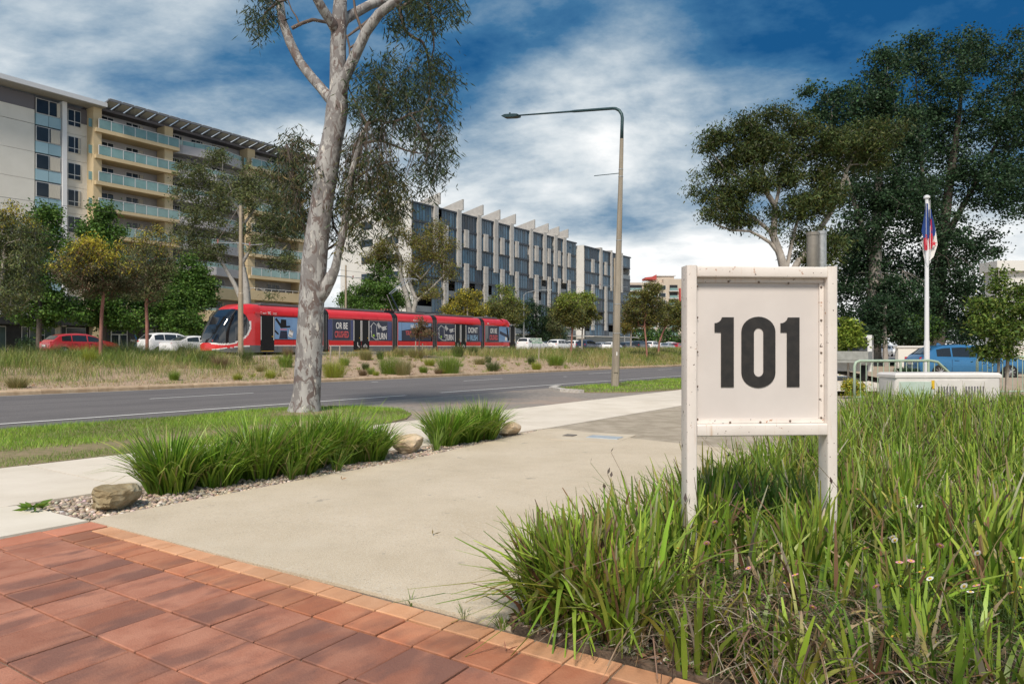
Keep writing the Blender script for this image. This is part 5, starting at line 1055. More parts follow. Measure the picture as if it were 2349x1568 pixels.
# ================================================================== TREES
m_bark = mat('bark_grey', (.30, .27, .24), (.42, .385, .345), 5, rough=.9, bump=.4, bscale=14, stretch=(1, 1, .4)); m_pale = mat('bark_pale', (.33, .315, .29), (.47, .45, .42), 3, rough=.85, bump=.2, bscale=12, stretch=(1, 1, .5)); m_redb = mat('bark_red', (.27, .115, .09), (.36, .18, .14), 6, rough=.85, bump=.3, bscale=14, stretch=(1, 1, .3)); m_darkb = mat('bark_dark', (.075, .06, .05), (.12, .10, .085), 5, rough=.9, bump=.4, bscale=12)
layer(m_pale, (.24, .21, .19), 3, (.56, .62), fac=.7, stretch=(1, 1, .5))
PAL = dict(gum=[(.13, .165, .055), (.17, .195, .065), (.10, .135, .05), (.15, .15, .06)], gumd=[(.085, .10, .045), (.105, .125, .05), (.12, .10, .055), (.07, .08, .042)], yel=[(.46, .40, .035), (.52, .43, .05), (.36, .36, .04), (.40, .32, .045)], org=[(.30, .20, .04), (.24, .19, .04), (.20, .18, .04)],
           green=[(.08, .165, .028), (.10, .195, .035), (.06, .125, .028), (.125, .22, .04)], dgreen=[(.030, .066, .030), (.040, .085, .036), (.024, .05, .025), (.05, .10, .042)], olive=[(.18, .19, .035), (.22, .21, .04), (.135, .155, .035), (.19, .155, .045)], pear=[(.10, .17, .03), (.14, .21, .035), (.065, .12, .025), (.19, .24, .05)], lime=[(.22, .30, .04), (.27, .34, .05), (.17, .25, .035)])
def tree(name, label, Y, trunks, lobes, nc, per, ln, wd, pal, bark, seed, zb=None, top=None, topy=None, topw=40, hang=.5, spread=1., tip=.012, cat='tree', group=None, jit=.2, dz=1., sag=.1, up=0.):
    """trunks and crown masses are given by their bearings; everything stands at distance Y"""
    if wd < .4 * ln: ln, wd = ln * 1.15, wd * 1.9
    else: ln, wd = ln * 1.15, wd * 1.1
    per = int(per * 1.35); rg = np.random.default_rng(seed); k = Y / 1600; x0, y0 = trunks[0][0][:2]; b = at(x0, y0, Y)
    if zb is not None: b.z = zb
    o = empty(name, b, 0, label, cat, group); B_ = np.array(b)
    tr = [[(np.array(at(x, y, Y)) - B_ + np.array([0, (i % 2 - .5) * .02 * Y * 0, 0]), max(w_ * k / 2, .01)) for i, (x, y, w_) in enumerate(l)] for l in trunks]
    if zb is not None: tr[0][0][0][2] = -.05
    fine = []
    for l in tr:
        q = []
        for (p0, r0), (p1, r1) in zip(l, l[1:]):
            for t in (0, .34, .67): q.append((p0 + (p1 - p0) * t, r0 + (r1 - r0) * t))
        q.append(l[-1]); fine.append(q)
    L_ = []
    for i, (x, y, rx, ry) in enumerate(lobes):
        c = np.array(at(x, y, Y)) - B_; c[1] += rg.uniform(-.6, .6) * rx * k * dz; L_.append((*c, rx * k, rx * k * dz, ry * k))
    T = blob_targets(rg, L_, nc); V_, F_ = grow(fine, T, rg, tip=tip, sides=5, sag=sag)
    link('trunk', raw_mesh('trunk', V_, F_, smooth=True), bark, o)
    tz = None if topy is None else H + (797 - topy) * k - b.z
    cl = clump_leaves(rg, T, per, spread, ln, wd, pal, hang=hang, jit=jit, top=top, topz=tz, topw=topw * k, up=up)
    link('crown', raw_mesh('crown', *cl), LEAF, o); return o
def med(x, y, v0=23., v1=37.):
    """median ground seen in direction x,y"""
    best = None
    for v in np.arange(v0, v1, .15):
        u = u_at(x, v); X, Y, _ = P(u, v); yy = 797 + (H - mz(u, v)) * 1600 / Y
        if best is None or abs(yy - y) < best[0]: best = (abs(yy - y), u, v, Y)
    return best[1:]
def onv(x, v): u = u_at(x, v); X, Y, _ = P(u, v); return u, Y
u, Y = onv(230, 34); tree('red_trunk_gum', 'small gum with red trunk and yellow new growth left of the tram', Y, [[(230, 827, 9), (231, 780, 8), (233, 720, 7.5), (237, 680, 7), (236, 650, 6), (232, 620, 4)]], [(228, 605, 70, 42), (172, 618, 46, 34), (285, 625, 46, 34), (235, 575, 55, 28), (205, 650, 55, 28), (255, 655, 50, 25), (150, 600, 28, 20), (312, 630, 25, 22)], 210, 60, .12, .022, PAL['gumd'] + [(.13, .10, .06)], m_redb, 11, zb=mz(u, 34), top=PAL['yel'], topy=640, topw=70, hang=.75, spread=.17, tip=.008)
u, Y = onv(337, 44); tree('red_trunk_gum', 'red trunked gum with orange tips right of the yellow topped gum', Y, [[(337, 790, 8), (337, 740, 7.5), (335, 700, 7), (339, 660, 6), (342, 610, 4)]], [(345, 610, 48, 60), (372, 575, 32, 42), (318, 640, 34, 40), (348, 540, 32, 28), (340, 670, 42, 25), (380, 620, 28, 30), (310, 580, 26, 30)], 190, 60, .13, .024, PAL['gum'] + PAL['gumd'], m_redb, 12, zb=UP, top=PAL['org'] + PAL['yel'], topy=600, topw=90, hang=.75, spread=.24, tip=.01)
u, Y = onv(-15, 44); tree('grey_gum', 'drooping grey gum with yellow top at the left edge of the picture', Y, [[(-15, 800, 14), (-10, 720, 12), (5, 640, 9), (10, 570, 6)]], [(15, 610, 65, 60), (50, 560, 45, 40), (-20, 540, 60, 60), (30, 680, 60, 40), (70, 600, 28, 45), (0, 490, 35, 40), (60, 520, 28, 25)], 260, 60, .15, .026, PAL['gum'] + [(.085, .11, .075)], m_bark, 13, zb=UP, top=PAL['org'] + PAL['yel'], topy=530, topw=60, hang=.8, spread=.26)
def plane(x, v, lobes, seed, label, tr, pal='green', nc=240):
    u, Y = onv(x, v); return tree('street_tree', label, Y, [tr], lobes, nc, 64, .19, .15, PAL[pal], m_darkb, seed, zb=UP, hang=.35, spread=.36, tip=.015, group='leafy street trees')
plane(88, 66, [(95, 500, 36, 42), (120, 560, 36, 45), (60, 560, 30, 45), (85, 620, 55, 50), (110, 690, 55, 40), (60, 710, 50, 45), (140, 640, 28, 40), (40, 660, 28, 40), (150, 720, 30, 30)], 21, 'leafy green street tree farthest left before the cream wall', [(88, 785, 12), (90, 740, 11), (92, 680, 9), (95, 600, 6), (95, 520, 3)])
plane(240, 66, [(242, 495, 28, 32), (225, 535, 36, 30), (262, 550, 36, 35), (240, 590, 50, 35), (240, 700, 55, 35), (205, 730, 45, 28), (275, 730, 45, 28), (250, 650, 45, 35)], 22, 'leafy green street tree behind the yellow topped gum', [(238, 790, 11), (240, 720, 10), (240, 640, 7), (241, 540, 4)])
plane(430, 64, [(432, 620, 36, 40), (450, 680, 36, 40), (415, 690, 40, 40), (435, 740, 48, 32), (405, 640, 28, 30), (470, 660, 25, 25)], 23, 'dark leafy street tree just left of the tram cab', [(432, 790, 12), (433, 740, 11), (434, 680, 8), (433, 620, 4)])
plane(300, 68, [(275, 725, 30, 24), (335, 705, 30, 22), (320, 685, 30, 22), (375, 725, 28, 28)], 24, 'low leafy street tree over the shop entrance', [(318, 795, 10), (318, 760, 9), (316, 720, 6)], nc=120)
plane(862, 66, [(872, 612, 26, 30), (880, 650, 42, 30), (845, 672, 48, 30), (895, 680, 42, 28), (805, 690, 30, 24), (850, 700, 65, 22), (920, 690, 25, 22)], 25, 'broad leafy green tree behind the tram pantograph', [(868, 790, 12), (868, 720, 11), (868, 660, 7), (872, 610, 3)], nc=230)
plane(1228, 66, [(1222, 715, 30, 32), (1252, 738, 28, 32), (1205, 745, 25, 30), (1235, 765, 40, 22)], 26, 'dark green street tree behind the rear of the tram', [(1230, 795, 7), (1230, 750, 6), (1228, 715, 3)], 'dgreen', 170)
plane(1270, 70, [(1275, 770, 30, 22), (1265, 745, 22, 22)], 27, 'low dark street tree above the white parked cars', [(1268, 797, 5), (1268, 775, 4), (1268, 755, 2)], 'dgreen', 80)
tree('spreading_gum', 'tall spreading gum with pale limbs in front of the tan balconies', 71, [[(566, 800, 22), (566, 700, 20), (564, 660, 17), (560, 634, 15), (554, 603, 12), (548, 565, 10), (556, 520, 8), (545, 480, 6), (525, 455, 4)], [(560, 690, 14), (551, 682, 13), (538, 653, 11), (519, 619, 9), (500, 590, 8), (481, 574, 6), (462, 560, 4)], [(555, 605, 9), (575, 570, 8), (600, 540, 5), (620, 510, 2)], [(550, 560, 7), (520, 545, 5), (490, 520, 2)], [(556, 520, 7), (590, 470, 4), (605, 430, 2)]],
     [(490, 362, 34, 22), (455, 402, 48, 26), (515, 425, 50, 28), (592, 408, 50, 32), (440, 440, 45, 28), (562, 462, 38, 30), (632, 450, 40, 38), (480, 492, 50, 26), (600, 520, 52, 34), (525, 530, 50, 24), (430, 540, 40, 34), (655, 520, 35, 36), (640, 590, 40, 26), (470, 590, 40, 24), (505, 460, 36, 20), (625, 655, 22, 26), (625, 500, 36, 26), (495, 575, 46, 24), (600, 560, 36, 24), (560, 420, 36, 24)], 440, 62, .24, .045, PAL['gum'] + [(.10, .11, .06)], m_pale, 31, zb=UP, hang=.6, spread=.42, tip=.02)
tree('forked_gum', 'open forked gum with white limbs before the finned block', 91, [[(940, 800, 17), (938, 710, 15), (930, 670, 13), (921, 646, 12), (918, 626, 10), (918, 590, 9), (907, 568, 7), (900, 550, 5), (903, 530, 3)], [(950, 800, 14), (948, 714, 12), (954, 686, 10), (943, 660, 9), (937, 640, 8), (946, 620, 6), (962, 600, 4), (975, 580, 3)], [(918, 622, 7), (908, 610, 6), (895, 602, 5), (879, 594, 3)], [(921, 646, 7), (909, 636, 6), (895, 626, 5), (877, 621, 4), (863, 610, 3)], [(955, 690, 7), (985, 665, 5), (1010, 640, 4), (1030, 620, 2)], [(945, 622, 5), (965, 640, 4), (1000, 600, 3)]],
     [(882, 565, 34, 20), (910, 515, 32, 28), (862, 590, 32, 20), (992, 560, 40, 36), (1012, 602, 34, 32), (972, 640, 42, 26), (1002, 520, 28, 22), (962, 585, 32, 28), (930, 545, 30, 20), (1022, 560, 24, 24), (985, 670, 30, 18), (905, 590, 25, 16), (1025, 625, 24, 20), (875, 615, 26, 16), (940, 610, 26, 20)], 320, 46, .27, .05, PAL['olive'] + [(.16, .11, .05)], m_pale, 32, zb=UP, hang=.6, spread=.50, tip=.018)
def yel(x, v, tr, lobes, seed, label, pal, nc=150, bark=m_bark, top=None, topy=None, topw=30, sp=.42, ln=.24, group='street gums along the tram line', zb=UP):
    u, Y = onv(x, v); return tree('street_gum', label, Y, tr, lobes, nc, 60, ln, ln * .28, pal, bark, seed, zb=zb if zb is not None else mz(u, v), top=top, topy=topy, topw=topw, hang=.6, spread=sp, tip=.014, group=group)
yel(1072, 64, [[(1072, 795, 6), (1072, 740, 5), (1072, 700, 3)]], [(1070, 690, 32, 26), (1034, 710, 22, 18), (1095, 708, 24, 20), (1060, 730, 40, 18), (1080, 672, 20, 12)], 41, 'golden olive gum above the fourth tram section', PAL['olive'] + PAL['yel'][:2], 170)
yel(1160, 64, [[(1162, 795, 6), (1162, 740, 5), (1160, 690, 3)]], [(1160, 665, 20, 18), (1150, 700, 38, 28), (1185, 708, 26, 26), (1135, 720, 30, 22), (1170, 735, 38, 18)], 42, 'bushy yellow green gum above the tram rear', PAL['olive'] + PAL['gum'], 190, top=PAL['lime'], topy=705, topw=50)
yel(1284, 60, [[(1285, 800, 5), (1285, 750, 4), (1285, 700, 2)]], [(1284, 725, 24, 40), (1292, 690, 18, 20), (1275, 750, 22, 22)], 43, 'grey brown gum behind the two slim median gums', PAL['gumd'] + PAL['gum'], 110)
yel(1311, 33, [[(1309, 812, 5), (1311, 780, 4.5), (1313, 745, 4), (1311, 710, 2.5)]], [(1300, 700, 26, 24), (1315, 725, 28, 22), (1288, 715, 18, 18), (1310, 682, 18, 14)], 44, 'slim median gum with pinkish trunk, left of the pair before the lamp post', PAL['olive'] + PAL['gum'], 120, m_redb, PAL['lime'], 715, 40, .26, .17, zb=None)
yel(1334, 36, [[(1334, 800, 4.5), (1335, 770, 4), (1336, 740, 3.5), (1336, 705, 2)]], [(1338, 695, 30, 28), (1348, 722, 26, 22), (1325, 735, 24, 18), (1345, 678, 18, 14)], 45, 'slim median gum nearest the lamp post', PAL['olive'] + PAL['gum'], 130, m_bark, PAL['lime'], 715, 40, .28, .18, zb=None)
yel(1480, 30, [[(1484, 822, 5), (1482, 790, 4.5), (1478, 750, 4), (1480, 715, 3)]], [(1472, 690, 32, 28), (1496, 672, 24, 20), (1448, 712, 26, 24), (1500, 715, 26, 22), (1478, 735, 36, 20), (1490, 655, 16, 10)], 46, 'slim gum on the median just right of the lamp post', PAL['gumd'] + PAL['olive'], 170, m_redb, PAL['olive'], 700, 50, .28, .18, zb=None)
yel(1512, 33, [[(1509, 812, 5), (1512, 785, 4.5), (1520, 762, 4), (1530, 740, 3)]], [(1530, 705, 28, 24), (1550, 732, 28, 24), (1520, 728, 26, 20), (1565, 715, 24, 30)], 47, 'crooked gum on the median at the left edge of the number sign', PAL['gum'] + PAL['olive'], 150, m_redb, None, None, 30, .30, .19, zb=None)
yel(1446, 46, [[(1446, 800, 4.5), (1447, 770, 4), (1447, 740, 3)]], [(1445, 718, 20, 24), (1440, 745, 24, 20), (1455, 700, 14, 16)], 48, 'gum with orange leaves close behind the lamp post', PAL['olive'] + PAL['org'], 100, m_bark, None, None, 30, .34, .21)
# far greenery closing the street
def wood(name, label, Y, lobes, n, ln, pal, seed):
    r = np.random.default_rng(seed); k = Y / 1600; L_ = [(*np.array(at(x, y, Y + r.uniform(-6, 6))), rx * k, rx * k * .5, ry * k) for x, y, rx, ry in lobes]; T = blob_targets(r, L_, n)
    o = link(name, raw_mesh(name, *clump_leaves(r, T, 40, ln * 1.6, ln, ln * .5, pal, hang=.4)), LEAF); tag(o, label, 'trees', kind='stuff')
wood('far_trees', 'mass of trees closing the far end of the street', 240, [(1400 + 22 * i, 775 + 6 * (i % 2), 18, 26 + 8 * (i % 3)) for i in range(10)] + [(1200 + 24 * i, 780, 18, 20) for i in range(9)], 420, .8, PAL['green'] + PAL['dgreen'], 61)
wood('far_trees', 'low greenery behind the parked cars left of the tram', 74, [(-20 + 28 * i, 785, 18, 6) for i in range(18) if not 8 < i < 13], 200, .25, PAL['dgreen'], 62)
wood('far_trees', 'dark belt of trees and hedge behind the blue hatchback', 72, [(2080 + 40 * i, 745 + 10 * (i % 2), 36, 42) for i in range(10)] + [(1935 + 30 * i, 765, 22, 16) for i in range(4)], 420, .28, PAL['dgreen'], 63)
# right hand trees
tree('dark_gum', 'broad dark olive gum with crooked pale limbs above the number sign', 40, [[(1800, 850, 26), (1800, 700, 24), (1799, 620, 22), (1790, 585, 19), (1774, 541, 17), (1778, 474, 14), (1762, 447, 12), (1742, 427, 10), (1699, 411, 8), (1660, 385, 5), (1640, 360, 3)], [(1772, 545, 11), (1766, 530, 10), (1727, 498, 8), (1695, 482, 5), (1670, 470, 3)], [(1785, 580, 10), (1766, 556, 9), (1740, 540, 7), (1719, 530, 6), (1679, 528, 5), (1640, 515, 3)], [(1800, 650, 18), (1830, 600, 16), (1866, 560, 15), (1881, 522, 14), (1908, 482, 12), (1928, 435, 10), (1940, 395, 8), (1960, 350, 5)], [(1778, 474, 9), (1790, 420, 8), (1800, 370, 6), (1820, 320, 4)], [(1762, 447, 8), (1750, 390, 6), (1745, 340, 4)], [(1800, 640, 10), (1815, 560, 9), (1830, 500, 7), (1850, 440, 5)]],
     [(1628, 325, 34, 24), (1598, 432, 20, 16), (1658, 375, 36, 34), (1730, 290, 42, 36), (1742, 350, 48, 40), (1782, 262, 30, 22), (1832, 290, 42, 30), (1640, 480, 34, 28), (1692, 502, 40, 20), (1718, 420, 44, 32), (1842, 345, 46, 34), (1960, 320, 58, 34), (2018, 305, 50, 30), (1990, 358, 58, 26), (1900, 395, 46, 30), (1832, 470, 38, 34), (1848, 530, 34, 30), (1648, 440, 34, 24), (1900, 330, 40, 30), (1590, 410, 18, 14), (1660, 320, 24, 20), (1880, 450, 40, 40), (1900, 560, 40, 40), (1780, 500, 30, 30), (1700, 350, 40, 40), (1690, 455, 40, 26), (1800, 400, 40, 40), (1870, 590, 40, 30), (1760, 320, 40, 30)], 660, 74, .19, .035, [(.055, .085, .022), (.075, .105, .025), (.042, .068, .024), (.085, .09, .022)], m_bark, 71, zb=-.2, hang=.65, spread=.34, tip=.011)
pop = [(1900, 255, 50, 40), (1955, 240, 55, 46), (2025, 180, 45, 70), (2010, 260, 60, 60), (1930, 330, 50, 50), (2050, 330, 80, 80), (1990, 430, 80, 70), (2060, 480, 80, 70), (1960, 540, 60, 60), (2020, 600, 80, 70), (1960, 660, 45, 60), (2050, 690, 80, 60), (1935, 730, 30, 45), (2000, 740, 70, 40), (1860, 215, 30, 20)]
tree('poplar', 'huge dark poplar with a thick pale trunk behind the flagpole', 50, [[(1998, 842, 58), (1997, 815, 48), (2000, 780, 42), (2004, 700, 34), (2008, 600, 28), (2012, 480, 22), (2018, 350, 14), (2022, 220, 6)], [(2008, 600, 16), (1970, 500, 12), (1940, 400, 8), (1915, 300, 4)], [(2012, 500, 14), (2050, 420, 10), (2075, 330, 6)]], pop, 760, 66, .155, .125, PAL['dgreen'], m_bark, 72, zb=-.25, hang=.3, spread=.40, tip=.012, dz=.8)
pop2 = [(2095, 130, 38, 60), (2130, 215, 62, 80), (2200, 150, 50, 80), (2265, 120, 55, 70), (2330, 170, 50, 100), (2390, 220, 60, 120), (2170, 300, 80, 80), (2270, 280, 80, 80), (2350, 340, 60, 90), (2130, 420, 80, 70), (2230, 420, 80, 70), (2310, 450, 60, 60), (2150, 540, 80, 60), (2240, 560, 60, 60), (2120, 640, 70, 60), (2200, 660, 70, 60), (2160, 730, 80, 45), (2085, 740, 50, 40), (2250, 720, 50, 40), (2140, 95, 20, 30)]
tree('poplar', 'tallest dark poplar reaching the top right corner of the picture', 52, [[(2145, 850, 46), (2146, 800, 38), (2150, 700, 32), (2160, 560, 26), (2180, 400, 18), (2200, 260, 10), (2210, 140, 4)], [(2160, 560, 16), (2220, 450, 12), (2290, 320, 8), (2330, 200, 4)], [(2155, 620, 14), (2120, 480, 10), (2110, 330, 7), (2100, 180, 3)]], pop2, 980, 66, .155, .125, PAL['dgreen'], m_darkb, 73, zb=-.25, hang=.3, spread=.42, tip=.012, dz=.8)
tree('slim_trunk_tree', 'thin grey trunked tree right of the thick poplar trunk', 46, [[(2032, 838, 14), (2030, 800, 11), (2028, 760, 9), (2030, 700, 7)]], [(2030, 720, 40, 40), (2070, 760, 30, 20), (2000, 770, 25, 18)], 120, 60, .13, .10, PAL['dgreen'], m_bark, 74, zb=-.22, hang=.3, spread=.3)
tree('slim_trunk_tree', 'dark twin stemmed tree in front of the far parked cars', 48, [[(2086, 832, 12), (2084, 800, 10), (2075, 770, 7), (2060, 740, 5)], [(2086, 815, 8), (2100, 780, 6), (2115, 755, 4)]], [(2070, 750, 40, 30), (2110, 755, 40, 28), (2090, 780, 30, 14)], 130, 60, .13, .10, PAL['green'] + PAL['dgreen'], m_darkb, 75, zb=-.22, hang=.3, spread=.3)
tree('young_tree', 'bright yellow green young tree at the right edge of the number sign', 26, [[(1945, 850, 5), (1945, 810, 4), (1948, 780, 3), (1950, 750, 2)]], [(1950, 765, 22, 18), (1940, 790, 18, 16), (1965, 778, 18, 12), (1952, 745, 14, 10)], 80, 50, .10, .07, PAL['lime'], m_bark, 76, zb=-.1, hang=.3, spread=.11, tip=.006)
tree('young_tree', 'slender young pear tree with glossy leaves beside the white cabinet', 16.5, [[(2289, 880, 6.5), (2290, 830, 6), (2291, 780, 5.5), (2291, 700, 4), (2290, 620, 2)]], [(2290, 645, 20, 34), (2270, 705, 40, 28), (2312, 700, 40, 34), (2262, 755, 38, 28), (2305, 765, 46, 32), (2345, 745, 32, 40), (2290, 805, 44, 22), (2335, 670, 24, 28), (2245, 735, 22, 18)], 300, 34, .072, .036, PAL['pear'], m_bark, 77, zb=-.05, hang=.25, spread=.10, tip=.004, up=.2)
def shrub(name, label, x, y, Y, rx, ry, n, ln, pal, seed, zb=0., cat='shrub'):
    r = np.random.default_rng(seed); k = Y / 1600; b = at(x, y, Y); b.z = zb; T = blob_targets(r, [(0, 0, ry * k * .9, rx * k, rx * k, ry * k)], n)
    V_, F_ = grow([[(np.array([0, 0, -.02]), .012), (np.array([0, 0, ry * k * .6]), .008)]], T, r, tip=.003); o = empty(name, b, 0, label, cat); link('stems', raw_mesh('stems', V_, F_), m_darkb, o); link('foliage', raw_mesh('foliage', *clump_leaves(r, T, 26, ln * 1.2, ln, ln * .5, pal, hang=.2, up=.3)), LEAF, o)
shrub('shrub', 'golden yellow shrub behind the green railing', 1958, 862, 19, 22, 16, 70, .07, PAL['yel'] + PAL['lime'], 81); shrub('shrub', 'dark low shrub beside the rear of the blue car', 2085, 850, 27, 32, 16, 90, .09, PAL['dgreen'], 82, -.08); shrub('shrub', 'pale green shrub in front of the blue car door', 2225, 845, 15, 24, 20, 70, .05, PAL['pear'], 83); shrub('shrub', 'clipped dark hedge beyond the blue car roof', 2180, 800, 42, 75, 14, 160, .13, PAL['dgreen'], 84, .4, 'hedge')
shrub('ground_cover', 'leafy green ground cover at the foot of the young pear tree', 2345, 885, 15, 55, 10, 170, .05, PAL['pear'] + PAL['green'], 85, -.02, 'plants')
# ================================================================== MEDIAN PLANTING
rm = np.random.default_rng(91)
MEAD = [(.40, .33, .13), (.48, .41, .19), (.30, .30, .08), (.54, .46, .25), (.25, .28, .07), (.36, .27, .13)]; MG = [(.18, .26, .04), (.13, .20, .035), (.24, .30, .05), (.09, .15, .03)]
def meadow(name, label, region, n, hfun, gfun, seed, wmul=1.):
    r = np.random.default_rng(seed); u0, u1, d0, d1 = region; u = r.uniform(u0, u1, n); dv = r.uniform(d0, d1, n); v = np.array([vk(a) for a in u]) + .3 + dv
    hh = hfun(u, dv); keep = r.random(n) < np.clip(hh[1], 0, 1); u, v, dv, h = u[keep], v[keep], dv[keep], hh[0][keep]; n = len(u); base = np.array([P(a, b, mz(a, b) - .02) for a, b in zip(u, v)])
    g = gfun(u, dv); sel = r.random(n) < g; c = pick(r, MEAD, n, .2); c[sel] = pick(r, MG, int(sel.sum()), .2); dist = np.linalg.norm(base[:, :2], axis=1)
    o = link(name, raw_mesh(name, *blades(base, h * r.uniform(.55, 1.25, n), np.clip(dist / 1600 * .55, .010, .05) * wmul, r.uniform(0, 6.28, n), r.uniform(.1, .8, n), r.uniform(0, .3, n), c, 2, None, r)), BLADE); tag(o, label, 'grass', kind='stuff')
sn = lambda a, b, k=1.: .5 + .5 * np.sin(a * .9 * k + 1.7 * np.sin(b * .7 * k)) * np.cos(b * 1.1 * k - a * .35 * k)
def h_left(u, d): fade = np.clip((21.5 - u + d * .25) / 4, 0, 1); tall = np.clip((d - 2.0) / 6, 0, 1); return .15 + .56 * tall * (.35 + .9 * sn(u * 1.2, d)), fade * np.clip(.12 + .25 * d / 3 + (sn(u, d, 1.6) - .35) * 1.1 + .5 * (d > 8), .06, 1)
def h_right(u, d): fade = np.clip((u - 41 - (11 - d) * .55) / 7, 0, 1); tall = np.clip((d - 1) / 5, 0, 1); return .28 + .55 * tall * (.6 + .6 * sn(u, d, .7)), fade
meadow('long_grass', 'tall straw and green grasses on the median left of the tram', (3, 24, .1, 16.5), 66000, h_left, lambda u, d: np.clip(sn(u * 1.3, d * 1.2) * 1.1 + .02 + .3 * (d > 8), 0, .95), 1)
meadow('long_grass', 'tall straw grasses on the median right of the tram', (40, 120, .3, 15), 66000, h_right, lambda u, d: np.clip(sn(u * .6, d) * .9 + .05, 0, .9), 2)
def h_mid(u, d): return .30 + .35 * sn(u, d, 1.5), np.clip((u - 30) / 6, 0, 1) * np.clip((d - 9.5) / 2.5, 0, 1) * np.clip((56 - u) / 3, 0, 1) * (sn(u * 1.4, d) > .35)
meadow('long_grass', 'band of brownish grasses along the tram track edge', (28, 56, 8, 14.8), 22000, h_mid, lambda u, d: np.clip(sn(u * 1.1, d) - .2, 0, .9), 3)
n = 9000; u = rm.uniform(4, 62, n); dv = rm.uniform(.05, 13, n); b_ = np.array([P(a, vk(a) + .25 + d, mz(a, vk(a) + .26 + d) + .012) for a, d in zip(u, dv)]); ax = rngv(rm, n); ax[:, 2] *= .25
o = link('bark_mulch', raw_mesh('bark_mulch', *leaves(b_, ax, rm.uniform(.06, .14, n), rm.uniform(.025, .05, n), pick(rm, [(.50, .36, .25), (.62, .48, .36), (.32, .20, .13), (.42, .28, .19)], n, .2), rm)), BLADE); tag(o, 'loose tan bark chips over the median bank', 'mulch', kind='stuff')
TP = dict(g=[(.18, .28, .03), (.23, .33, .04), (.13, .21, .03)], y=[(.31, .35, .04), (.36, .38, .05), (.24, .30, .04)], s=[(.30, .27, .10), (.22, .23, .07), (.36, .31, .15)], d=[(.07, .11, .03), (.10, .145, .035), (.13, .16, .05)], b=[(.26, .18, .10), (.20, .15, .08)])
def tussock(x, y, wpx, hpx, pal, label, group='tussocks on the mulched median', n=None):
    wpx *= 1.5; hpx *= 1.4; u, v, Y = med(x, y); k = Y / 1600; r = np.random.default_rng(int(x * 7 + y)); n = n or int(260 + wpx * 6); rad_ = wpx * k * .22; a = r.uniform(0, 6.28, n); q = rad_ * r.random(n) ** .5
    base = np.stack([q * np.cos(a), q * np.sin(a), np.full(n, -.02)], 1); le = np.abs(r.normal(size=n)) * .45 + .1; h = hpx * k * r.uniform(.55, 1.15, n)
    o = link('tussock', raw_mesh('tussock', *blades(base, h, np.full(n, max(.008, .45 * k)), a + r.normal(size=n) * .5, le * wpx / hpx * .6, np.clip(le * .4, 0, .5), pick(r, pal, n, .2), 2, None, r)), BLADE, None, P(u, v, mz(u, v))); tag(o, label, 'tussock', group)
for x, y, w_, h_, p_, lab in [(563, 836, 36, 34, 'd', 'olive tussock at the foot of the tan tram mast'), (655, 842, 40, 28, 'g', 'green tussock just left of the gum trunk'), (596, 852, 22, 14, 's', 'small straw tussock between tram mast and gum trunk'), (505, 846, 44, 30, 'b', 'feathery brown tussock in front of the tram nose'), (474, 838, 40, 30, 'd', 'grey green tussock below the tram bumper'), (766, 866, 62, 40, 'y', 'large yellow green tussock just right of the gum trunk'), (790, 838, 26, 18, 'g', 'dark green tussock beside the bare stakes'), (838, 848, 18, 16, 'd', 'tiny grey tussock left of the bright round tussocks'), (850, 858, 20, 13, 'g', 'bright green rounded tussock by the kerb'), (862, 862, 16, 11, 'y', 'lime green rounded tussock at the kerb'), (832, 862, 22, 14, 'b', 'dead brown tussock at the kerb'),
                          (895, 858, 62, 40, 'g', 'big grassy green tussock left of the staked sapling'), (925, 860, 44, 34, 's', 'straw half of the big tussock pair'), (971, 855, 22, 15, 'g', 'neat round green tussock below the staked sapling'), (985, 838, 28, 16, 'y', 'pale green tussock behind the neat round one'), (1030, 858, 64, 44, 'g', 'biggest green tussock in the middle of the mulch'), (1005, 860, 20, 12, 'b', 'small brown tussock beside the biggest green one'), (1012, 858, 18, 12, 'y', 'lime tussock at the left of the biggest green one'), (1130, 851, 36, 22, 'd', 'olive tussock standing alone on the right mulch'), (1119, 832, 16, 15, 'd', 'small dark tussock behind the olive one'), (1218, 836, 18, 18, 'd', 'upright dark tussock below the street name sign'), (1230, 848, 26, 16, 'y', 'yellow tussock at the right end of the mulch'), (1100, 836, 30, 15, 's', 'pale straw tussock on the right mulch'), (838, 826, 34, 24, 's', 'feathery tussock under the second tram door'), (872, 824, 18, 18, 'd', 'dark tussock under the waiting poster'), (1050, 818, 30, 26, 'd', 'dark tussock under the rear tram doors'), (1085, 815, 26, 20, 'd', 'round dark tussock under the last tram section'), (915, 818, 30, 20, 's', 'straw tussock below the tram gangway'), (955, 820, 44, 22, 's', 'wide straw tussock at the foot of the stakes'), (660, 822, 26, 24, 'b', 'brown feathery tussock at the track edge left of the gum trunk'),
                          (205, 838, 34, 36, 'y', 'bright lime tussock left of the red trunked gum'), (280, 812, 110, 36, 'd', 'wide dark green tussock right of the red trunked gum'), (430, 818, 50, 34, 'd', 'dark green tussock in front of the parked white sedan'), (100, 815, 110, 34, 'd', 'wide olive tussock in front of the red car'), (620, 868, 26, 18, 'y', 'yellow green tuft at the kerb left of the gum trunk'), (545, 872, 24, 15, 'y', 'short yellow tuft at the kerb below the tram nose'), (400, 872, 26, 20, 'g', 'green tuft at the kerb below the dark tussock'), (40, 890, 50, 26, 's', 'straw tuft at the kerb in the left corner'), (1275, 838, 46, 24, 'g', 'green tussock right of the small marker post')]:
    tussock(x, y, w_, h_, TP[p_], lab)
T_ = []
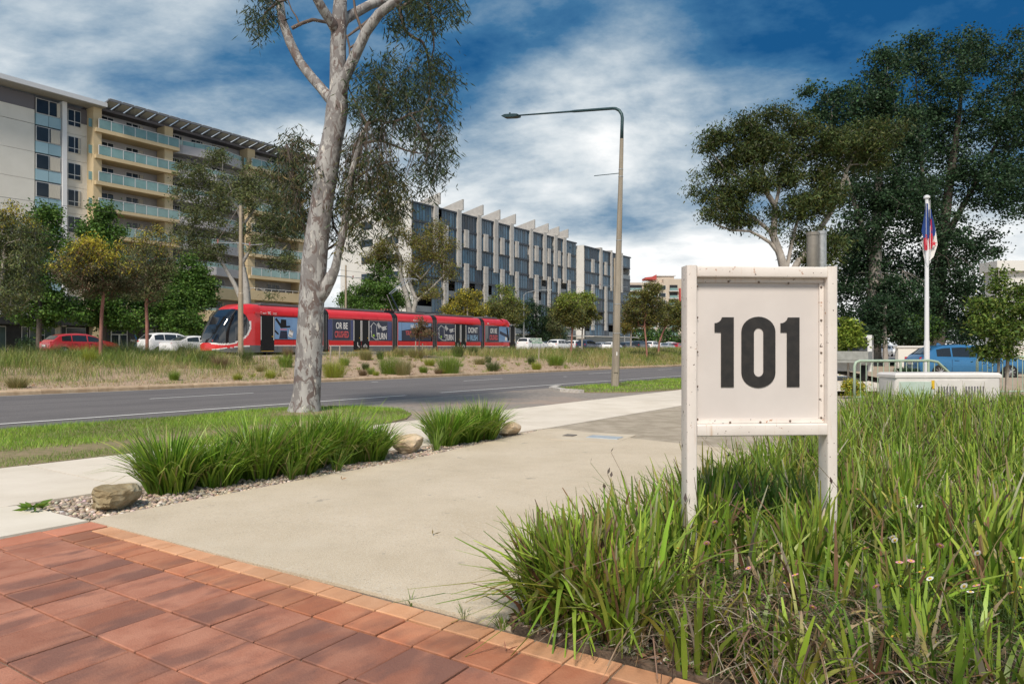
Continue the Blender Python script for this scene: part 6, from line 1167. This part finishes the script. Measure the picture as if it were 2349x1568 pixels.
for k in range(240):
    u = rm.uniform(16, 52); d = rm.uniform(.3, 12.5); v = vk(u) + .3 + d; n = int(rm.integers(18, 60)); a = rm.uniform(0, 6.28, n); q = rm.uniform(.05, .22) * rm.random(n) ** .5; b0_ = np.array(P(u, v, mz(u, v) - .01)); base = b0_ + np.stack([q * np.cos(a), q * np.sin(a), np.zeros(n)], 1)
    T_.append(blades(base, rm.uniform(.10, .34) * rm.uniform(.6, 1.2, n), np.full(n, .014), a, rm.uniform(.2, .8, n), rm.uniform(0, .3, n), pick(rm, [TP['g'], TP['y'], TP['s'], TP['s'], TP['b']][int(rm.integers(0, 5))], n, .2), 2, None, rm))
o = link('grass_tufts', raw_mesh('grass_tufts', *join(T_)), BLADE); tag(o, 'scattered little grass tufts between the tussocks on the mulch', 'grass', kind='stuff')
# staked sapling, stakes, street name sign
m_stake = mat('stake', (.34, .29, .24), (.44, .39, .33), 6, rough=.9, bump=.3)
def stake(x, y, top_, label, w_=.025):
    u, v, Y = med(x, y); o = MB().cham(-w_, w_, -w_, w_, -.1, (y - top_) * Y / 1600, .01).obj('stake', m_stake, None, P(u, v, mz(u, v)), (.02, .03, ROAD)); tag(o, label, 'stake', 'timber stakes on the median')
stake(757, 833, 792, 'left timber stake of the bare pair right of the gum trunk'); stake(778, 833, 792, 'right timber stake of the bare pair right of the gum trunk'); stake(952, 820, 782, 'left timber stake of the purple sapling'); stake(968, 820, 787, 'right timber stake of the purple sapling'); stake(1235, 836, 800, 'short marker stake on the mulch below the street name sign')
u, v, Y = med(960, 820); tree('sapling', 'staked sapling with sparse purple brown leaves in front of the tram', Y, [[(960, 821, 3), (961, 790, 2.5), (963, 765, 2), (965, 745, 1.2)]], [(965, 748, 17, 14), (955, 765, 14, 12), (978, 762, 15, 10), (966, 735, 10, 8)], 60, 26, .10, .035, [(.20, .12, .07), (.16, .11, .06), (.13, .12, .05)], m_darkb, 95, zb=mz(u, v), hang=.6, spread=.13, tip=.005)
m_sgreen = mat('sign_green', (.006, .16, .09), (.008, .18, .10), 3, rough=.4); ss = empty('street_name_sign', P(u_at(1230, 36.4), 36.4, mz(u_at(1230, 36.4), 36.4)), 0, 'green street name sign reading ELOUERA ST and GOULD ST on two posts', 'sign')
for xx in (-.38, .42): MB().cyl((xx, 0), .03, 0, 1.4, 8).obj('post', m_galv, ss)
def blade_sign(z, s, left):
    pts = [(-.55, z), (.5, z), (.5, z + .27), (-.55, z + .27), (-.68, z + .135)] if left else [(-.45, z), (.52, z), (.66, z + .135), (.52, z + .27), (-.45, z + .27)]
    c = MB().prism(pts, 1, -.06, -.035).obj('blade', m_twhite, ss); q = [((x - (0)) * .965 + (.0 if left else .004), z + .135 + (zz_ - z - .135) * .84) for x, zz_ in pts]; MB().prism(q, 1, -.063, -.06).obj('blade_face', m_sgreen, c)
    link('lettering', text_mesh(s, .20, .004, .85), m_twhite, c, (.03, -.0645, z + .07), (R(90), 0, 0)); xa = -.52 if left else .5; sg_ = 1 if left else -1
    MB().prism([(xa - sg_ * .06, z + .135), (xa + sg_ * .03, z + .21), (xa + sg_ * .07, z + .21), (xa - sg_ * .02, z + .135), (xa + sg_ * .07, z + .06), (xa + sg_ * .03, z + .06)], 1, -.066, -.063).obj('arrow', m_twhite, c)
blade_sign(1.26, 'ELOUERA ST', True); blade_sign(.96, 'GOULD ST', False)
# far lamps
def farlamp(x, v, top_, armx, label):
    u, Y = onv(x, v); k = Y / 1600; z1 = H + (797 - top_) * k - UP; g = empty('street_lamp', P(u, v, UP), 0, label, 'street lamp', 'grey lamps beyond the tram'); MB().tube([(0, 0, 0), (0, 0, z1 * .94)], [.13, .07], 8).obj('column', m_galv, g); d = (armx - x) * k
    MB().tube([(0, 0, z1 * .92), (d * .1, 0, z1 * .97), (d * .4, 0, z1), (d, 0, z1 * 1.02)], .05, 6).obj('arm', m_galv, g); MB().box(min(d, d * 1.12), max(d, d * 1.12), -.12, .12, z1 * 1.005, z1 * 1.025).obj('lamp_head', m_galv, g)
farlamp(1201, 62, 667, 1258, 'grey street lamp above the rear of the tram'); farlamp(1432, 62, 697, 1490, 'pale green street lamp right of the concrete lamp post')
# ================================================================== VEHICLES
m_tyre = mat('tyre', (.012, .012, .013), rough=.9); m_rim = mat('rim', (.45, .46, .47), rough=.35, metal=.7); m_cgl = mat('car_glass', (.02, .025, .03), rough=.04, spec=.9); m_tail = mat('tail_light', (.55, .02, .025), rough=.2); m_headl = mat('head_light', (.7, .72, .74), rough=.1); m_trim = mat('black_trim', (.015, .015, .016), rough=.5); m_plate = mat('number_plate', (.70, .70, .66), rough=.5)
KIND = dict(
 hatch=dict(L=4.40, W=.885, x=[0, .05, .28, .62, 1.0, 1.7, 2.3, 2.75, 3.30, 3.75, 4.15, 4.36, 4.40], r=[.60, .84, 1.05, 1.33, 1.43, 1.48, 1.45, 1.33, 1.02, .94, .82, .66, .5], b=[.60, .80, .92, .95, .94, .92, .91, .90, .90, .90, .80, .65, .5], wsh=(7, 8), rg=(2, 3), glass=[(.72, 1.28), (1.34, 2.22), (2.30, 3.12)], doors=(1.3, 2.27, 3.2)),
 suv=dict(L=4.70, W=.93, x=[0, .05, .2, .5, .9, 1.8, 2.5, 3.0, 3.5, 4.0, 4.45, 4.66, 4.70], r=[.70, .98, 1.18, 1.56, 1.68, 1.71, 1.68, 1.52, 1.14, 1.08, .98, .80, .6], b=[.70, .95, 1.08, 1.10, 1.10, 1.08, 1.07, 1.06, 1.05, 1.04, .97, .79, .6], wsh=(7, 8), rg=(2, 3), glass=[(.55, 1.30), (1.36, 2.30), (2.38, 3.32)], doors=(1.3, 2.34, 3.4)),
 sedan=dict(L=4.75, W=.91, x=[0, .05, .25, .85, 1.45, 2.0, 2.6, 3.05, 3.6, 4.1, 4.5, 4.71, 4.75], r=[.62, .88, 1.0, 1.06, 1.36, 1.45, 1.43, 1.30, .99, .93, .82, .66, .5], b=[.62, .86, .95, .98, .97, .95, .94, .93, .92, .90, .81, .65, .5], wsh=(7, 8), rg=(3, 4), glass=[(1.30, 2.24), (2.32, 3.32)], doors=(1.35, 2.28, 3.4)),
 ute=dict(L=5.25, W=.95, x=[0, .04, .1, .3, .4, 2.0, 2.9, 3.4, 3.95, 4.5, 5.0, 5.2, 5.25], r=[.72, 1.05, 1.35, 1.72, 1.78, 1.79, 1.76, 1.62, 1.20, 1.14, 1.04, .85, .6], b=[.72, 1.04, 1.16, 1.17, 1.16, 1.14, 1.12, 1.11, 1.10, 1.09, 1.03, .84, .6], wsh=(7, 8), rg=(2, 3), glass=[(.42, 1.35), (1.75, 2.65), (2.73, 3.75)], doors=(1.55, 2.69, 3.8)))
def carpaint(name, c, metal=0.): return mat('paint_' + name, c, tuple(min(1, x * 1.1) for x in c), 1, rough=.3, metal=metal, coat=.7)
def car(kind, paint, label, loc, rz, group=None, cat='car', name='parked_car', extras=()):
    K = KIND[kind]; g = empty(name, loc, rz, label, cat, group); key = (kind, paint.name)
    if key not in _bx:
        W = K['W']; rows = []
        def ring(i):
            x, r, b = K['x'][i], K['r'][i], K['b'][i]; n = len(K['x']); tp = min(1, .80 + .2 * min(i, n - 1 - i) / 2.0); w_ = W * tp; wr = w_ * (.955 - .36 * max(0, r - b)); zb_ = .24 if 0 < i < n - 1 else .34
            return [(x, 0, zb_), (x, .84 * w_, zb_), (x, .975 * w_, zb_ + .10), (x, w_, zb_ + (b - zb_) * .45), (x, .985 * w_, zb_ + (b - zb_) * .8), (x, .955 * w_, b), (x, wr + .02, b + (r - b) * .86), (x, wr * .90, b + (r - b) * .985), (x, wr * .55, r + .012 * (r > b + .2)), (x, 0, r + .02 * (r > b + .2))]
        R_ = [ring(i) for i in range(len(K['x']))]; m_ = len(R_[0]); mb = MB()
        for i, rr_ in enumerate(R_): mb.v += rr_ + [(a, -b, c) for a, b, c in rr_[-2:0:-1]]
        q = 2 * m_ - 2
        for i in range(len(R_) - 1):
            for j in range(q): mb.f.append((i * q + j, i * q + (j + 1) % q, (i + 1) * q + (j + 1) % q, (i + 1) * q + j))
        mb.f += [tuple(range(q)), tuple(range((len(R_) - 1) * q, len(R_) * q))]
        me = mb.mesh('body', autos=R(38)); me.materials.append(paint)
        xs = np.array(K['x'])
        def side(x, t, s, off=.008):
            A = np.array(R_); j0, j1 = 5, 6; b0 = np.array([np.interp(x, xs, A[:, j0, k]) for k in range(3)]); b1 = np.array([np.interp(x, xs, A[:, j1, k]) for k in range(3)]); p = b0 + (b1 - b0) * t; return (x, s * (p[1] + off), p[2])
        def acr(i, t, y, off=.012):
            A = np.array(R_); a_, c2 = A[i], A[i + 1]; p = a_ + (c2 - a_) * t; zz_ = np.interp(y, p[::-1, 1][:4], p[::-1, 2][:4]); return (p[0, 0], y, zz_ + off)
        wins = []
        for (x0_, x1_) in K['glass']:
            for s in (-1, 1):
                p1 = []; 
                for x in np.linspace(x0_, x1_, 6):
                    rr2 = np.interp(x, xs, K['r']) - np.interp(x, xs, K['b'])
                    p1.append((x, min(.92, .92 if rr2 > .32 else max(.12, .92))))
                mbw = MB(); lo = [side(x, .08, s) for x, _ in p1]; hi = [side(x, t, s) for x, t in p1]; n6 = len(lo); mbw.v = lo + hi; mbw.f = [(i, i + 1, n6 + i + 1, n6 + i) for i in range(n6 - 1)]; wins.append(('side_window', mbw.mesh('side_window')))
        for nm, (i0, i1) in (('windscreen', K['wsh']), ('rear_window', K['rg'])):
            mbw = MB(); i = i0; pts = []
            A = np.array(R_)
            for t in (.08, .35, .65, .93):
                p = A[i0] + (A[i0 + 1] - A[i0]) * t; wy = p[7, 1] * .98; pts.append([(p[0, 0] + (.02 if nm == 'windscreen' else -.02), y * wy, p[9, 2] + .014 - .035 * abs(y) ** 2.5) for y in np.linspace(-1, 1, 7)])
            mbw.v = [p for r2 in pts for p in r2]; mbw.f = [(r2 * 7 + c2, r2 * 7 + c2 + 1, (r2 + 1) * 7 + c2 + 1, (r2 + 1) * 7 + c2) for r2 in range(3) for c2 in range(6)]; wins.append((nm, mbw.mesh(nm)))
        for _, w_ in wins: w_.materials.append(m_cgl)
        wr_ = .33 if kind in ('suv', 'ute') else .315
        ty = MB().tube([(0, -.10, 0), (0, -.085, 0), (0, .085, 0), (0, .10, 0)], [wr_ * .9, wr_, wr_, wr_ * .9], 22).mesh('tyre', autos=R(50)); ty.materials.append(m_tyre)
        rm_ = MB().tube([(0, -.108, 0), (0, -.104, 0)], wr_ * .68, 18)
        rim = rm_.mesh('rim'); rim.materials.append(m_trim); sp = MB()
        for k in range(10): a = 2 * math.pi * k / 10; sp.tube([(0, -.112, 0), (math.cos(a) * wr_ * .66, -.112, math.sin(a) * wr_ * .66)], .018, 4)
        sp.tube([(0, -.118, 0), (0, -.105, 0)], .06, 10); spm = sp.mesh('spokes'); spm.materials.append(m_rim)
        A = np.array(R_); dm = MB()
        for x in K['doors']:
            pass
        _bx[key] = (me, wins, ty, rim, spm, wr_, side)
    me, wins, ty, rim, spm, wr_, side = _bx[key]; W, L_ = K['W'], K['L']
    body = link('body', me, None, g, (-L_ / 2, 0, 0))
    for nm, w_ in wins: link(nm, w_, None, g, (-L_ / 2, 0, 0))
    for x in (.82, L_ - .88):
        for s in (-1, 1):
            MB_k = ('arch', kind)
            if MB_k not in _bx:
                am = MB().tube([(0, -.012, 0), (0, .012, 0)], wr_ + .055, 22).mesh('wheel_arch'); am.materials.append(m_trim); _bx[MB_k] = am
            link('wheel_arch', _bx[MB_k], None, g, (x - L_ / 2, s * (W * .955), wr_ + .02)); w2 = link('wheel', ty, None, g, (x - L_ / 2, s * (W - .075), wr_), (0, 0, 0 if s < 0 else math.pi)); link('rim', rim, None, w2); link('spokes', spm, None, w2)
    zt = K['r'][1] if kind != 'hatch' else .90
    for s in (-1, 1):
        a, b = side(.05, .0, s), side(.42 if kind != 'ute' else .12, .0, s); tl = MB().box(0, .30 if kind == 'hatch' else .12, -.02, .02, -.07, .07).obj('tail_light', m_tail, g, (-L_ / 2 + .06, s * (W * .86), zt - .03), (0, 0, s * R(-12))); 
        if kind in ('suv', 'ute'): MB().box(-.02, .06, -.08, .08, -.18, .18).obj('tail_light', m_tail, g, (-L_ / 2 + .07, s * W * .76, zt - .05))
        MB().box(-.16, .10, -.1, .1, -.06, .06).obj('head_light', m_headl, g, (L_ / 2 - .22, s * W * .72, K['b'][10] - .08)); MB().box(-.05, .05, -.09, .09, -.06, .06).obj('mirror', paint, g, (L_ * .69 - L_ / 2, s * (W + .07), K['b'][7] + .06))
        for xd in K['doors'][:2]:
            z_ = K['b'][5] - .10; MB().box(-.02, .15, -.015, .015, -.015, .015).obj('door_handle', paint, g, (xd - L_ / 2 + .12, s * (W * .985 + .012), z_))
        for xd in K['doors']: MB().box(-.004, .004, -.003, .003, -.50, .0).obj('door_gap', m_trim, g, (xd - L_ / 2, s * (W * .995), K['b'][5] - .06))
    MB().box(-.01, .01, -.25, .25, -.06, .06).obj('number_plate', m_plate, g, (-L_ / 2 - .012, 0, .68)); MB().box(-.01, .06, -W * .7, W * .7, -.1, .1).obj('bumper', m_trim, g, (-L_ / 2 + .02, 0, .40))
    if kind in ('suv', 'ute') :
        for s in (-1, 1): MB().tube([(-.95, s * .62, K['r'][5] + .04), (.55, s * .62, K['r'][6] + .05)], .02, 5).obj('roof_rail', m_trim, g)
    return g
PW, PR, PK, PS, PN, PB = carpaint('white', (.78, .78, .77)), carpaint('red', (.42, .02, .025)), carpaint('dark', (.025, .027, .03)), carpaint('silver', (.45, .46, .47), .5), carpaint('navy', (.025, .035, .07)), carpaint('blue', (.035, .17, .36), .35)
FZ = UP
m_far = mat('far_road', (.10, .095, .095), (.14, .13, .13), 6, rough=.9); sheet('far_road', np.arange(-40, 420, 20.), [47, 50, 54, 58], lambda u, v: UP, m_far, .0)
def fcar(kind, paint, x, v, label, dirn=1, **k): return car(kind, paint, label, P(u_at(x, v), v, FZ), ROAD if dirn > 0 else ROAD + math.pi, 'cars on the far carriageway', **k)
fcar('hatch', PR, 185, 50, 'red hatchback behind the long grass at left'); fcar('suv', PW, 393, 53.5, 'white station wagon parked left of the tram nose'); fcar('sedan', PW, 446, 50.2, 'white sedan touching the tram nose in the picture')
fcar('ute', PW, 1222, 49.5, 'white utility with canopy just behind the tram tail', cat='ute'); fcar('sedan', PK, 1250, 53, 'small dark car peeping past the white utility'); fcar('suv', PW, 1284, 50, 'white four wheel drive with a spare wheel cover'); sp_ = [o for o in col.objects if o.name.startswith('parked_car')][-1]
MB().tube([(-2.42, 0, .95), (-2.56, 0, .95), (-2.60, 0, .95)], [.36, .35, .28], 18).obj('spare_wheel_cover', PW, sp_)
fcar('suv', PW, 1322, 53.2, 'white wagon behind the left slim median gum'); fcar('suv', PN, 1348, 50, 'dark navy wagon between the two slim median gums'); fcar('hatch', PS, 1381, 53.2, 'silver pink hatchback left of the lamp post'); fcar('hatch', PW, 1404, 50, 'white wagon partly behind the lamp post'); fcar('sedan', PW, 1425, 53.2, 'white sedan partly behind the lamp post')
fcar('hatch', PK, 1435, 50, 'dark car just right of the lamp post'); fcar('suv', PS, 1450, 53.3, 'silver wagon second from the lamp post'); fcar('suv', PK, 1468, 50, 'dark wagon beside the slim gum trunk right of the lamp'); fcar('suv', PW, 1497, 50, 'white wagon with bright tail lights right of the slim gum trunk'); fcar('hatch', PW, 1514, 53.4, 'white hatchback behind the crooked gum'); fcar('sedan', PS, 1529, 50, 'silver sedan right of the crooked gum'); fcar('suv', PW, 1541, 53.4, 'white van shape near the number sign'); fcar('hatch', PR, 1553, 50, 'small red car nearest the number sign')
# ================================================================== RIGHT HAND SIDE
bc = car('hatch', PB, 'metallic blue hatchback parked behind the green railing', (19.6, 30.2, -.10), R(-8), name='blue_hatchback')
MB().prism([(-1.9, 1.46), (-1.70, 1.48), (-1.83, 1.55), (-1.88, 1.55)], 1, -.02, .02).obj('shark_fin', PB, bc, (.75, 0, 0))
# side street with cars
m_asph2 = mat('side_asphalt', (.22, .21, .205), (.30, .285, .275), 8, rough=.9, bump=.2)
def flat(name, pts, m, z, kind='structure'):
    n = len(pts); mb = MB(); mb.v = [(x, y, z) for x, y in pts]; mb.f = [tuple(range(n))]; o = link(name, mb.mesh(name), m); tag(o, kind=kind); return o
flat('side_street', [(22, 52), (36, 52), (80, 130), (40, 130)], m_asph2, .14)
flat('verge_path', [(11, 16), (24, 16), (40, 50), (22, 50)], mat('path_brown', (.34, .26, .18), (.44, .35, .26), 2, rough=.95, bump=.2), .0)
flat('kerb_apron', [(8.5, 20), (11.5, 20), (21, 51.5), (18.5, 51.5)], m_slab, .004)
for x, Y, kd, pt, lab in ((2028, 88, 'sedan', PS, 'silver oncoming car far down the side street'), (2052, 95, 'hatch', PW, 'white car behind the twin stemmed tree'), (2072, 90, 'suv', PW, 'pale car with dark grille beside the twin stemmed tree'), (2095, 80, 'hatch', PK, 'dark car touching the tail of the blue hatchback in view')):
    X = (x - 1174) / 1600 * Y; car(kd, pt, lab, (X, Y, .15), R(-90) - R(28), 'cars in the side street')
for i, x in enumerate((1972, 1985)):
    X = (x - 1174) / 1600 * 150; car('hatch', PW, ['white car far beyond the side street, left one', 'white car far beyond the side street, right one'][i], (X, 150, .2), R(10), 'cars in the side street')
# tray truck corner peeking past the sign
tt = empty('tray_truck', (12.9, 27, -.1), R(60), 'grey flat tray truck peeping out right of the number sign', 'truck'); m_tray = mat('tray', (.30, .31, .29), (.38, .39, .37), 5, rough=.5, metal=.4)
MB().box(-1.6, 1.2, -.85, .85, .8, .9).obj('tray', m_tray, tt); MB().box(-1.62, -1.57, -.85, .85, .9, 1.22).obj('tailgate', m_tray, tt); 
for s in (-.87, .82): MB().box(-1.6, 1.2, s, s + .05, .9, 1.2).obj('side_board', m_tray, tt)
for s in (-.7, .7):
    w2 = MB().tube([(-.8, s - .1, .35), (-.8, s + .1, .35)], .35, 18).obj('wheel', m_tyre, tt); MB().tube([(-.8, s - .108 * (1 if s < 0 else -1), .35), (-.8, s - .1 * (1 if s < 0 else -1), .35)], .18, 12).obj('rim', m_rim, w2)
MB().box(1.25, 2.6, -.85, .85, .4, 1.85).obj('cab', PW, tt); MB().box(1.2, 1.24, -.7, .7, 1.2, 1.75).obj('rear_window', m_cgl, tt)
# railing
m_rail2 = mat('rail_green', (.33, .43, .33), (.40, .50, .40), 6, rough=.45)
def railing(label, p0, p1, h, end=True):
    a, b = Vector(p0), Vector(p1); d = b - a; L_ = d.length; g = empty('railing', a, math.atan2(d.y, d.x), label, 'railing')
    path_ = [(0, 0, 0), (0, 0, h - .12), (.04, 0, h - .03), (.14, 0, h), (L_ * .5, 0, h), (L_ - .9, 0, h)] + ([(L_ - .7, 0, h - .03), (L_ - .1, 0, .48), (L_, 0, .35), (L_, 0, 0)] if end else [(L_, 0, h), (L_, 0, 0)])
    MB().tube(path_, .032, 8).obj('top_rail', m_rail2, g, smooth=True); MB().tube([(0, 0, .14), (L_, 0, .14)], .02, 6).obj('bottom_rail', m_rail2, g); n = int(L_ / .155)
    bal = MB().cyl((0, 0), .010, .14, h - .01, 6).mesh('baluster'); bal.materials.append(m_rail2)
    for k in range(1, n):
        x = L_ * k / n
        if end and x > L_ - .75: continue
        link('baluster', bal, None, g, (x, 0, 0))
    for x in (L_ * .42, L_ - .95): MB().cyl((x, 0), .028, 0, h - .02, 8).obj('post', m_rail2, g)
railing('pale green pipe railing between the number sign and the blue car', (8.0, 16.3, -.05), (10.9, 16.9, -.05), .99); railing('pale green railing behind the young pear tree', (12.2, 18.3, -.05), (17.5, 19.4, -.05), 1.05, False)
# white service cabinet
m_cab = mat('cabinet_white', (.68, .65, .62), (.74, .71, .68), 4, rough=.4); layer(m_cab, (.50, .56, .50), 1.5, (.60, .7), fac=.5); m_cabg = mat('cabinet_green', (.46, .57, .50), (.52, .62, .55), 4, rough=.4)
cb = empty('service_cabinet', (7.33, 12.0, -.02), R(3), 'white metal service cabinet with vent slots at the back of the bed', 'cabinet')
rhs(-.92, .92, -.26, .26, 0, .76, .05).obj('body', m_cab, cb, autos=R(40)); lidp = MB(); lidp.cham(-.93, .93, -.27, .27, .765, .845, .035).obj('lid', m_cab, cb)
MB().box(-.86, -.28, -.268, -.2605, .42, .70).obj('door', m_cabg, cb)
for x0 in (-.24, .24): 
    d0 = MB().box(x0, x0 + .44, -.268, -.2605, .1, .72).obj('door', m_cab, cb)
    for k in range(7): MB().box(x0 + .05 + k * .05, x0 + .075 + k * .05, -.271, -.268, .3, .62).obj('vent_slot', m_gry, d0)
MB().box(-.30, -.25, -.272, -.268, .58, .72).obj('warning_label', m_yel, cb)
# flagpole with furled flag
m_fp = mat('flagpole_white', (.74, .75, .78), rough=.35); fp = empty('flagpole', (10.7, 18, -.05), 0, 'slim white flagpole with a furled red white and blue flag', 'flagpole')
MB().tube([(0, 0, 0), (0, 0, 1.45), (0, 0, 1.5), (0, 0, 5.15)], [.068, .066, .056, .040], 12).obj('pole', m_fp, fp, autos=R(30)); MB().tube([(0, 0, 5.15), (0, 0, 5.2), (0, 0, 5.23)], [.075, .075, .03], 12).obj('cap', m_fp, fp)
MB().tube([(-.05, -.06, 5.1), (-.06, -.07, 3.6), (-.02, -.09, 3.42), (.05, -.08, 3.5), (.045, -.06, 5.1)], .006, 5).obj('halyard', m_fp, fp)
fl = empty('flag', (10.7, 18, 3.5), 0, 'limp furled flag of blue, white and red hanging on the white flagpole', 'flag')
FC = dict(b=mat('flag_blue', (.012, .045, .20), (.015, .055, .24), 9, rough=.85), w=mat('flag_white', (.70, .69, .67), (.78, .77, .75), 9, rough=.85), r=mat('flag_red', (.58, .03, .06), (.62, .04, .07), 9, rough=.85))
def fold(col_, pts, y, name):
    n = len(pts); mb = MB(); sb = 6
    V = []
    for i in range(n):
        xl, xr, z = pts[i]
        for k in range(sb + 1): t = k / sb; V.append((xl + (xr - xl) * t, y + .035 * math.sin(t * 9 + z * 4), z))
    mb.v = V; mb.f = [(i * (sb + 1) + k, i * (sb + 1) + k + 1, (i + 1) * (sb + 1) + k + 1, (i + 1) * (sb + 1) + k) for i in range(n - 1) for k in range(sb)]; return mb.obj(name, FC[col_], fl, smooth=True)
fold('w', [(-.02, .06, 1.55), (-.05, .13, 1.2), (-.08, .22, .8), (-.10, .26, .4), (-.07, .18, .1), (-.05, .05, -.05)], .0, 'white_panel'); fold('b', [(-.06, .0, 1.45), (-.13, .02, 1.1), (-.17, .02, .75), (-.10, .0, .55)], -.06, 'blue_panel'); fold('b', [(.02, .09, 1.3), (.03, .15, 1.0), (.05, .19, .75), (.10, .16, .62)], -.05, 'blue_panel'); fold('r', [(.05, .07, 1.05), (.05, .09, .8), (.04, .10, .5), (.05, .08, .28)], -.06, 'red_panel')
fold('r', [(-.10, -.05, .65), (-.10, -.04, .45), (-.08, -.03, .25)], -.065, 'red_panel')
MB().prism([(.14 + .085 * (1 if k % 2 == 0 else .38) * math.sin(k * math.pi / 5), .42 + .085 * (1 if k % 2 == 0 else .38) * math.cos(k * math.pi / 5)) for k in range(10)], 1, -.075, -.07).obj('star', FC['r'], fl)
# steel posts behind the sign
m_stl = mat('weathered_steel', (.22, .20, .17), (.30, .275, .24), 6, rough=.5, metal=.5); sp2 = empty('bollard_mast', (3.78, 8.6, -.05), 0, 'pair of short grey steel tubes rising behind the number sign', 'post')
MB().tube([(-.075, 0, 0), (-.075, 0, 2.68)], .068, 14).obj('tube', m_stl, sp2, autos=R(40)); MB().tube([(.055, .05, 0), (.055, .05, 2.70)], .058, 14).obj('tube', m_galv, sp2, autos=R(40)); MB().tube([(-.075, 0, 2.68), (-.075, 0, 2.72)], .074, 14).obj('cap', m_stl, sp2); MB().tube([(.055, .05, 2.70), (.055, .05, 2.74)], .062, 14).obj('cap', m_galv, sp2)
# white building and walls at the right edge
wb = empty('white_building', (26, 40, 0), 0, 'white flat roofed building behind the young pear tree', 'building'); part('wall', m_bw, wb, 1.8, 16, 0, 1, -.3, 5.6); part('shade_panel', m_shade, wb, 4.2, 12, -.06, -.02, .2, 3.3); part('parapet', m_bw, wb, 1.6, 16.2, -.3, 1.2, 5.62, 6.2); part('roof_sign', FC['b'], wb, 5.4, 7, 1, 1.2, 6.25, 7.6); part('fascia_stripe', m_fred, wb, 4.2, 16, -.34, -.31, 3.4, 3.6)  # thin near-black plate on the wall paints the shade of an opening
wl = empty('low_wall', (20, 37, -.1), R(4), 'long cream garden wall behind the blue hatchback', 'wall'); part('wall', m_cream, wl, .5, 24, 0, .25, 0, 1.35); part('coping', m_bw, wl, .4, 24.1, -.05, .30, 1.352, 1.45)
ed = empty('garden_edging', (8.85, 11.3, -.02), R(10), 'pale concrete edging slab right of the white cabinet', 'edging'); MB().cham(0, 3.6, -.25, .25, -.1, .10, .02).obj('slab', m_slab, ed)
stk = MB().cham(-.025, .025, -.025, .025, -.1, 1.15, .01).obj('stake', m_stake, None, (11.75, 16.6, -.05), (.03, .02, 0)); tag(stk, 'timber stake beside the young pear tree trunk', 'stake')
# distant crane-like mast above the sign
# leaves and twigs lying on the paving
r_ = np.random.default_rng(8)
for u, v, lab, c in ((3.55, 3.05, 'curled dry leaf lying on the concrete forecourt', (.20, .15, .05)), (2.34, 1.62, 'pink brown fallen leaf on the red pavers', (.50, .22, .16)), (4.6, 5.1, 'small brown fallen leaf near the gravel strip', (.30, .17, .07))):
    b_ = np.zeros((2, 3)); b_[:, 2] = .012; ax = np.array([[1, .3, .25], [-.2, 1, .6]]); o = link('fallen_leaf', raw_mesh('fallen_leaf', *leaves(b_, ax, np.array([.06, .05]), np.array([.016, .012]), np.array([c, c]), r_)), BLADE, None, P(u, v, gz(u, v) + .016)); tag(o, lab, 'leaf')
